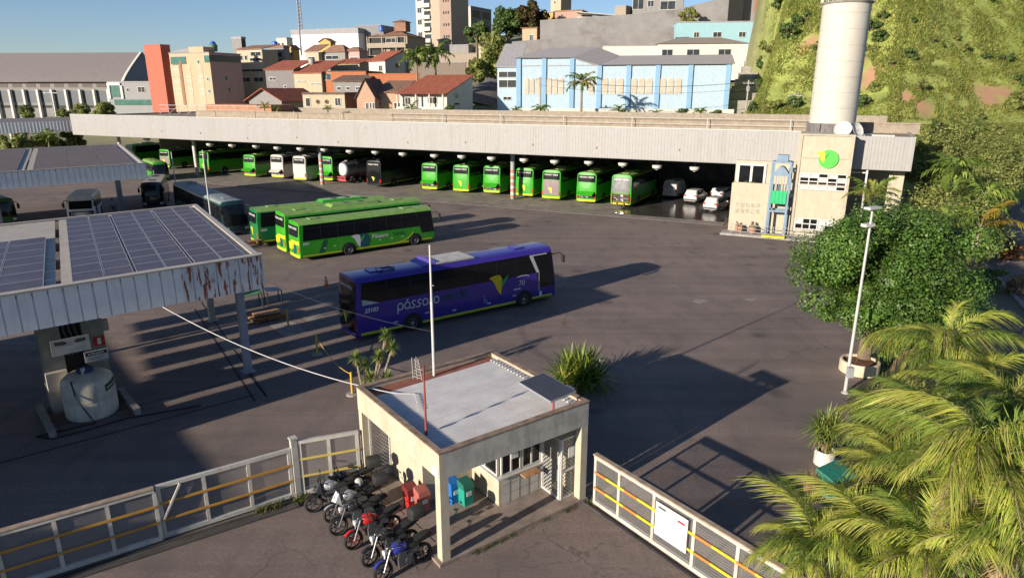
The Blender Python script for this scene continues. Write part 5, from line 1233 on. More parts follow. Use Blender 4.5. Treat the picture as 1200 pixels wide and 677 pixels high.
q_.build('cone', [M['orange'], M['white']], t_)
# work bench and crates
t_ = thing('work_table', 'rough steel table with a green and a grey tabletop', 'table', G(309, 358), .62)
q_ = MB(); q_.box(-.75, 0, 1.0, 1.3, .95, .05, ry=-.12); q_.build('tabletop', mat('green_top', (.08, .2, .08), .6, var=.4, scale=3), t_)
q_ = MB(); q_.box(.65, .1, 1.02, 1.1, .9, .05, ry=.1); q_.build('tabletop', mat('grey_top', (.25, .27, .3), .5, var=.2, scale=3), t_)
for x in (-1.3, -.15, .2, 1.15):
    for y_ in (-.4, .4): q_ = MB(); q_.beam((x, y_, 0), (x, y_, .98), .06, .06); q_.build('leg', M['dgrey'], t_)
t_ = thing('board_stack', 'stack of orange-brown boards on pallets below the work table', 'boards', G(313, 374), .62)
rr = random.Random(5)
for k in range(5): q_ = MB(); q_.box(rr.uniform(-.2, .2), rr.uniform(-.2, .2), .12+.09*k, 2.0-.1*k, 1.2-.1*k, .05, rr.uniform(-.1, .1)); q_.build('board', mat('orange_board', (.36, .15, .06), .7, var=.25) if k % 2 else M['wood'], t_)
q_ = MB(); q_.box(-.7, 0, .05, .12, 1.2, .1); q_.box(.7, 0, .05, .12, 1.2, .1); q_.build('bearer', M['wood'], t_)
t_ = thing('wood_pile', 'heap of brown timber offcuts beside the green bus', 'wood pile', G(289, 291), .3)
for k in range(14): q_ = MB(); q_.box(rr.uniform(-.9, .9), rr.uniform(-.5, .5), .1+rr.uniform(0, .7), rr.uniform(.8, 1.8), .14, .1, rr.uniform(-.6, .6), ry=rr.uniform(-.2, .2)); q_.build('timber', mat('brown_timber', (.15, .075, .045), .9, var=.3), t_)
# ---------------------------------------------------------------- people
def person(label, loc, rz, shirt, trousers, skin=(.22, .12, .08)):
    t_ = thing('person', label, 'person', loc, rz)
    J = {'pel': (0, 0, .95, .13), 'wa': (0, .0, 1.1, .125), 'ch': (0, -.01, 1.32, .15), 'nk': (0, -.02, 1.5, .055), 'hd': (0, -.04, 1.6, .085), 'ht': (0, -.03, 1.72, .08)}
    E = [('pel', 'wa'), ('wa', 'ch'), ('ch', 'nk'), ('nk', 'hd'), ('hd', 'ht')]
    for s, k in ((-1, 'l'), (1, 'r')):
        J.update({k+'h': (s*.1, 0, .9, .09), k+'k': (s*.11, -.03, .5, .06), k+'a': (s*.12, .02, .08, .042), k+'t': (s*.13, -.14, .04, .04), k+'s': (s*.18, 0, 1.42, .065), k+'e': (s*.25, .02, 1.13, .045), k+'w': (s*.24, -.08, .9, .033), k+'f': (s*.235, -.11, .8, .03)})
        E += [('pel', k+'h'), (k+'h', k+'k'), (k+'k', k+'a'), (k+'a', k+'t'), ('ch', k+'s'), (k+'s', k+'e'), (k+'e', k+'w'), (k+'w', k+'f')]
    ks = list(J); me = bpy.data.meshes.new('body'); me.from_pydata([J[k][:3] for k in ks], [(ks.index(a), ks.index(b)) for a, b in E], [])
    ob = bpy.data.objects.new('body', me); COL.objects.link(ob); ob.parent = t_
    sk = ob.modifiers.new('skin', 'SKIN'); 
    me.skin_vertices.new() if not me.skin_vertices else None
    for i, k in enumerate(ks): me.skin_vertices[0].data[i].radius = (J[k][3], J[k][3]*.8); me.skin_vertices[0].data[i].use_root = (k == 'pel')
    ob.modifiers.new('sub', 'SUBSURF').levels = 1
    dg = bpy.context.evaluated_depsgraph_get(); m2 = bpy.data.meshes.new_from_object(ob.evaluated_get(dg)); ob.modifiers.clear(); ob.data = m2
    mts = [mat('skin', skin, .6), mat(shirt[0], shirt[1], .8), mat(trousers[0], trousers[1], .8), M['black']]
    m2.materials.clear()
    for q_ in mts: m2.materials.append(q_)
    for p in m2.polygons:
        c_ = p.center; p.use_smooth = True
        p.material_index = 0 if c_.z > 1.47 else 3 if c_.z < .1 else 2 if c_.z < .96 and abs(c_.x) < .2 else 0 if (c_.z < 1.15 and abs(c_.x) > .19) else 1
    h_ = MB(); h_.lathe([(.092, -.03), (.097, .03), (.07, .09), (.01, .11)], (0, -.01, 1.68), 14); h_.build('hair', M['black'], t_, True)
    return t_
# ---------------------------------------------------------------- vehicles in place
def cl(corner, rz, W): return (corner[0]-W/2*sin(rz), corner[1]+W/2*cos(rz), 0)
make_bus('violet-blue coach with white pássaro lettering and yellow bird alone in the yard', cl((-8.92, 36.24), .6206, 2.6), .6206, 14.85, 2.6, 3.78, BUSBLUE, BUSBLUE, None, 'dark_rear', (3.64, 11.95), (2.2, 3.48), blue_deco, None, None, nose=.5, skirt=LIME, name='coach', cat='coach')
make_bus('green bus with white Pássaro lettering, nearest the blue coach', cl((-17.87, 55.21), .6516, 2.5), .6516, 13.4, 2.5, 3.38, BUSGREEN, BUSLIME, 'green buses parked side by side in the yard', 'stickers', (4.5, 11.1), (1.75, 3.1), green_deco, None, None, nose=.5)
c_ = G(330.5, 252, 3.6); make_bus('tall green bus parked second, behind the one lettered Pássaro', cl(c_, .648, 2.55), .648, 14.2, 2.55, 3.72, BUSGREEN, BUSLIME, 'green buses parked side by side in the yard', 'stickers', (3.9, 11.5), (2.1, 3.3), green_deco, (4.6, 9.5), BUSLIME, nose=.6)
c_ = G(298, 247.5, 3.35); make_bus('green bus with darker roof parked farthest back of the three in the yard', cl(c_, .63, 2.5), .63, 13.6, 2.5, 3.45, BUSDGREEN, BUSLIME, 'green buses parked side by side in the yard', 'closed', (3.6, 10.6), (1.8, 3.1), green_deco, (6.5, 11), BUSGREEN, nose=.5)
a_, b_ = G(214.5, 212.5, 3.4), G(272, 235.5, 3.4); hd = atan2(b_.y-a_.y, b_.x-a_.x)
make_bus('dark teal bus facing the camera beyond the near canopy', (a_.x, a_.y, 0), hd, (b_-a_).length+.7, 2.55, 3.45, BUSDARK, mat('dusty_grey_roof', (.22, .25, .24), .6, var=.2), None, 'closed', (3.4, 9.6), (1.55, 3.0), None, (2.5, 4.0), nose=.7, skirt=None)
c_ = G(190, 212); hd = radians(-52)
make_bus('small green minibus turned towards the yard at the left end of the garage', (c_.x-8.0*cos(hd), c_.y-8.0*sin(hd), 0), hd, 8.6, 2.3, 3.0, BUSGREEN, BUSLIME, None, 'closed', (2.2, 6.4), (1.4, 2.65), None, None, nose=.8, skirt=None, name='minibus', cat='minibus')
# under the second canopy
a_ = G(93, 229, 2.9); hd = radians(-66)
fb = make_bus('white minibus with black lettered bumper facing the camera under the second canopy', (a_.x-5.4*cos(hd), a_.y-5.4*sin(hd), 0), hd, 6.2, 2.7, 2.95, mat('bright_bus_white', (.72, .73, .72), .4), mat('bright_bus_white', (.72, .73, .72), .4), None, 'closed', (1.3, 4.9), (1.5, 2.5), None, None, nose=1.5, skirt=None, ws=(1.5, 2.35), name='minibus', cat='minibus', hatch=False)
q_ = MB(); v_, f_ = textmesh('PássaroVerde', .34, bold=.01, align='CENTER'); q_.add([(6.2, a, .92+b) for a, b in v_], f_); q_.box2(6.0, 6.185, -1.15, 1.15, .82, 1.27, 1); q_.build('front_lettering', [DECALW, M['black']], fb)
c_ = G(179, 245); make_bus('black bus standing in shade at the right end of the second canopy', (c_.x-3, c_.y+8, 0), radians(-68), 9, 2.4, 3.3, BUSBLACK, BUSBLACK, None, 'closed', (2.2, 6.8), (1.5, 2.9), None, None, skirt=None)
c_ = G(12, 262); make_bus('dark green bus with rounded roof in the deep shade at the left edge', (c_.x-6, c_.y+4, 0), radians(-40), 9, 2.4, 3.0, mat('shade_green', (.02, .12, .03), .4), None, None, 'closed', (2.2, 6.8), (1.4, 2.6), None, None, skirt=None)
person('person in a pale blue shirt and dark trousers by a column of the second canopy', G(134, 251), radians(200), ('pale_blue_shirt', (.42, .5, .6)), ('dark_trousers', (.03, .035, .05)))
# row under the garage: rear near corner pixel, style
AX = radians(64.0)
GRP = 'buses reversed under the garage roof'
W_ = 2.62
def row(label, pxl, pxr, pytop, dd, style, paint, roof=None, h=None, L=12.4, ac=(3.2, 5.2), acm=None, skew=0, skirt=LIME, win=(1.75, 3.0)):
    """pxl, pxr: where the rear face shows; pytop: its top edge"""
    dd *= .973; r_ = ray((pxl+pxr)/2, 210); t_ = dd/(r_[0]*NX+r_[1]*NY); x, y_ = r_[0]*t_, r_[1]*t_
    hh = zrow(x, y_, pytop)-.09 if h is None else h
    hh = max(3.2, min(3.95, hh))
    ax = AX+radians(skew)
    return make_bus(label, (x, y_, .09), ax, L, W_, hh, paint, roof or BUSLIME, GRP, style, (3.2, 9.4), (hh-1.55, hh-.35), None, ac, acm, skirt=skirt, base=.32)
row('green bus with a bare grey rear and exposed engine frame, farthest right in the garage', 714, 742, 198, 82.6, 'stripped', BUSGREEN, skew=-2)
row('green bus with raised engine cover, left of the stripped grey-rear bus', 674, 700, 197, 83.0, 'hood_up', BUSGREEN)
row('green bus with a faded brown-grey panel across its rear', 633, 658, 197, 83.4, 'panel', BUSGREEN)
row('green bus with closed rear just right of the striped garage column', 602, 626, 195, 84.2, 'closed', BUSGREEN)
row('green bus with raised engine cover just left of the striped garage column', 564, 587, 193, 84.8, 'hood_up', BUSGREEN)
row('green bus with white number plate and lime roof box, second from the dark gap', 528, 551, 193.5, 84.2, 'closed', BUSGREEN, acm=BUSGREEN)
row('green bus with raised engine cover right of the dark empty bay', 492, 513, 191, 84.0, 'hood_up', BUSGREEN)
row('black bus with rainbow-edged rear and yellow bird beside the tanker trailer', 428, 447, 184, 83.6, 'dark_rear', BUSBLACK, BUSBLACK, skirt=LIME)
row('green bus with raised engine cover partly behind the tanker trailer', 374, 390, 183, 85.5, 'hood_up', BUSGREEN)
row('all white bus with closed rear between green and white neighbours', 342, 360, 183, 84.0, 'plain', BUSWHITE, BUSWHITE, skirt=BUSWHITE)
row('white bus with open engine bay and lime rear band', 317, 333, 181.5, 84.8, 'hood_up', BUSWHITE, BUSWHITE, acm=BUSWHITE, skirt=BUSWHITE)
row('green bus with raised engine cover left of the white buses', 285, 301, 181.5, 84.2, 'hood_up', BUSGREEN)
row('green bus with yellow bird rear and long dark windows by the left garage column', 233, 248, 177.5, 84.4, 'closed', BUSGREEN, skew=-6)
row('dusty green bus with grey rear beside the left garage column', 188, 203, 175, 87.0, 'panel', BUSGREEN, mat('dusty_lime', (.3, .33, .2), .7))
row('pale green bus farthest left in the garage', 150, 163, 169.5, 89.0, 'closed', BUSGREEN)
r_ = ray(402, 214); t0_ = 83.2/(r_[0]*NX+r_[1]*NY)
make_tanker('dull steel tanker trailer with white round end and red chassis in the garage', (r_[0]*t0_, r_[1]*t0_, .09), AX-radians(7))
# cars and covered van in the right-hand bay
GC = 'white cars parked in the garage bay'
def car(label, px, py, skew): b_ = G(px, py, .096); make_car(label, (b_.x, b_.y, .096), AX+radians(skew), GC)
car('white hatchback nearest the office wall, on the wet floor', 831, 248, -14)
car('white hatchback farther left in the garage bay', 808, 238, -10)
car('white hatchback behind the nearest one in the garage bay', 838, 235, -16)
b_ = G(784, 232, .09); t_ = thing('white_van', 'plain white van with rounded roof in the dark garage bay', 'van', (b_.x, b_.y, .09), AX-radians(4))
q_ = MB(); v = []; sec = [(-.95, .3), (-1.0, .9), (-.97, 1.6), (-.85, 2.15), (-.55, 2.4), (0, 2.46), (.55, 2.4), (.85, 2.15), (.97, 1.6), (1.0, .9), (.95, .3)]
for x, sc, dz in ((0, .93, -.08), (.12, 1, 0), (3.6, 1, 0), (4.3, .96, -.5), (5.0, .92, -1.2), (5.3, .85, -1.35)): v += [(x, y_*sc, max(.3, z+dz*(z-.3)/2.1)) for y_, z in sec]
n_ = len(sec); q_.add(v, [(i*n_+k, (i+1)*n_+k, (i+1)*n_+k+1, i*n_+k+1) for i in range(5) for k in range(n_-1)]+[tuple(range(n_)), tuple(range(6*n_-1, 5*n_-1, -1))]); q_.build('body', CARW, t_, True)
q_ = MB(); q_.box2(-.02, -.005, -.75, -.06, 1.3, 1.95); q_.box2(-.02, -.005, .06, .75, 1.3, 1.95); q_.build('rear_window', mat('papered_glass', (.4, .4, .39), .4), t_)
for s in (-.9, .9): q_ = MB(); q_.box(0, s, 1.0, .06, .12, .4); q_.build('tail_light', TAIL, t_)
add_wheels(t_, (.9, 4.2), 2.0, .35, .22, .02)
# spots out of the picture to the left, worked out but left empty
for i in range(4):
    b_ = Vector((-31.5, 10.5, 0))+Vector((-.669, .743, 0))*(3.7*i)+Vector((.743, .669, 0))*(1.2*(i % 2))
# unseen block added just outside the picture on the left to shade the yard
def cl_(u, v, z=0): return local(A1, CA, u, v, z)
wk = thing('shade_block', 'plain cream unseen block added outside the left edge to shade the pump yard', 'shade_block', cl_(-29.4, 0), CA)
q_ = MB(); q_.box2(-10, 0, -7.6, 18, -.05, 6.9); q_.build('wall', M['cream'], wk); q_ = MB(); q_.box2(-10.3, .1, -7.8, 18.2, 6.91, 7.1); q_.build('roof', SHEET0 if 'SHEET0' in globals() else M['grey'], wk)
q_ = MB(); 
for v in (-4, 2, 8, 14): q_.box2(.005, .05, v-1.2, v+1.2, 0, 3.4)
q_.build('roller_door', M['steelblue'], wk)
# ---------------------------------------------------------------- hillside town
WINF = mat('window_frame_pale', (.55, .54, .5), .6)
WGL = mat('window_dark', (.035, .04, .045), .15, var=.3, scale=.7)
WGG = mat('window_greenish', (.05, .14, .12), .12, var=.2, scale=.7)
TILE = mat('red_tiles', (.30, .085, .045), .85, var=.25, scale=1.2, dirt=(.12, .06, .045), damt=.5, dscale=(.6, .6, .6), bump=.5, bscale=6)
TILEB = mat('brown_tiles', (.24, .13, .085), .85, var=.25, scale=1.2, dirt=(.1, .07, .06), damt=.5, dscale=(.6, .6, .6), bump=.5, bscale=6)
TILED = mat('dark_tiles', (.13, .085, .065), .9, var=.3, scale=1.2, bump=.5, bscale=6)
SHEET = mat('grey_fibre_sheet', (.29, .28, .29), .8, var=.12, dirt=(.18, .17, .17), damt=.5)
def wallm(nm, c, d=.4):
    c = tuple(x*.76 for x in c); return mat(nm, c, .9, var=.07, dirt=tuple(x*.5 for x in c), damt=d, bump=.1)
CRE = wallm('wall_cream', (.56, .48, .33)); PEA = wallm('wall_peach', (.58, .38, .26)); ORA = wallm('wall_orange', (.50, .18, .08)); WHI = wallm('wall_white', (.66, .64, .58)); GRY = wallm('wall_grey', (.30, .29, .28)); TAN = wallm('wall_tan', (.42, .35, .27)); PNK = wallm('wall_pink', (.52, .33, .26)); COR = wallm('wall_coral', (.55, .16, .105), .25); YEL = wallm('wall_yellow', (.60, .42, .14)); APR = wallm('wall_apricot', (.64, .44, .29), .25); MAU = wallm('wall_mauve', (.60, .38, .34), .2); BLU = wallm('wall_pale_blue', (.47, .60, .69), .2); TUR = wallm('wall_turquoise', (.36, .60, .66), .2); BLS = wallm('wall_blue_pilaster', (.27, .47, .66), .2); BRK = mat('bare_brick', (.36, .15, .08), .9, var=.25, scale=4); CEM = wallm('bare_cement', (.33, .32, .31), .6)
def solve_left(c, ux, px):      # how far to go along -ux from c until column px
    lo, hi = 0., 120.
    for _ in range(40):
        m_ = (lo+hi)/2
        if proj(c[0]-ux[0]*m_, c[1]-ux[1]*m_, c[2])[0] > px: lo = m_
        else: hi = m_
    return lo
def solve_right(c, uy, px):
    lo, hi = 0., 60.
    for _ in range(40):
        m_ = (lo+hi)/2
        if proj(c[0]+uy[0]*m_, c[1]+uy[1]*m_, c[2])[0] < px: lo = m_
        else: hi = m_
    return lo
def house(name, label, x0, xm, x1, yb, yt, wall, roof='flat', rm=None, rh=2.0, rz=-26, Y=None, depth=None, wins=(), sidewins=(), side=None, cat='house', ov=.4, wcol=None, group=None, grid=None, wframe=None, sgrid=None, parapet=.5):
    """front face from pixel column x0 to xm, right side from xm to x1; base row yb, eaves row yt"""
    c = D(xm, yb, Y) if Y else hit(xm, yb)
    rz = radians(rz); ux = (cos(rz), sin(rz)); uy = (-sin(rz), cos(rz))
    w = solve_left(c, ux, x0); d = depth or (solve_right(c, uy, x1) if x1 > xm else 8.)
    h = zrow(c.x, c.y, yt)-c.z
    lo = Vector((c.x-ux[0]*w, c.y-ux[1]*w, c.z))
    t_ = thing(name, label, cat, lo, rz, group)
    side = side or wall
    q_ = MB(); B = -5.
    q_.quad((0, 0, B), (w, 0, B), (w, 0, h), (0, 0, h), 0); q_.quad((w, 0, B), (w, d, B), (w, d, h), (w, 0, h), 1); q_.quad((w, d, B), (0, d, B), (0, d, h), (w, d, h), 0); q_.quad((0, d, B), (0, 0, B), (0, 0, h), (0, d, h), 0); q_.quad((0, 0, h), (w, 0, h), (w, d, h), (0, d, h), 0)
    if roof == 'gable_x': q_.poly([(w, 0, h), (w, d, h), (w, d/2, h+rh)], 1); q_.poly([(0, d, h), (0, 0, h), (0, d/2, h+rh)], 0)
    if roof == 'gable_y': q_.poly([(0, 0, h), (w, 0, h), (w/2, 0, h+rh)], 0); q_.poly([(w, d, h), (0, d, h), (w/2, d, h+rh)], 0)
    q_.build('wall', [wall, side], t_)
    rm = rm or SHEET
    q_ = MB(); th = .18
    def slab(a, b, c_, d_):
        q_.add([a, b, c_, d_]+[(p[0], p[1], p[2]+th) for p in (a, b, c_, d_)], [(3, 2, 1, 0), (4, 5, 6, 7), (0, 1, 5, 4), (1, 2, 6, 5), (2, 3, 7, 6), (3, 0, 4, 7)])
    k = ov
    if roof == 'flat':
        q_.box2(-.1, w+.1, -.1, d+.1, h+.01, h+.2)
        if parapet: q_.box2(-.1, w+.1, -.1, .1, h+.2, h+.2+parapet); q_.box2(w-.1, w+.1, .1, d+.1, h+.2, h+.2+parapet)
    elif roof == 'gable_x':
        e = rh*k/(d/2); slab((-k, -k, h-e), (w+k, -k, h-e), (w+k, d/2, h+rh), (-k, d/2, h+rh)); slab((-k, d/2, h+rh+.004), (w+k, d/2, h+rh+.004), (w+k, d+k, h-e), (-k, d+k, h-e))
    elif roof == 'gable_y':
        e = rh*k/(w/2); slab((-k, -k, h-e), (w/2, -k, h+rh), (w/2, d+k, h+rh), (-k, d+k, h-e)); slab((w/2, -k, h+rh+.004), (w+k, -k, h-e), (w+k, d+k, h-e), (w/2, d+k, h+rh+.004))
    elif roof == 'hip':
        r_ = min(w, d)/2; a, b = (-k, -k, h), (w+k, -k, h); c2, d2 = (w+k, d+k, h), (-k, d+k, h)
        if w >= d: p, s = (r_, d/2, h+rh), (w-r_+.01, d/2, h+rh)
        else: p, s = (w/2, r_, h+rh), (w/2, d-r_, h+rh)
        if w >= d: q_.add([a, b, c2, d2, p, s], [(0, 1, 5, 4), (1, 2, 5), (2, 3, 4, 5), (3, 0, 4), (3, 2, 1, 0)])
        else: q_.add([a, b, c2, d2, p, s], [(0, 1, 4), (1, 2, 5, 4), (2, 3, 5), (3, 0, 4, 5), (3, 2, 1, 0)])
    elif roof == 'shed':
        slab((-k, -k, h+.02), (w+k, -k, h+.02), (w+k, d+k, h+rh), (-k, d+k, h+rh)); 
    elif roof == 'shed_r':
        slab((-k, -k, h+rh), (w+k, -k, h+.02), (w+k, d+k, h+.02), (-k, d+k, h+rh))
    q_.build('roof', rm, t_)
    wl = list(wins)
    if grid:
        nx, nz, ww, wh, mx_, my_ = grid
        for i in range(nx):
            for j in range(nz): wl.append((lerp(mx_, 1-mx_, (i+.5)/nx)-ww/2, lerp(my_, 1-my_, (j+.5)/nz)-wh/2, ww, wh))
    sl = list(sidewins)
    if sgrid:
        nx, nz, ww, wh, mx_, my_ = sgrid
        for i in range(nx):
            for j in range(nz): sl.append((lerp(mx_, 1-mx_, (i+.5)/nx)-ww/2, lerp(my_, 1-my_, (j+.5)/nz)-wh/2, ww, wh))
    gm = wcol or WGL; fmt = wframe or WINF
    for (u, v, ww, wh) in wl:
        q_ = MB(); a0, a1, z0, z1 = u*w, (u+ww)*w, v*h, (v+wh)*h
        q_.box2(a0, a1, -.03, -.012, z0, z1, 1); f_ = .07
        q_.box2(a0-f_, a0+f_*.6, -.1, -.031, z0-f_, z1+f_); q_.box2(a1-f_*.6, a1+f_, -.1, -.031, z0-f_, z1+f_); q_.box2(a0+f_*.6, a1-f_*.6, -.1, -.031, z1-f_*.6, z1+f_); q_.box2(a0+f_*.6, a1-f_*.6, -.16, -.031, z0-f_, z0+f_*.6)
        if a1-a0 > 1.2: m_ = (a0+a1)/2; q_.box2(m_-.04, m_+.04, -.09, -.031, z0+f_*.6, z1-f_*.6)
        q_.build('window', [fmt, gm], t_)
    for (u, v, ww, wh) in sl:
        q_ = MB(); a0, a1, z0, z1 = u*d, (u+ww)*d, v*h, (v+wh)*h
        q_.box2(w+.012, w+.03, a0, a1, z0, z1, 1); f_ = .07
        q_.box2(w+.031, w+.1, a0-f_, a0, z0-f_, z1+f_); q_.box2(w+.031, w+.1, a1, a1+f_, z0-f_, z1+f_); q_.box2(w+.031, w+.1, a0, a1, z1, z1+f_); q_.box2(w+.031, w+.14, a0, a1, z0-f_, z0)
        q_.build('window', [fmt, gm], t_)
    t_['_w'], t_['_d'], t_['_h'] = w, d, h
    return t_
def dims(t_):
    r_ = (t_['_w'], t_['_d'], t_['_h'])
    return r_
def fin(*ts):
    for t_ in ts:
        for k in ('_w', '_d', '_h'):
            if k in t_: del t_[k]
# --- large vaulted shed on the far left
hall = house('sports_hall', 'large hall with broad brown-grey sloping roof and white piers at far left', -60, 148, 160, 131, 97, GRY, 'flat', SHEET, rz=-4, Y=235, depth=46, cat='hall', parapet=0)
w, d, h = dims(hall)
q_ = MB(); n_ = 10; HR = zrow(hall.location.x+w*.8, hall.location.y+24, 63)-hall.location.z-h
pts = [(-1.5+26.5*i/n_, h+.25+HR*(i/n_)**.93) for i in range(n_+1)]
full = pts+[(25.2, h+.3)]
vs = [(-2, a, b) for a, b in full]+[(w+1.2-8.4*max(0, b-h)/HR, a, b) for a, b in full]; m2 = len(full)
q_.add(vs, [(i, m2+i, m2+i+1, i+1) for i in range(m2-1)])
q_.build('vaulted_roof', mat('brown_grey_sheet', (.25, .215, .20), .75, var=.08, dirt=(.17, .15, .15), damt=.4, dscale=(.3, .1, .1)), hall, True)
q_ = MB(); q_.poly([(w+1.15-8.4*max(0, b-h)/HR, a, b) for a, b in full]); q_.build('gable_wall', GRY, hall)
q_ = MB(); vs = [(w+.9-8.4*max(0, b-h)/HR, a, b+.12) for a, b in full]+[(w+1.9-8.4*max(0, b-h)/HR, a, b+.3) for a, b in full]; q_.add(vs, [(i, m2+i, m2+i+1, i+1) for i in range(m2-1)]); q_.build('gable_trim', mat('pale_trim', (.6, .57, .5), .6), hall)
for i in range(9):
    x = w*(.30+.078*i); q_ = MB(); q_.box2(x-.35, x+.35, -1.1, -.02, -3, h-2.2); q_.build('pier', M['white'], hall)
    q_ = MB(); q_.box2(x+.8, x+w*.078-.8, -.06, -.02, h-1.5, h-.35); q_.build('vent', mat('vent_dark', (.12, .1, .09), .8), hall)
    q_ = MB(); q_.box2(x+.4, x+w*.078-.4, -.08, -.02, 2.2 if i > 3 else 3, h-2.6); q_.build('dark_panel', mat('dark_cladding', (.06, .07, .085), .5), hall)
q_ = MB(); q_.box2(w*.25, w, -.12, -.02, 1.2, 2.0); q_.build('window_strip', WGL, hall)
for i in range(4):
    x = w*(.06+.058*i); q_ = MB(); q_.extr([(0, -3), (.9, -3), (-.3+.0, h+2.0), (-1.1, h+2.0)], (x, -6+.8*i, 0), (1, 0, 0), (0, 0, 1), (0, 5, 0)); q_.build('fin_pier', M['white'], hall)
fin(hall)
an = house('hall_annex', 'grey flat-roofed annex with green glass corner beside the large hall', 130, 181, 183, 124, 97, wallm('annex_grey', (.36, .36, .36)), 'flat', SHEET, rz=-10, Y=215, depth=14, cat='building', wins=[(.42, .62, .06, .14), (.68, .58, .16, .24)], parapet=.2)
w, d, h = dims(an); q_ = MB(); q_.box2(.06*w, .27*w, -.15, -.03, .38*h, .86*h); q_.box2(.1*w, .98*w, -.14, -.03, 0.02*h, .26*h); q_.build('green_glazing', WGG, an); q_ = MB(); q_.box2(0, .30*w, -.4, -.02, .88*h, 1.0*h); q_.box2(0, .05*w, -.4, -.02, 0.3*h, .88*h); q_.box2(.29*w, .34*w, -.4, -.02, .3*h, .87*h); q_.build('portal_frame', M['white'], an); fin(an)
fin(house('white_building', 'small white building peeping over the annex beside the coral tower', 152, 170, 173, 98, 80, WHI, 'flat', None, rz=-20, Y=260, depth=8, cat='building', wins=[(.1, .5, .3, .25), (.6, .2, .2, .3)]))
# --- coral tower and apricot apartments
fin(house('coral_tower', 'plain coral red stair tower beside the apricot apartment block', 178, 197, 208, 122, 53, COR, 'flat', COR, rz=-30, Y=196, cat='tower', parapet=.01))
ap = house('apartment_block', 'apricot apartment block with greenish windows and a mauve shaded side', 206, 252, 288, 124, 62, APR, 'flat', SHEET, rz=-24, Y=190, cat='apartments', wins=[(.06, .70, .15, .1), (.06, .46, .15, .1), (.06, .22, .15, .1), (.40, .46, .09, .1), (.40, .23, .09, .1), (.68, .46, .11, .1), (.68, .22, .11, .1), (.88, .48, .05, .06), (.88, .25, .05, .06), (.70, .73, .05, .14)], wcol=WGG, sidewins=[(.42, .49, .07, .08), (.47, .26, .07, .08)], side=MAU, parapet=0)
w, d, h = dims(ap)
q_ = MB(); q_.box2(.03*w, .42*w, -.12, -.02, .80*h, .94*h); q_.build('glazed_gallery', WGG, ap); q_ = MB(); q_.box2(.88*w, 1.0*w+.06, -.12, -.02, .82*h, .95*h); q_.build('glazed_gallery', WGG, ap)
q_ = MB(); q_.box2(w+.02, w+.12, .02*d, .98*d, .84*h, .96*h); q_.build('glazed_gallery', mat('dull_green_glass', (.06, .09, .085), .2), ap)
q_ = MB(); q_.box2(.0, .22*w, -.1, -.02, 0, .78*h); q_.box2(.38*w, .50*w, -.06, -.02, 0, .78*h); q_.box2(.66*w, .80*w, -.06, -.02, 0, .8*h); q_.build('cream_panel', CRE, ap)
q_ = MB(); q_.box2(.24*w, .29*w, -.14, -.02, 0, .86*h); q_.build('brown_strip', wallm('strip_brown', (.36, .18, .11)), ap)
q_ = MB(); q_.box2(.5*w, .86*w, .2, 4, h+.2, h+1.6); q_.build('roof_parapet', APR, ap)
q_ = MB(); q_.add([(.0, -.4, h+.25), (w*.5, -.4, h+.25), (w*.5, 5, h+1.6), (0, 5, h+1.6), (w*.88, .5, h+.3), (w+.3, .5, h+.3), (w+.3, d, h+1.0), (w*.88, d, h+1.0)], [(0, 1, 2, 3), (4, 5, 6, 7)]); q_.build('sheet_roof', WHI, ap)
fin(ap)
q_ = MB(); L0 = D(250, 56, 198); q_.lathe([(1.0, -1.0), (1.15, .6), (1.0, .8)], L0, 16); q_.lathe([(.9, .8), (.6, 1.5), (.1, 1.7)], L0, 16, m=1)
tag(q_.build('roof_tank', [mat('tank_green', (.10, .2, .12), .5), mat('tank_blue', (.03, .12, .42), .4)], None, True), 'round roof tank with bright blue lid above the apricot block', 'water tank')
# --- behind the apricot block
fin(house('apartment_block', 'cream apartments with grey lower floors behind the mauve wall', 283, 312, 330, 112, 58, CRE, 'shed', TILEB, rz=-26, Y=205, rh=1.5, cat='apartments', wins=[(.1, .78, .12, .1), (.3, .78, .1, .1), (.5, .75, .45, .07), (.08, .3, .35, .1), (.58, .3, .38, .1), (.0, .52, 1.0, .06), (.55, .86, .4, .09)], side=TAN))
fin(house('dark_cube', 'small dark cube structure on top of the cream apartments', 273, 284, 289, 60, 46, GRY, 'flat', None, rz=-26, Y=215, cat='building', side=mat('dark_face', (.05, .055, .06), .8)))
fin(house('yellow_house', 'narrow yellow house gable between brown roofs', 337, 345, 352, 75, 57, YEL, 'gable_y', TILEB, rz=-20, Y=222, rh=1, wins=[(.6, .5, .25, .25)]))
fin(house('white_house', 'small white cube house on the skyline at left', 325, 337, 344, 60, 45, WHI, 'flat', None, rz=-25, Y=250, parapet=.1, wins=[(.15, .35, .2, .3), (.5, .35, .2, .3)]))
fin(house('grey_house', 'grey two-storey house with dark balconies below the white cube house', 316, 334, 341, 78, 56, GRY, 'flat', TILEB, rz=-25, Y=215, wins=[(.1, .5, .8, .3), (.1, .1, .35, .3), (.55, .1, .35, .3)]))
ww = house('warehouse', 'long white warehouse wall with grey roof edge below the mast', 343, 421, 424, 62, 39, mat('bright_white_wall', (.66, .66, .65), .8, var=.03), 'flat', SHEET, rz=-18, Y=260, depth=20, cat='warehouse', parapet=1.6); fin(ww)
fin(house('grey_wall_block', 'plain grey blockwork building right of the white warehouse', 418, 448, 475, 66, 30, mat('grey_blockwork', (.2, .2, .205), .9, var=.1), 'flat', None, rz=-20, Y=262, depth=16, cat='building', parapet=0))
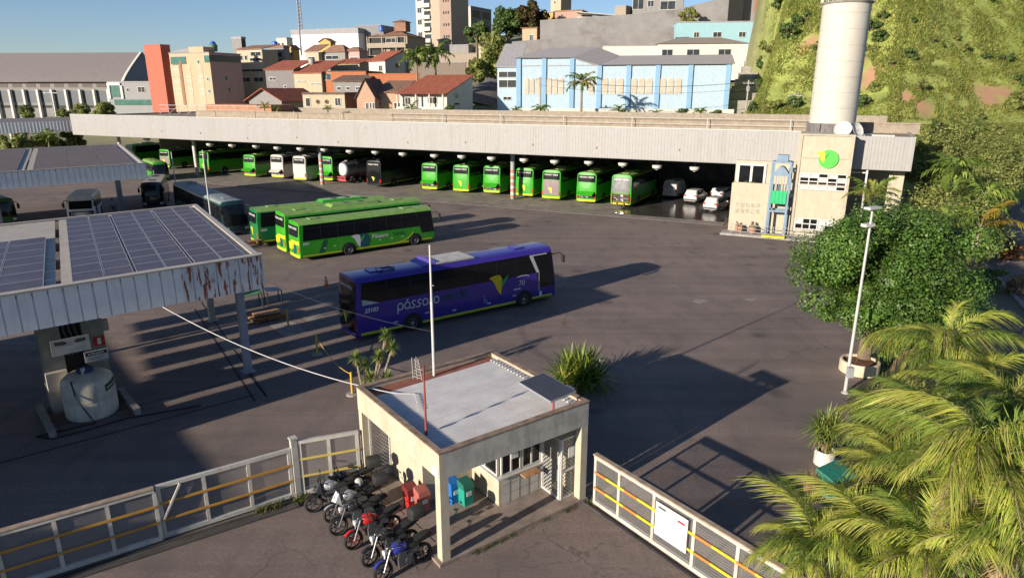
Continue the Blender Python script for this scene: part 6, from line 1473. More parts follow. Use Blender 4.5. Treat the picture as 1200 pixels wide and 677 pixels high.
# --- third row brown roofs
fin(house('yellow_house', 'yellow upper storey with little brown roof amid the town', 375, 388, 394, 62, 49, YEL, 'gable_y', TILEB, rz=-26, Y=226, rh=1.0))
fin(house('tan_house', 'tan house with wide brown roof left of centre in the town', 359, 374, 385, 75, 61, CRE, 'shed', TILEB, rz=-26, Y=210, rh=2.2, wins=[(.2, .3, .5, .3)]))
fin(house('brown_roof_house', 'grey walled house with brown hipped roof beside the yellow storey', 380, 405, 416, 74, 61, GRY, 'hip', TILEB, rz=-26, Y=208, rh=2.2, wins=[(.1, .35, .6, .35)]))
fin(house('mauve_house', 'brown-mauve house with dark opening below the grey blockwork', 404, 422, 432, 78, 60, MAU, 'hip', TILEB, rz=-26, Y=207, rh=1.3, wins=[(.4, .2, .5, .4)]))
bb = house('balcony_house', 'three-storey house with dark open balconies and brown hipped roof', 433, 478, 491, 66, 42, TAN, 'hip', TILEB, rz=-20, Y=215, rh=2.2, depth=12, cat='house', wins=[(.45, .68, .3, .22)])
w, d, h = dims(bb); q_ = MB(); q_.box2(.02*w, .96*w, -.05, -.02, .55*h, .94*h); q_.box2(.02*w, .38*w, -.05, -.02, .05*h, .38*h); q_.box2(.55*w, .95*w, -.05, -.02, .05*h, .35*h); q_.build('bay_shade_panel', M['black'], bb)  # black panels paint the shade inside the open balconies
q_ = MB(); 
for u in (0, .38, .74, .97): q_.box2(u*w, u*w+.3, -1.2, -.9, -3, .98*h)
q_.box2(0, w, -1.25, -.06, .42*h, .52*h); q_.box2(0, w, -1.25, -.06, .0, .06*h); q_.box2(0, w, -1.25, -1.1, .52*h, .66*h); q_.build('balcony_frame', TAN, bb)
q_ = MB(); q_.box2(.55*w, .85*w, 3, 6, h+1.5, h+4.2); q_.add([(.5*w, 2.6, h+4.2), (.9*w, 2.6, h+4.2), (.9*w, 6.4, h+4.2), (.5*w, 6.4, h+4.2), (.7*w, 4.5, h+5)], [(0, 1, 4), (1, 2, 4), (2, 3, 4), (3, 0, 4)]); q_.build('roof_lantern', TILEB, bb); fin(bb)
# --- second row
fin(house('red_roof_house', 'wide house with long red tiled roof and grey front wall', 313, 346, 360, 106, 82, wallm('wall_slate', (.26, .245, .245)), 'shed', TILE, rz=-14, Y=185, rh=2.6, depth=9, wins=[(.12, .5, .25, .14), (.62, .12, .1, .12)]))
fin(house('red_roof_house', 'cream walled house under the red roof running right', 346, 378, 386, 108, 86, CRE, 'shed', TILE, rz=-18, Y=182, rh=3.4, depth=11, wins=[(.1, .55, .3, .06), (.6, .4, .35, .06)]))
fin(house('orange_house', 'orange walled house with a dark open porch', 378, 430, 434, 106, 84, ORA, 'flat', TILED, rz=-14, Y=180, depth=9, parapet=0, wins=[(.02, .55, .2, .36)], wframe=WHI))
fin(house('red_roof_house', 'low red roof above the orange house', 388, 422, 432, 90, 75, CRE, 'shed', TILE, rz=-20, Y=195, rh=1.6, depth=8))
wg = house('white_gabled_house', 'white house with red gabled roof in front of the balcony house', 433, 452, 490, 90, 71, WHI, 'gable_x', TILE, rz=-40, Y=188, rh=2.5, wins=[(.62, .35, .2, .35)], sidewins=[(.3, .6, .12, .25)]); fin(wg)
fin(house('brick_wall', 'long orange brick garden wall below the white gabled house', 433, 491, 493, 97, 87, ORA, 'flat', ORA, rz=-10, Y=176, depth=.4, cat='wall', parapet=0))
fin(house('grey_shed', 'dark weathered roof shed behind the peach gable', 392, 428, 432, 108, 96, GRY, 'shed', TILED, rz=-16, Y=174, rh=1.8, depth=6, wins=[(.1, .2, .12, .3), (.4, .2, .12, .3), (.7, .2, .15, .3)]))
# --- front row along the street
fin(house('red_roof_house', 'low house with red gable roof at the left of the front row', 293, 331, 357, 130, 117, GRY, 'gable_y', TILE, rz=-26, Y=160, rh=2.4, depth=12, ov=.9))
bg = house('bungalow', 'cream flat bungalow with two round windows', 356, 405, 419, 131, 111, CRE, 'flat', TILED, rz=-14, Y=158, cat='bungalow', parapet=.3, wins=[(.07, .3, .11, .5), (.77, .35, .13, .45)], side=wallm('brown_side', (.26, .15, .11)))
w, d, h = dims(bg)
for u in (.36, .57):
    q_ = MB(); q_.lathe([(.5, -.14), (.5, -.02)], (u*w, 0, .58*h), 18, m=0, axis='y'); q_.lathe([(.36, -.16), (.36, -.141)], (u*w, 0, .58*h), 18, m=1, axis='y'); q_.build('round_window', [wallm('round_frame', (.4, .25, .15)), WGL], bg)
fin(bg)
fin(house('peach_gable_house', 'peach house with a steep gable front and dark roof', 419, 440, 446, 132, 113, PEA, 'gable_y', TILED, rz=-10, Y=154, rh=3.6, depth=9, wins=[(.5, .1, .12, .5), (.72, .25, .1, .35), (.86, .25, .1, .35)]))
fin(house('peach_house', 'peach house with brown roof between gable and white veranda', 440, 470, 472, 132, 109, PEA, 'shed', TILEB, rz=-10, Y=156, rh=2.6, depth=10, wins=[(.15, .35, .1, .16), (.75, .2, .12, .3), (.9, .2, .08, .3)]))
vh = house('veranda_house', 'white veranda house under a long bright red tiled roof', 469, 524, 562, 131, 110, WHI, 'shed', TILE, rz=-20, Y=150, rh=4.0, depth=14, wins=[(.12, .4, .12, .4), (.32, .15, .08, .65), (.6, .45, .2, .35)], sidewins=[(.3, .75, .1, .3), (.25, .35, .2, .12)])
w, d, h = dims(vh); q_ = MB()
for u in (0.02, .42, .7, .98): q_.box2(u*w-.15, u*w+.15, -1.6, -1.3, -2, h)
q_.box2(0, w, -1.65, -1.5, .1, 1.0); q_.box2(0, w, -1.7, -.02, -.3, .08); q_.build('veranda', WHI, vh)
q_ = MB(); q_.add([(-.4, -1.9, h-.1), (w+.4, -1.9, h-.1), (w+.4, -.3, h+.2), (-.4, -.3, h+.2)], [(0, 1, 2, 3)]); q_.build('veranda_roof', [TILE], vh); q_ = MB(); q_.poly([(w+.02, 0, h), (w+.02, d, h), (w+.02, d, h+3.9)]); q_.build('gable_wall', WHI, vh); fin(vh)
# --- tower apartments on the skyline
tw = house('apartment_tower', 'tall white apartment tower with stacked balconies and a tan stair shaft', 489, 508, 512, 57, -12, WHI, 'flat', None, rz=-30, Y=235, depth=9, cat='apartments', wins=[(.1, .2, .25, .09), (.1, .42, .25, .09), (.1, .62, .25, .09), (.1, .82, .25, .09)])
w, d, h = dims(tw); q_ = MB(); q_.box2(w+.0, w+8.0, -1.0, d, -5, h+4); q_.build('stair_shaft', wallm('shaft_tan', (.50, .42, .32), .2), tw)
q_ = MB(); q_.box2(w+3.6, w+8.04, -1.05, -1.0, -5, h+4); q_.build('shaft_panel', wallm('shaft_brown', (.40, .29, .23), .2), tw)
for z in (.10, .3, .5, .7, .9):
    q_ = MB(); q_.box2(.45*w, w-.02, -1.6, -.02, z*h, z*h+.25); q_.box2(.45*w, w-.02, -1.6, -1.5, z*h+.25, z*h+1.2); q_.build('balcony', WHI, tw)
    q_ = MB(); q_.box2(.5*w, .95*w, -.06, -.02, z*h+.3, z*h+2.6); q_.build('balcony_door', WGL, tw)
    q_ = MB()
    for k in range(3): q_.box2(w+5.0+.9*k, w+5.5+.9*k, -1.09, -1.055, z*h+1.2, z*h+2.0)
    q_.build('vent_row', WGL, tw)
fin(tw)
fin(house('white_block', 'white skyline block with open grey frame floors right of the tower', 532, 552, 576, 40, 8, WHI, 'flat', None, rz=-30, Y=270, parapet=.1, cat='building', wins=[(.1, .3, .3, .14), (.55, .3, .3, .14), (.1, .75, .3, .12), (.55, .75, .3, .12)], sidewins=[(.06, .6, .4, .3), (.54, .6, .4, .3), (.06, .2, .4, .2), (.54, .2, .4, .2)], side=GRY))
fin(house('pink_house', 'small pink wall house under the skyline block', 532, 540, 548, 52, 38, PNK, 'shed', TILED, rz=-26, Y=240, rh=1))
fin(house('tan_house', 'low tan house among trees right of the apartment tower', 559, 582, 596, 62, 48, CRE, 'shed', TILEB, rz=-26, Y=222, rh=1.6, depth=9))
fin(house('garden_wall', 'long tan garden wall under the apartment tower', 500, 559, 561, 76, 63, TAN, 'flat', TAN, rz=-14, Y=205, depth=.5, cat='wall', parapet=0))
fin(house('grey_ramp_wall', 'small grey walled ramp between tower and trees', 527, 549, 551, 62, 53, CEM, 'flat', None, rz=-20, Y=222, depth=4, cat='wall', parapet=0))
fin(house('stone_wall', 'dark stained retaining wall behind the palms', 470, 546, 550, 92, 74, wallm('stained_stone', (.26, .21, .17)), 'flat', CEM, rz=-12, Y=190, depth=.6, cat='wall', parapet=0))
# --- pale blue church
ch = house('church', 'pale blue church with blue pilasters and rows of arched windows', 606, 853, 868, 133, 76, BLU, 'flat', None, rz=-13, Y=148, depth=17, cat='church', parapet=0)
w, d, h = dims(ch); q_ = MB()
pil = [608, 637.5, 670, 702, 736, 770, 808, 852]; cc = ch.location; ux = (cos(radians(-13)), sin(radians(-13)))
def along(px, z=5):
    lo, hi = -5., w+5
    for _ in range(40):
        m_ = (lo+hi)/2
        if proj(cc.x+ux[0]*m_, cc.y+ux[1]*m_, cc.z+z)[0] < px: lo = m_
        else: hi = m_
    return lo
def zat(px, py):
    u = along(px); return zrow(cc.x+ux[0]*u, cc.y+ux[1]*u, py)-cc.z
hl_ = zat(650, 68); hs_ = h
q_ = MB(); x1_ = along(668); x2_ = along(702)
q_.extr([(0, h-.3), (x1_, h-.3), (x1_+.0, hl_), (0, hl_)], (0, -.012, 0), (1, 0, 0), (0, 0, 1), (0, .3, 0)); q_.extr([(x1_+.01, h-.3), (x2_, h-.3), (x1_+.01, hl_)], (0, -.012, 0), (1, 0, 0), (0, 0, 1), (0, .3, 0)); q_.build('front_gable', BLU, ch)
q_ = MB()
for px in pil:
    q_ = MB(); u = along(px); top = hl_ if px < 672 else h+.05; q_.box2(u-.5, u+.5, -.35, -.014, -3, top); q_.build('pilaster', BLS, ch)
q_ = MB(); dz = 2.5
q_.add([(-.6, -.7, hl_), (x1_+.3, -.7, hl_), (x1_+4.5, d*.75, hl_+dz+.3), (5.0, d*.75, hl_+dz+.3)], [(0, 1, 2, 3)]); q_.add([(x1_+.3, -.7, hl_), (x2_+.2, -.7, h+.1), (x2_+3.4, d*.6, h+dz), (x1_+4.5, d*.75, hl_+dz+.3)], [(0, 1, 2, 3)]); q_.add([(x2_, -.7, h+.12), (w+.6, -.7, h+.12), (w+.6, d*.62, h+dz), (x2_+3.4, d*.62, h+dz)], [(0, 1, 2, 3)])
q_.add([(-.6, -.7, hl_), (5.0, d*.75, hl_+dz+.3), (5.0, d, hl_), (-.6, d, hl_)], [(0, 1, 2, 3)])
q_.build('sheet_roof', mat('church_roof', (.34, .315, .31), .75, var=.08, dirt=(.25, .22, .22), damt=.5, dscale=(.2, .6, .6)), ch)
q_ = MB(); q_.poly([(w+.015, 0, h), (w+.015, d, h), (w+.015, d*.62, h+dz-.2)]); q_.build('side_gable', BLU, ch)
bays = [(614, 633, 3), (640, 661, 3), (689, 697, 1), (704, 731, 3), (738, 765, 3), (772, 799, 3)]
for a_, b_, n_ in bays:
    u0, u1 = along(a_), along(b_)
    for k in range(n_):
        c_ = lerp(u0, u1, (k+.5)/n_); hw_ = min(1.15, (u1-u0)/n_*.37); z0, z1 = zat(a_, 109), zat(a_, 91.5); zs_ = z1-hw_*1.3
        arch = [(-hw_, z0), (hw_, z0), (hw_, zs_), (hw_*.72, zs_+hw_*.75), (0, z1), (-hw_*.72, zs_+hw_*.75), (-hw_, zs_)]
        q_ = MB(); q_.extr([(c_+a*1.14, z0-.25 if z == z0 else z+.16) for a, z in arch], (0, -.16, 0), (1, 0, 0), (0, 0, 1), (0, .145, 0)); q_.extr([(c_+a, z) for a, z in arch], (0, -.19, 0), (1, 0, 0), (0, 0, 1), (0, .028, 0), m=1)
        for f_ in (.2, .4, .6): q_.box2(c_-hw_, c_+hw_, -.2, -.191, lerp(z0, z1, f_)-.03, lerp(z0, z1, f_)+.03)
        q_.build('arched_window', [WHI, mat('beige_blind', (.45, .37, .28), .6, var=.15, scale=1)], ch)
q_ = MB(); q_.box2(-1, w+1, -2.4, -2.0, -3, .9); q_.build('plinth_wall', WHI, ch)
fin(ch)
fin(house('church_wing', 'small pale wing with glazed balcony at the left end of the church', 583, 606, 609, 128, 79, BLU, 'shed', SHEET, rz=-13, Y=163, depth=9, rh=5.5, cat='building', wins=[(.08, .52, .88, .18), (.08, .76, .88, .14), (.3, .22, .4, .08)]))
fin(house('white_hall', 'long white hall with low brown roof behind the church', 770, 875, 889, 70, 51, mat('bright_cream_wall', (.58, .55, .49), .8, var=.03), 'hip', wallm('fibre_tan', (.32, .28, .24)), rz=-6, Y=182, rh=1.9, depth=12, cat='hall', wins=[(.05, .2, .12, .45), (.33, .2, .14, .45), (.68, .2, .14, .45)]))
fin(house('turquoise_house', 'turquoise house wall with three hooded windows above the white hall', 791, 888, 895, 56, 26, TUR, 'flat', None, rz=-6, Y=200, depth=8, cat='house', parapet=.1, wins=[(.22, .42, .06, .2), (.45, .42, .1, .2), (.76, .42, .08, .2)]))
fin(house('white_wall', 'cream boundary wall stepping behind the church roof', 706, 775, 778, 68, 54, mat('bright_cream_wall', (.58, .55, .49), .8), 'flat', None, rz=-6, Y=186, depth=.4, cat='wall', parapet=0))
# stair beside the church
t_ = thing('stairway', 'concrete stairway climbing the slope right of the church', 'stairway', (0, 0, 0), 0)
q_ = MB()
a_ = D(866, 118, 150); b_ = D(893, 58, 186)
for k in range(9):
    p_ = a_.lerp(b_, k/8); q_.box(p_.x+1.2, p_.y+2.5, p_.z-4, 6.5, 5, 8, radians(-13))
q_.build('flight', M['conc'], t_)
q_ = MB(); 
for k in range(8): p_ = a_.lerp(b_, k/8); p2_ = a_.lerp(b_, (k+1)/8); q_.beam((p_.x+4.8, p_.y+1, p_.z-2.2), (p2_.x+4.8, p2_.y+1, p2_.z-2.2), .4, 6)
q_.build('side_wall', CEM, t_)
# --- grey walls and structures at the top
def wallpoly(name, label, pts, Y0, Y1, m_, cat='wall', th=1.0):
    """standing wall whose outline follows the ground: columns given with top and bottom rows, plan line from Y0 to Y1"""
    xs = [p[0] for p in pts]; tp, bt = [], []
    for px, yt, yb in pts:
        Y = lerp(Y0, Y1, (px-xs[0])/(xs[-1]-xs[0])); tp.append(D(px, yt, Y)); bt.append(D(px, yb, Y)-Vector((0, 0, 4)))
    o = Vector((tp[0].x, tp[0].y, 0)); q_ = MB(); n_ = len(pts); off = Vector((.1, th, 0))
    v = [p-o for p in bt]+[p-o for p in tp]+[p-o+off for p in bt]+[p-o+off for p in tp]
    for i in range(n_-1): q_.add([v[i], v[i+1], v[n_+i+1], v[n_+i]], [(0, 1, 2, 3)]); q_.add([v[n_+i], v[n_+i+1], v[3*n_+i+1], v[3*n_+i]], [(0, 1, 2, 3)]); q_.add([v[2*n_+i+1], v[2*n_+i], v[3*n_+i], v[3*n_+i+1]], [(0, 1, 2, 3)])
    for i in (0, n_-1): q_.add([v[i], v[n_+i], v[3*n_+i], v[2*n_+i]], [(0, 1, 2, 3)])
    ob = q_.build(name, m_, loc=o); tag(ob, label, cat); return ob
STG = mat('stained_render_wall', (.25, .24, .235), .95, var=.08, scale=.4, dirt=(.13, .11, .10), damt=.6, dscale=(.08, .08, .1), bump=.2)
wallpoly('retaining_wall', 'huge grey rendered retaining wall rising to the right behind the church', [(633, 24, 62), (690, 20, 60), (740, 17, 56), (790, 12, 50), (895, -14, 42)], 212, 206, STG)
wallpoly('retaining_wall', 'lower grey sloping wall in front of the huge retaining wall', [(600, 49, 78), (640, 46, 80), (705, 40, 76), (790, 32, 70)], 205, 196, mat('stained_render_dark', (.22, .21, .205), .95, var=.1, scale=.4, dirt=(.12, .105, .10), damt=.6, dscale=(.08, .08, .1)))
fin(house('brick_hut', 'small unfinished brick hut with tan sloping top at the left of the grey wall', 612, 629, 637, 55, 33, wallm('hut_tan', (.52, .40, .25)), 'shed_r', TILEB, rz=-30, Y=213, rh=.1, depth=5, wins=[(.5, .15, .25, .5)], side=BRK))
fin(house('roof_tank_tower', 'beige concrete tank tower on the skyline above the grey wall', 645, 657, 669, 22, -4, CRE, 'flat', None, rz=-30, Y=240, cat='tower', parapet=.1, wins=[(.3, .7, .2, .1)]))
fin(house('brown_house', 'low brown terracotta house beside the tank tower', 650, 682, 694, 24, 13, PNK, 'flat', TILEB, rz=-20, Y=232, parapet=.2))
fin(house('yellow_wall_house', 'low yellow walled house left of the tank tower', 630, 648, 653, 26, 15, YEL, 'flat', None, rz=-20, Y=236, parapet=.2))
fin(house('white_tank_house', 'white curved-roof shed on top of the grey wall', 676, 726, 734, 27, 19, mat('bright_white_wall', (.66, .66, .65), .8, var=.03), 'shed_r', WHI, rz=-14, Y=222, rh=1.4, depth=6, cat='shed'))
fin(house('tan_house', 'tan flat-roofed house at the top of the grey wall', 720, 733, 768, 22, 8, TAN, 'flat', None, rz=-30, Y=216, depth=10, parapet=.2, side=TAN))
fin(house('unfinished_house', 'unfinished house with brick and concrete frames at the top edge', 741, 800, 815, 16, -9, CEM, 'flat', None, rz=-14, Y=214, depth=8, wins=[(.0, .25, .22, .5), (.3, .35, .12, .3), (.55, .2, .3, .4)], side=BRK, parapet=.1, cat='house'))
q_ = MB(); a_ = D(862, 12, 203.5); q_.box(a_.x, a_.y, a_.z, 4, .4, 9)
q_.box(a_.x+6, a_.y-1.2, a_.z+3, 2.2, .4, 8, m=1); tag(q_.build('wall_opening', [M['black'], BRK]), 'dark doorway and brick strip in the top of the huge grey wall', 'doorway')
# mast and utility poles
t_ = thing('radio_mast', 'tall grey lattice mast rising behind the white warehouse', 'mast', D(353, 45, 268), 0); q_ = MB()
hh = zrow(t_.location.x, 268, -25)-t_.location.z
for i in range(3): a_ = 2*pi*i/3; q_.tube((.8*cos(a_), .8*sin(a_), -6), (.5*cos(a_), .5*sin(a_), hh), .22, .2, 6)
for k in range(20):
    z = lerp(-5, hh, k/20)
    for i in range(3): a_ = 2*pi*i/3; b_ = 2*pi*(i+1)/3; q_.tube((.75*cos(a_), .75*sin(a_), z), (.7*cos(b_), .7*sin(b_), z+hh/20), .1, n=5)
q_.build('lattice', M['grey'], t_)
def upole(label, px, yb, yt, Y):
    b_ = D(px, yb, Y); t_ = thing('utility_pole', label, 'utility pole', b_, 0); h_ = zrow(b_.x, Y, yt)-b_.z
    q_ = MB(); q_.tube((0, 0, -2), (0, 0, h_), .2, .14, 9); q_.build('pole', M['conc'], t_)
    q_ = MB(); q_.box(0, 0, h_-.6, 2.2, .12, .14, -.3); q_.box(0, .1, h_-1.6, .5, .4, .9)
    for k in (-.9, -.3, .3, .9): q_.tube((k, 0, h_-.55), (k, 0, h_-.3), .05)
    q_.build('crossarm', M['grey'], t_); return Vector((b_.x, Y, b_.z+h_))
tops = []
for lb, px, yb, yt, Y in (('dark utility pole in front of the church left windows', 633, 132, 90, 140), ('grey utility pole by the right end of the church', 875, 122, 94, 138), ('utility pole right of the water tower', 1026, 142, 114, 118), ('utility pole on the grassy slope at far right', 1170, 162, 124, 122), ('thin utility pole left of the water tower', 928, 145, 108, 118)): tops.append(upole(lb, px, yb, yt, Y))
for i, (a_, b_) in enumerate(((0, 1), (1, 4), (4, 2), (2, 3))):
    q_ = MB()
    for o_ in (-.8, .8, 0): q_.path([tops[a_].lerp(tops[b_], t)+Vector((o_, 0, -.35 if o_ else -1.6))-Vector((0, 0, 1.2*4*t*(1-t))) for t in [k/10 for k in range(11)]], .025, 4)
    tag(q_.build('power_lines', M['dgrey']), 'thin power lines '+('running in front of the church', 'from the church end pole towards the hill', 'passing behind the water tower', 'hanging over the grassy slope at right')[i], 'wires')
# water drum on the annex roof, by the yard street
b_ = D(1059, 154, 92); t_ = thing('roof_box', 'small black box unit at the right end of the garage roof', 'roof unit', b_, -HA); q_ = MB(); q_.box(0, 0, 0, 1.0, 1.0, 1.2); q_.box(0, -.52, .1, .7, .03, .5, m=1); q_.build('casing', [M['black'], M['dgrey']], t_)

# sloping grey lane left of the church
ln = MB(); lf_ = [(498, 129), (525, 119), (548, 108), (566, 97), (576, 89)]; rt_ = [(600, 131), (596, 119), (592, 108), (590, 98), (590, 90)]
pl = [hit(*q_)+Vector((0, 0, .25)) for q_ in lf_]; pr_ = [hit(*q_)+Vector((0, 0, .25)) for q_ in rt_]
for i in range(4):
    for j in range(6):
        a_, b_ = pl[i].lerp(pr_[i], j/6), pl[i].lerp(pr_[i], (j+1)/6); c_, e_ = pl[i+1].lerp(pr_[i+1], (j+1)/6), pl[i+1].lerp(pr_[i+1], j/6)
        for p_ in (a_, b_, c_, e_): p_.z = max(p_.z, tz(p_.x, p_.y)+.2)
        ln.quad(a_, b_, c_, e_)
tag(ln.build('lane', mat('lane_asphalt', (.17, .155, .15), .9, var=.2, scale=.6)), kind='structure')

for i, (px, py, Y, lb, c_) in enumerate(((322, 50, 218, 'on the cream apartments', 'tank_blue'), (408, 58, 215, 'behind the brown hipped roof', 'tank_blue'), (365, 70, 192, 'between the red roofs', 'tank_grey'), (447, 32, 220, 'left of the balcony house lantern', 'tank_blue'), (398, 91, 183, 'on the orange house', 'tank_grey'), (535, 6, 272, 'on the white skyline block', 'tank_grey'))):
    o_ = D(px, py, Y); q_ = MB(); q_.lathe([(.75, -1.4), (.9, 0), (.85, .1), (.5, .3), (.05, .36)], o_, 16); q_.box(o_.x, o_.y, o_.z-1.9, 1.3, 1.3, 1.0, m=1)
    tag(q_.build('roof_tank', [mat(c_, (.03, .12, .42) if c_ == 'tank_blue' else (.3, .3, .3), .5), CEM], None, True), ('blue' if c_ == 'tank_blue' else 'grey')+' round water tank '+lb, 'water tank')
# ---------------------------------------------------------------- foliage
LEAF1 = leafmat('broad_leaf_green', [(.035, .085, .016), (.07, .15, .026), (.12, .22, .04), (.20, .29, .06)], .42, .35)
LEAF2 = leafmat('bush_leaf_olive', [(.15, .19, .045), (.26, .30, .075), (.40, .40, .14)], .6, .45)
LEAF3 = leafmat('dark_tree_leaf', [(.04, .08, .018), (.075, .13, .028), (.13, .17, .045)], .6, .2)
PALML = leafmat('palm_leaflet', [(.22, .30, .045), (.34, .41, .065), (.48, .48, .09), (.54, .48, .16)], .4, .5, 1.2)
PALMD = leafmat('palm_leaflet_dark', [(.11, .19, .03), (.18, .26, .045), (.28, .33, .065)], .45, .45, 1.2)
PALMY = leafmat('palm_leaflet_yellow', [(.22, .2, .03), (.35, .25, .03), (.40, .2, .02)], .5, .35)
YUC = leafmat('yucca_blade', [(.10, .18, .03), (.17, .26, .045), (.34, .34, .08)], .4, .35, 2)
DRY = leafmat('dry_straw', [(.28, .18, .09), (.36, .26, .14), (.2, .13, .06)], .8, .2)
BARK = mat('bark', (.16, .12, .085), .95, var=.3, scale=5, bump=.6, bscale=12)
PBARK = mat('palm_bark', (.24, .19, .13), .95, var=.3, scale=7, bump=.6, bscale=14)
SOIL = mat('pot_soil', (.12, .05, .03), .95, var=.3, scale=8)
GRASS = leafmat('slope_grass', [(.18, .26, .05), (.25, .31, .065), (.34, .35, .09), (.40, .34, .12)], .8, .5, .12, (.85, 1.15))
def leaf_cloud(mb, rnd, centres, nper, size, aspect=1.6, droop=.3):
    """small folded leaves through a set of ellipsoidal clumps"""
    for (cx, cy, cz, rx, ry, rz_) in centres:
        for _ in range(nper):
            while True:
                u, v, w = rnd.uniform(-1, 1), rnd.uniform(-1, 1), rnd.uniform(-1, 1); q = u*u+v*v+w*w
                if .18 < q < 1: break
            k = 1 if rnd.random() < .8 else 1.18
            p = Vector((cx+u*rx*k, cy+v*ry*k, cz+w*rz_*k))
            n = Vector((u/rx+rnd.uniform(-.5, .5), v/ry+rnd.uniform(-.5, .5), w/rz_+rnd.uniform(-.1, .9))); n.normalize()
            a = n.cross(Vector((rnd.uniform(-1, 1), rnd.uniform(-1, 1), rnd.uniform(-1, 1)))); a.normalize(); b = n.cross(a)
            s = size*rnd.uniform(.6, 1.35); h = s/aspect
            b0 = len(mb.v); mb.v += [tuple(p-a*s), tuple(p+b*h-n*(droop*h)), tuple(p+a*s-n*(droop*s)), tuple(p-b*h-n*(droop*h))]
            mb.f += [(b0, b0+1, b0+2), (b0, b0+2, b0+3)]; mb.m += [0, 0]
def crown_clumps(rnd, cx, cy, cz, rx, ry, rz_, n, frac=.34, lump=0):
    out = []
    for i in range(n):
        while True:
            u, v, w = rnd.uniform(-1, 1), rnd.uniform(-1, 1), rnd.uniform(-1, 1); q = sqrt(u*u+v*v+w*w)
            if .3 < q < 1: break
        k = rnd.uniform(.62, .9)/q if q > .62 else 1
        if lump: k *= rnd.uniform(.82, 1.2)
        f_ = frac*rnd.uniform(.65, 1.3) if not lump else frac*rnd.uniform(.5, 1.7)
        out.append((cx+u*k*rx, cy+v*k*ry, cz+w*k*rz_, rx*f_, ry*f_, rz_*f_))
    return out
def tree(name, label, base, cz, rx, ry, rz_, nclump, nper, leaf, lm, trunk=.25, seed=1, group=None, frac=.34, lean=(0, 0), lump=0):
    t_ = thing(name, label, 'tree', base, 0, group); rnd = random.Random(seed)
    cl_ = crown_clumps(rnd, lean[0], lean[1], cz, rx, ry, rz_, nclump, frac, lump)
    q_ = MB(); leaf_cloud(q_, rnd, cl_, nper, leaf); q_.build('crown', lm, t_)
    q_ = MB(); q_.path([(0, 0, -.6), (.05*trunk, 0, cz*.3), (lean[0]*.5, lean[1]*.5, cz*.7), (lean[0], lean[1], cz)], [trunk*1.25, trunk, trunk*.8, trunk*.5], 9); q_.build('trunk', BARK, t_, True)
    q_ = MB()
    for c_ in cl_[:12]: q_.path([(lean[0]*.4, lean[1]*.4, cz*.55), ((c_[0]+lean[0])*.5, (c_[1]+lean[1])*.5, (cz*.7+c_[2])*.5), c_[:3]], [trunk*.5, trunk*.3, trunk*.1], 6)
    q_.build('limb', BARK, t_, True)
    return t_
# big round ficus in its concrete ring
tb = Vector((18.4, 32.9, 0))
tree('ficus_tree', 'large dense round tree growing from the cream ring planter', tb, 4.95, 4.35, 4.3, 3.6, 120, 1150, .071, LEAF1, .32, 4, frac=.2, lean=(1.0, .4), lump=1)
def planter(label, c_, r_, h_, col, n=28, cat='planter'):
    t_ = thing('planter', label, cat, c_, 0); q_ = MB(); q_.lathe([(r_*.94, 0), (r_, .03), (r_, h_-.03), (r_*.97, h_), (r_*.86, h_), (r_*.86, h_-.12)], n=n, caps=False); q_.build('pot', col, t_, True)
    q_ = MB(); q_.lathe([(r_*.87, h_-.13), (.01, h_-.08)], n=n, caps=False); q_.build('soil', SOIL, t_); return t_
planter('wide cream concrete ring planter at the foot of the big round tree', Vector((17.9, 32.3, 0)), .95, .62, mat('cream_concrete_ring', (.58, .46, .33), .85, dirt=(.3, .22, .15), damt=.4))
# palms: feathery fronds with hanging leaflets
def frond_mesh(nm, L, rnd, lm, nl=46, leaf=.62, arch=1.0, droop=1.0, lw=.034):
    q_ = MB(); pts = []
    N = 14
    for i in range(N+1):
        t = i/N; pts.append(Vector((L*(t-.12*arch*t*t*t), 0, L*(.62*arch*t-.72*arch*t*t))))
    q_.path(pts, [lerp(.028, .006, i/N) for i in range(N+1)], 5, m=1)
    for i in range(nl):
        t = .16+.83*i/nl; f_ = t*N; k = min(N-1, int(f_)); p = pts[k].lerp(pts[k+1], f_-k); d = (pts[k+1]-pts[k]).normalized()
        for s in (-1, 1):
            l = leaf*(1-.65*abs(t-.45)**1.3)*rnd.uniform(.8, 1.15); an = rnd.uniform(.35, 1.1)
            side = Vector((0, s, 0)); up = d.cross(Vector((0, 1, 0))); up = up if up.z > 0 else -up
            dirn = (d*cos(an)+side*sin(an)+up*rnd.uniform(-.1, .75)).normalized()
            w = lw*rnd.uniform(.8, 1.2); wv = dirn.cross(Vector((0, 0, 1))); wv = (wv.normalized() if wv.length > .01 else d)
            c0 = p; b0 = len(q_.v); dr_ = rnd.uniform(.15, 1.15)*droop
            ps = []
            for j in range(5):
                u = j/4; ps.append(p+dirn*(l*u*(1-.25*dr_*u))-Vector((0, 0, l*.85*dr_*u*u)))
            ww = [.5, 1, .95, .65, .08]
            for j in range(5): q_.v += [tuple(ps[j]-wv*w*ww[j]), tuple(ps[j]+wv*w*ww[j])]
            for j in range(4): q_.f.append((b0+2*j, b0+2*j+1, b0+2*j+3, b0+2*j+2)); q_.m.append(0)
    me = bpy.data.meshes.new(nm); me.from_pydata(q_.v, [], q_.f); me.materials.append(lm); me.materials.append(PBARK); me.polygons.foreach_set('material_index', q_.m); me.update(); return me
rf = random.Random(11)
FR = [frond_mesh('frond', 3.4, rf, PALML, 96, .84, 1.2, 1.6, .0125), frond_mesh('frond', 3.1, rf, PALML, 88, .80, 1.4, 1.9, .0125), frond_mesh('frond', 3.0, rf, PALMD, 84, .72, .9, 1.2, .014), frond_mesh('frond', 2.6, rf, PALML, 76, .66, 1.3, 1.0, .0135), frond_mesh('frond', 3.2, rf, PALMD, 84, .74, 1.2, 1.5, .014)]
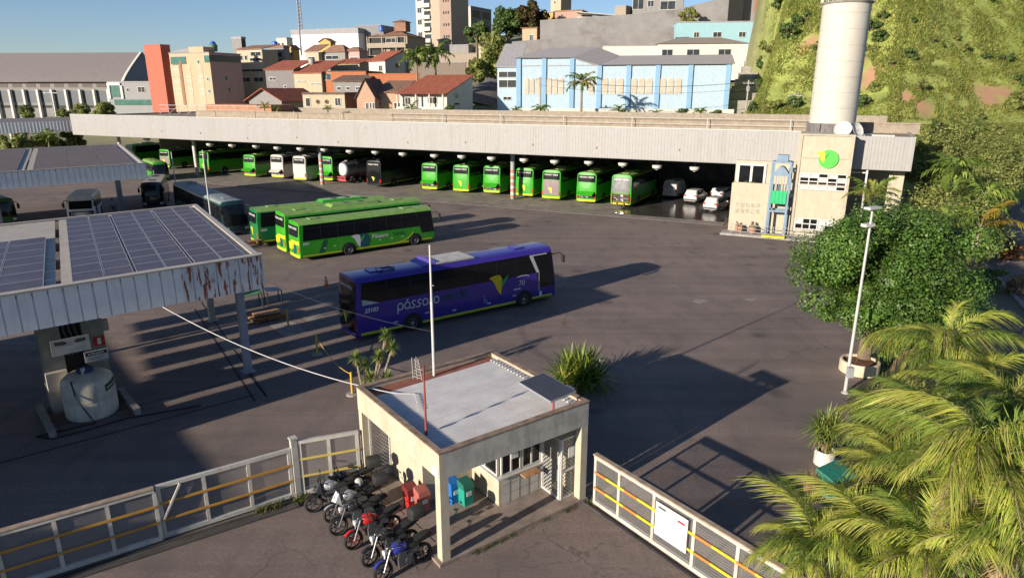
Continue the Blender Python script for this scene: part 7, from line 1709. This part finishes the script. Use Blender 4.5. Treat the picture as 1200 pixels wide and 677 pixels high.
FRX = [frond_mesh('dead_frond', 2.4, rf, DRY, 40, .5, 1.5, 1.6, .013)]
FRD = [frond_mesh('frond', 2.8, rf, PALMD, 30, .6, 1.0, 1.1, .06), frond_mesh('frond', 2.5, rf, PALMD, 28, .55, 1.2, 1.2, .06)]
FRY = [frond_mesh('frond', 2.6, rf, PALMY, 30, .55, .8, 1.3, .05)]
def palm(label, base, h, nf, scale, seed, fr=FR, name='palm_tree', group=None, tr=.11, elev=(-.35, 1.3), stems=1, spread=.0, cat='palm'):
    t_ = thing(name, label, cat, base, 0, group); rnd = random.Random(seed)
    for s in range(stems):
        ox, oy = (rnd.uniform(-spread, spread), rnd.uniform(-spread, spread)) if stems > 1 else (0, 0); hh = h*rnd.uniform(.75, 1.05) if stems > 1 else h
        q_ = MB(); q_.path([(ox*.4, oy*.4, -.2), (ox*.6, oy*.6, hh*.5), (ox, oy, hh+.15)], [tr*1.25, tr, tr*.85], 9)
        for k in range(int(hh/.22)): q_.lathe([(tr*1.0, -.02), (tr*1.13, 0), (tr*1.0, .02)], (lerp(ox*.4, ox, k*.22/hh), lerp(oy*.4, oy, k*.22/hh), .1+k*.22), 9, caps=False)
        q_.build('trunk', PBARK, t_, True)
        n_ = int(nf*(1.45 if fr is FR else 1))//stems
        for i in range(n_):
            o = bpy.data.objects.new('frond', rnd.choice(fr)); COL.objects.link(o); o.parent = t_
            az = 2.399*i+rnd.uniform(-.3, .3); e_ = lerp(elev[1], elev[0], (i+.5)/n_)+rnd.uniform(-.12, .12)
            if fr is FR and i >= n_-2: o.name = 'dead_frond'; o.data = FRX[0]
            o.location = (ox, oy, hh+.05+rnd.uniform(-.1, .15)); o.rotation_euler = (rnd.uniform(-.3, .3), -e_*.75, az); s_ = scale*rnd.uniform(.8, 1.12); o.scale = (s_, s_, s_)
    return t_
def crown_at(px, py, Y): return D(px, py, Y)
def palm_px(label, px, py, Y, nf, scale, seed, **k):
    c_ = D(px, py, Y); g_ = k.pop('gz', 0.); return palm(label, Vector((c_.x, c_.y, g_)), max(.5, c_.z-g_), nf, scale, seed, **k)
GP = 'feathery palms in the bed at lower right'
palm_px('tall feathery palm just in front of the big round tree', 1105, 425, 24.5, 17, .98, 21, group=GP)
palm_px('feathery palm left of the tallest one, below the lamp post', 1062, 520, 21.5, 18, .8, 22, group=GP)
palm_px('large feathery palm with bright arching midrib at the right edge', 1150, 560, 14.0, 18, .95, 23, group=GP)
palm_px('low feathery palm leaning over the right gate at the bottom', 950, 655, 15.2, 16, .72, 24, group=GP)
palm_px('dark centred palm between the gate palm and the right edge palm', 1062, 585, 17.0, 16, .85, 25, group=GP)
palm_px('feathery palm at the right edge behind the largest one', 1180, 500, 19.5, 16, .9, 26, group=GP)
palm_px('young palm with pale straight fronds at the bottom right', 1090, 665, 13.4, 13, .8, 27, group=GP)
palm_px('feathery palm low between the tall palm and the street', 1140, 480, 22.5, 15, .9, 28, group=GP)
palm_px('low palm filling the gap behind the teal container', 1030, 605, 18.0, 15, .66, 29, group=GP)
palm_px('palm at the bottom edge between the gate palm and the straight fronded one', 1020, 672, 14.6, 15, .8, 30, group=GP)
palm_px('palm at the bottom right corner of the bed', 1190, 650, 12.6, 15, .8, 34, group=GP)
palm_px('palm in the middle of the bed with dense yellow green crown', 1095, 520, 19.0, 17, .9, 35, group=GP)
# palms and bamboo-like bushes between office and street
def px_g(px, py, z=0): g_ = G(px, py, z); return Vector((g_.x, g_.y, z))
palm_px('yellowing palm with hanging orange fronds by the street', 1148, 268, 50, 9, 1.05, 31, fr=FRY+FRD)
palm_px('small palm crown above the big round tree', 1093, 300, 40, 12, .9, 32, fr=FRD)
palm_px('spiky palm in front of the office windows', 1020, 236, 58, 12, 1.0, 33, fr=[FRD[0], FR[3]], elev=(.1, 1.2))
def bush(label, c_, rx, ry, rz_, seed, lm=LEAF2, nclump=26, nper=260, leaf=.16, name='bush', cat='bush', group=None, blades=False):
    t_ = thing(name, label, cat, c_, 0, group); rnd = random.Random(seed); q_ = MB(); leaf_cloud(q_, rnd, crown_clumps(rnd, 0, 0, rz_*.85, rx, ry, rz_, nclump, .36), nper, leaf, 2.6); q_.build('foliage', lm, t_)
    q_ = MB()
    for k in range(7): a_ = 2*pi*k/7; q_.path([(.15*cos(a_), .15*sin(a_), -.8), (rx*.3*cos(a_), ry*.3*sin(a_), rz_*.6), (rx*.55*cos(a_), ry*.55*sin(a_), rz_*1.1)], [.09, .06, .03], 6)
    q_.build('stem', BARK, t_); return t_
GBB = 'tall feathery bushes between the office and the street'
for i, (px, py, rx, rz_, Y, lb) in enumerate(((1108, 240, 3.6, 3.3, 62, 'nearest the office annex'), (1138, 222, 3.7, 4.0, 66, 'tallest, with pale trunk showing'), (1165, 200, 3.0, 3.2, 78, 'next to the street'), (1128, 262, 3.4, 2.6, 54, 'lowest in front'), (1100, 200, 3.2, 2.6, 74, 'behind by the annex corner'), (1150, 185, 4.0, 2.8, 80, 'at the foot of the grassy slope'), (1098, 178, 3.4, 3.4, 80, 'tall against the slope behind the annex'), (1128, 168, 4.0, 3.4, 86, 'highest up against the slope'), (1172, 178, 3.6, 3.0, 84, 'beside the slope utility pole'))):
    c_ = D(px, py, Y); bush('tall feathery olive bush '+lb, Vector((c_.x, c_.y, c_.z-rz_*1.05)), rx, rx*.9, rz_, 40+i, LEAF2, 44, 150, .17, 'tall_bush', 'bush', GBB)
c_ = px_g(1180, 300); bush('low rusty orange shrub beside the street', Vector((c_.x-1, c_.y-1, 0)), 1.6, 1.6, 1.0, 61, leafmat('rusty_leaf', [(.16, .08, .03), (.3, .12, .05), (.1, .1, .03)], .6, .3), 14, 160, .12)
c_ = px_g(1195, 345); bush('dry brown shrub at the right edge below the street', Vector((c_.x, c_.y, 0)), 1.3, 1.3, .8, 62, DRY, 14, 140, .1)
c_ = px_g(1160, 340); bush('green shrub behind the round tree by the street', Vector((c_.x-.6, c_.y, 0)), 1.6, 1.4, 1.0, 63, LEAF1, 14, 160, .13)
palm_px('drooping palm rising from the tall bushes beside the annex', 1118, 205, 60, 16, 1.15, 36, fr=FRD, gz=0, elev=(-.6, 1.2))
palm_px('drooping palm between the tall bushes and the street', 1152, 238, 56, 16, 1.05, 37, fr=FRD, elev=(-.6, 1.2))
palm_px('drooping palm low in front of the tall bushes', 1100, 270, 50, 14, .95, 38, fr=FRD, elev=(-.5, 1.2))
# bed under the palms
q_ = MB(); q_.poly([(x_, y_, .008) for x_, y_ in ((7.5, 10), (9.5, 18), (13.5, 23), (15.6, 28.8), (20, 34), (24, 37), (27.5, 30), (26, 8), (18, 2))]); tag(q_.build('planting_bed', mat('bed_soil', (.075, .06, .04), .95, var=.4, scale=2, bump=.5, patch=(.05, .065, .02), pscale=.8)), kind='structure')
rg = random.Random(77); q_ = MB()
def blade(mb, x, y_, z, h_, w_, rnd, lean=.5):
    a_ = rnd.uniform(0, 2*pi); dx, dy = cos(a_), sin(a_); l_ = lean*rnd.uniform(.3, 1.2)*h_; b0 = len(mb.v)
    mb.v += [(x-dy*w_, y_+dx*w_, z), (x+dy*w_, y_-dx*w_, z), (x+dx*l_*.4+dy*w_*.7, y_+dy*l_*.4-dx*w_*.7, z+h_*.65), (x+dx*l_*.4-dy*w_*.7, y_+dy*l_*.4+dx*w_*.7, z+h_*.65), (x+dx*l_, y_+dy*l_, z+h_)]
    mb.f += [(b0, b0+1, b0+2, b0+3), (b0+3, b0+2, b0+4)]; mb.m += [0, 0]
for _ in range(9000):
    x, y_ = rg.uniform(8, 27), rg.uniform(4, 36)
    if y_ < 10+(x-7.5)*1.45+6 and y_ > 3 and not (x < 9.5+ (y_-10)*.3 and y_ > 10): blade(q_, x, y_, 0, rg.uniform(.15, .5), .02, rg, .8)
tag(q_.build('bed_grass', PALMD), kind='stuff')
# yuccas and pots
def rosette(mb, o, n_, L, w_, rnd, e0=-.4, e1=1.35):
    for i in range(n_):
        az = 2.399*i+rnd.uniform(-.2, .2); e_ = lerp(e1, e0, (i/n_)**.9)+rnd.uniform(-.1, .1); l_ = L*rnd.uniform(.8, 1.15)
        d = Vector((cos(az)*cos(e_), sin(az)*cos(e_), sin(e_))); s_ = Vector((-sin(az), cos(az), 0)); b0 = len(mb.v); p = Vector(o)
        mid = p+d*(l_*.55); tip = p+d*l_-Vector((0, 0, .16*l_*cos(e_)))
        mb.v += [tuple(p-s_*w_*.6), tuple(p+s_*w_*.6), tuple(mid+s_*w_), tuple(mid-s_*w_), tuple(tip)]; mb.f += [(b0, b0+1, b0+2, b0+3), (b0+3, b0+2, b0+4)]; mb.m += [0, 0]
def yucca(label, base, heads, L, seed, name='yucca', cat='plant', group=None, n_=60, dry=True, w_=.028, lm=YUC):
    t_ = thing(name, label, cat, base, 0, group); rnd = random.Random(seed)
    for (x, y_, z) in heads:
        if z > .5: q_ = MB(); q_.path([(x*.2, y_*.2, 0), (x*.7, y_*.7, z*.5), (x, y_, z)], [.08, .065, .055], 8); q_.build('trunk', PBARK, t_, True)
        q_ = MB(); rosette(q_, (x, y_, z), n_, L, w_, rnd); q_.build('leaf_rosette', lm, t_)
        if dry: q_ = MB(); rosette(q_, (x, y_, z-.05), 22, L*.75, w_, rnd, -1.35, -.9); q_.build('dry_skirt', DRY, t_)
    return t_
yb = D(420, 452, 29.5)
yucca('clump of tall dry-skirted yuccas behind the gatehouse left corner', Vector((-6.9, 29.3, 0)), [(-.35, 0, 1.95), (.0, .25, 1.45), (.65, .2, 1.95), (.95, .6, 2.8), (1.3, .3, 2.35), (1.1, -.2, 1.0), (.3, -.4, 1.1)], .5, 5)
bp = Vector((3.3, 30.4, 0)); yucca('big bright bush of strap leaves at the right rear of the gatehouse', bp, [(0, 0, 1.0), (.5, .3, .8), (-.5, .25, .9), (.1, -.5, .6), (.8, -.2, .45), (-.8, -.3, .45), (.2, .6, .45), (-.2, -.1, .35)], 1.4, 6, 'dracaena_bush', 'bush', None, 70, False, .045, leafmat('strap_leaf', [(.07, .14, .02), (.15, .24, .03), (.38, .38, .08)], .4, .35, 2))
pw = G(965, 543); planter('small white round pot holding the spiky plant by the lamp post', Vector((pw.x, pw.y, 0)), .38, .62, M['white'], cat='pot')
yucca('spiky yellow-green plant in the white pot', Vector((pw.x, pw.y, .5)), [(0, 0, .6), (.22, .05, .95), (-.2, .15, .8), (.0, .2, 1.05)], .95, 8, 'spiky_plant', 'plant', None, 70, True, .026)
ps = G(948, 585); t_ = thing('dry_stalks', 'tuft of dry straw stalks by the green container', 'plant', Vector((ps.x, ps.y, 0)), 0); q_ = MB(); rr = random.Random(9)
for _ in range(160): blade(q_, rr.uniform(-.2, .2), rr.uniform(-.2, .2), 0, rr.uniform(.5, 1.3), .012, rr, .25)
q_.build('stalks', DRY, t_)
gb = G(972, 588); t_ = thing('waste_container', 'teal green waste container with sloping lid, half hidden by palms', 'container', Vector((gb.x+.3, gb.y+.3, 0)), .55); t_.scale = (.88, .88, .88)
tc_ = mat('teal_container', (.015, .19, .15), .45, var=.1, dirt=(.1, .12, .1), damt=.3)
q_ = MB(); q_.add([(-.5, -.35, .1), (.5, -.35, .1), (.5, .35, .1), (-.5, .35, .1), (-.65, -.5, .95), (.65, -.5, .95), (.65, .5, 1.15), (-.65, .5, 1.15)], [(3, 2, 1, 0), (0, 1, 5, 4), (1, 2, 6, 5), (2, 3, 7, 6), (3, 0, 4, 7)]); q_.build('body', tc_, t_)
q_ = MB(); q_.add([(-.7, -.56, .96), (.7, -.56, .96), (.7, .54, 1.17), (-.7, .54, 1.17), (-.68, -.5, 1.04), (.68, -.5, 1.04), (.66, .5, 1.28), (-.66, .5, 1.28)], [(3, 2, 1, 0), (4, 5, 6, 7), (0, 1, 5, 4), (1, 2, 6, 5), (2, 3, 7, 6), (3, 0, 4, 7)])
q_.build('lid', tc_, t_)
for x in (-.4, .4):
    for y_ in (-.28, .28): q_ = MB(); q_.lathe([(.08, -.03), (.08, .03)], (x, y_, .08), 12, axis='y'); q_.build('caster', M['black'], t_)
# balcony plants and planters at the office
for i, px in enumerate((869, 885)):
    s_, z_ = onD(px, 214, 73.2); x, y_ = sd_xy(s_, 73.2); bush(('dark', 'bright')[i]+' green shrub in the office balcony box', Vector((x, y_, lz-.1)), .9, .5, .75, 70+i, (LEAF3, LEAF1)[i], 9, 150, .09)
for i, px in enumerate((866, 882)):
    s_, z_ = onD(px, 268, 70.9); x, y_ = sd_xy(s_, 70.9); planter('terracotta pot by the office wall, '+('left' if i == 0 else 'right')+' of a pair', Vector((x, y_, .2)), .38, .6, mat('terracotta', (.38, .2, .12), .9), 16, 'pot'); bush('dry brown plant in the '+('left' if i == 0 else 'right')+' terracotta pot', Vector((x, y_, .6)), .4, .4, .35, 80+i, DRY, 7, 60, .06)
# weeds along the gate track and porch
rw = random.Random(31); q_ = MB()
def weeds(a, b, n_, sp=.18, hh=(.06, .28)):
    for _ in range(n_):
        t = rw.random(); c_ = a.lerp(b, t)
        if fbm(c_.x*1.3, c_.y*1.3) > .46: blade(q_, c_.x+rw.uniform(-sp, sp), c_.y+rw.uniform(-sp, sp), 0, rw.uniform(*hh), .012, rw, .9)
weeds(Vector((-9.4, 19.7, 0)), Vector((-7.2, 20.9, 0)), 900); weeds(gl(0, -.1), gl(5.9, -.1), 500, .1, (.04, .14)); weeds(gl(5.9, -.1), gl(6.4, -.9), 260, .25, (.04, .15))
tag(q_.build('weeds', leafmat('weed_leaf', [(.06, .09, .02), (.12, .14, .03), (.22, .18, .07)], .7, .3)), kind='stuff')
# litter-like debris at the porch edge
# ---------------------------------------------------------------- slope vegetation
rh_ = random.Random(99); q_ = MB(); n_ = 0
while n_ < 85000:
    s = rh_.uniform(-23, 118); d = rh_.uniform(112, 232)
    x, y_ = sd_xy(s, d); z = tz_sd(s, d); px, py = proj(x, y_, z)
    if not (870 < px < 1215 and -14 < py < 215): continue
    n_ += 1
    if scar(x, y_, z) > .35: continue
    g_ = fbm(s*.10+3, d*.10)
    h_ = rh_.uniform(.2, .55)*(.6+g_*.8); blade(q_, x, y_, z-.08, h_, .06+.07*rh_.random(), rh_, 1.1)
tag(q_.build('slope_grass', GRASS), kind='stuff')
GSH = 'shrubs on the grassy slope'
shr = [(1160, 4, 5), (1092, 52, 5), (1105, 56, 4), (1068, 70, 9), (1131, 62, 6), (1155, 70, 6), (1177, 72, 8), (1077, 107, 9), (1022, 35, 9), (1030, 48, 9), (1020, 62, 8), (940, 30, 10), (925, 45, 12), (905, 60, 12), (895, 85, 10), (890, 105, 9), (1190, 125, 12), (1140, 160, 11), (1120, 168, 10), (1165, 158, 9), (1098, 150, 8), (1085, 170, 8), (1025, 110, 8), (1012, 125, 9), (930, 125, 9), (905, 128, 9), (1035, 25, 7), (915, 8, 11), (1120, 50, 5), (1070, 28, 4), (1195, 100, 8), (1150, 140, 6), (884, 130, 8), (958, 60, 6), (1045, 78, 6)]
for i, (px, py, r_) in enumerate(shr):
    c_ = hit(px, py, 95, 300); k_ = r_*c_.y*1.02/F
    o = bush('dark green shrub growing on the grassy slope', c_-Vector((0, 0, k_*.25)), k_, k_, k_*.8, 200+i, (LEAF3, LEAF2, LEAF3)[i % 3], 12, 110, k_*.17, 'slope_shrub', 'shrub', GSH)
    if i % 3 == 1: o['label'] = 'olive green shrub on the grassy slope'
# town trees
tree('street_tree', 'tall rounded dark tree between the white skyline block and the tan house', D(559, 62, 218), 6.0, 3.4, 3.2, 3.4, 22, 220, .36, LEAF3, .4, 51)
tree('dark_tree', 'broad dark tree mass on the skyline left of the grey wall', D(596, 48, 228), 5.5, 5.2, 4.5, 4.8, 30, 260, .45, LEAF3, .5, 52)
tree('dark_tree', 'brownish skyline tree touching the small brick hut', D(622, 42, 226), 5.5, 5.0, 4.5, 4.4, 26, 240, .45, leafmat('brown_tree_leaf', [(.035, .05, .012), (.08, .06, .02), (.1, .05, .02)], .6, .2), .4, 53)
tree('leafy_tree', 'tall olive tree spilling down the slope left of the church wing', D(580, 90, 178), 5.2, 3.7, 3.4, 5.2, 30, 260, .36, LEAF2, .35, 54)
tree('leafy_tree', 'small green tree under the tall olive one beside the sloping lane', D(562, 96, 174), 2.8, 3.2, 3, 2.8, 16, 200, .32, LEAF2, .25, 55)
tree('street_tree', 'bushy little tree at the top of the grey retaining wall', D(807, 26, 203), 1.8, 3.0, 2, 2.0, 12, 160, .3, LEAF2, .2, 56)
def cpalm(label, px, yb, yc, Y, nf, sc, seed, fr=FRD): 
    b_ = D(px, yb, Y); h_ = zrow(b_.x, Y, yc)-b_.z; return palm(label, b_, h_, nf, sc, seed, fr=fr, tr=.22, elev=(-.7, 1.1))
cpalm('left tall palm in front of the stained stone wall', 489, 96, 68, 168, 16, 1.75, 61); cpalm('right tall palm in front of the stained stone wall', 511, 97, 66, 170, 16, 1.9, 62)
cpalm('palm with hanging grey fronds in front of the church windows', 681, 133, 98, 140, 16, 1.45, 63, [FRD[0], FRY[0], FRD[1]])
GL = 'low palms and bushes along the street wall in front of the houses'
for i, (px, yb, r_, lb) in enumerate(((634, 132, 12, 'before the church left end'), (725, 133, 11, 'before the fourth church bay'), (768, 136, 9, 'before the fifth church bay'), (820, 135, 10, 'at the church right end'), (482, 130, 11, 'before the white veranda'), (310, 129, 9, 'before the red gable roof'), (325, 130, 7, 'beside the first low palm left of the bungalow'), (384, 130, 7, 'before the bungalow'), (455, 131, 6, 'before the peach house'), (605, 132, 8, 'at the foot of the church wing'))):
    b_ = D(px, yb+2, 136); cpx = r_*136/F
    palm('low bushy palm '+lb, b_-Vector((0, 0, .3)), .8, 12, cpx*.42, 300+i, fr=FRD, name='low_palm', group=GL, tr=.16, elev=(-.1, 1.3))
for i, (x0, x1, yb, lb) in enumerate(((785, 815, 136, 'under the fifth church bay'), (828, 862, 137, 'under the church right end'), (865, 905, 138, 'at the foot of the grassy slope'), (518, 545, 131, 'in front of the veranda house'), (905, 950, 140, 'left of the water tower'))):
    b_ = D((x0+x1)/2, yb, 134); w_ = (x1-x0)/2*134/F; bush('clipped dark hedge '+lb, b_-Vector((0, 0, .8)), w_, 1.2, 1.1, 320+i, LEAF3, 16, 160, .22, 'hedge', 'hedge')
for i, (px, py, r_, Y, lb) in enumerate(((20, 168, 16, 118, 'left, under the far canopy'), (48, 166, 14, 122, 'left of the low palm'), (82, 166, 15, 126, 'by the garage corner'), (122, 128, 10, 150, 'in front of the grey annex'), (95, 131, 10, 155, 'before the dark hall panels'), (75, 134, 7, 150, 'by the lamp before the hall'), (30, 130, 8, 150, 'between the white hall piers'))):
    c_ = D(px, py, Y); k_ = r_*Y/F; bush('leafy green bush '+lb, c_-Vector((0, 0, k_)), k_*1.1, k_, k_, 340+i, LEAF2, 18, 170, .3)
b_ = D(58, 172, 119); palm('small palm among bushes under the far canopy', Vector((b_.x, b_.y, b_.z)), 1.2, 14, .95, 360, fr=FRD)
b_ = D(64, 136, 165); t_ = thing('street_lamp', 'grey street lamp with two arms before the dark hall panels', 'street lamp', b_, 0); h_ = zrow(b_.x, 165, 109)-b_.z
q_ = MB(); q_.tube((0, 0, -1), (0, 0, h_), .12, .09, 8); q_.build('pole', M['grey'], t_); q_ = MB(); q_.beam((-1.2, 0, h_), (1.2, 0, h_), .1, .1); q_.box(-1.3, 0, h_, .7, .3, .15); q_.box(1.3, 0, h_, .7, .3, .15); q_.build('lamp_head', M['white'], t_)
# car half hidden behind the round tree
cb = G(1133, 283); make_car('pale car half hidden behind the big round tree by the street', (cb.x, cb.y, .01), radians(52), None, mat('car_grey_white', (.5, .52, .54), .3, coat=.4))
# ---------------------------------------------------------------- light, sky, camera
SUN_EL, SUN_AZ = radians(15.7), radians(42.6)     # light travels towards azimuth 42 degrees (from x to y)
sd_ = bpy.data.lights.new('sun', 'SUN'); sd_.energy = 5.0; sd_.angle = radians(.55); sd_.color = (1, .885, .74)
so = bpy.data.objects.new('sun', sd_); COL.objects.link(so)
dv = Vector((cos(SUN_AZ)*cos(SUN_EL), sin(SUN_AZ)*cos(SUN_EL), -sin(SUN_EL))); so.rotation_euler = dv.to_track_quat('-Z', 'Y').to_euler(); so.location = (-60, -50, 60)
w = bpy.data.worlds.new('World'); SC.world = w; w.use_nodes = True; nt = w.node_tree
bg = nt.nodes['Background']; sk = nt.nodes.new('ShaderNodeTexSky'); sk.sky_type = 'NISHITA'; sk.sun_disc = False
sk.sun_elevation = SUN_EL; sk.sun_rotation = atan2(-cos(SUN_AZ), -sin(SUN_AZ)); sk.altitude = 800; sk.air_density = 1.0; sk.dust_density = .35; sk.ozone_density = 3.0
tn = nt.nodes.new('ShaderNodeMix'); tn.data_type = 'RGBA'; tn.blend_type = 'MULTIPLY'; tn.inputs[0].default_value = 1; tn.inputs[7].default_value = (1, 1.01, 1.13, 1); nt.links.new(sk.outputs[0], tn.inputs[6]); nt.links.new(tn.outputs[2], bg.inputs[0]); bg.inputs[1].default_value = .07
cd = bpy.data.cameras.new('camera'); cd.sensor_width = 36; cd.lens = F/1200*36; cd.clip_start = .5; cd.clip_end = 9000
co = bpy.data.objects.new('camera', cd); COL.objects.link(co); co.location = (0, 0, CH); co.rotation_euler = (pi/2-PITCH, 0, 0); SC.camera = co
SC.render.resolution_x, SC.render.resolution_y = 1024, 577
vs = SC.view_settings; vs.view_transform = 'Standard'; vs.look = 'None'; vs.gamma = 1; vs.use_curve_mapping = False; vs.exposure = .72
SC.render.engine = 'CYCLES'; SC.cycles.max_bounces = 6; SC.cycles.transparent_max_bounces = 12; SC.cycles.caustics_reflective = False; SC.cycles.caustics_refractive = False
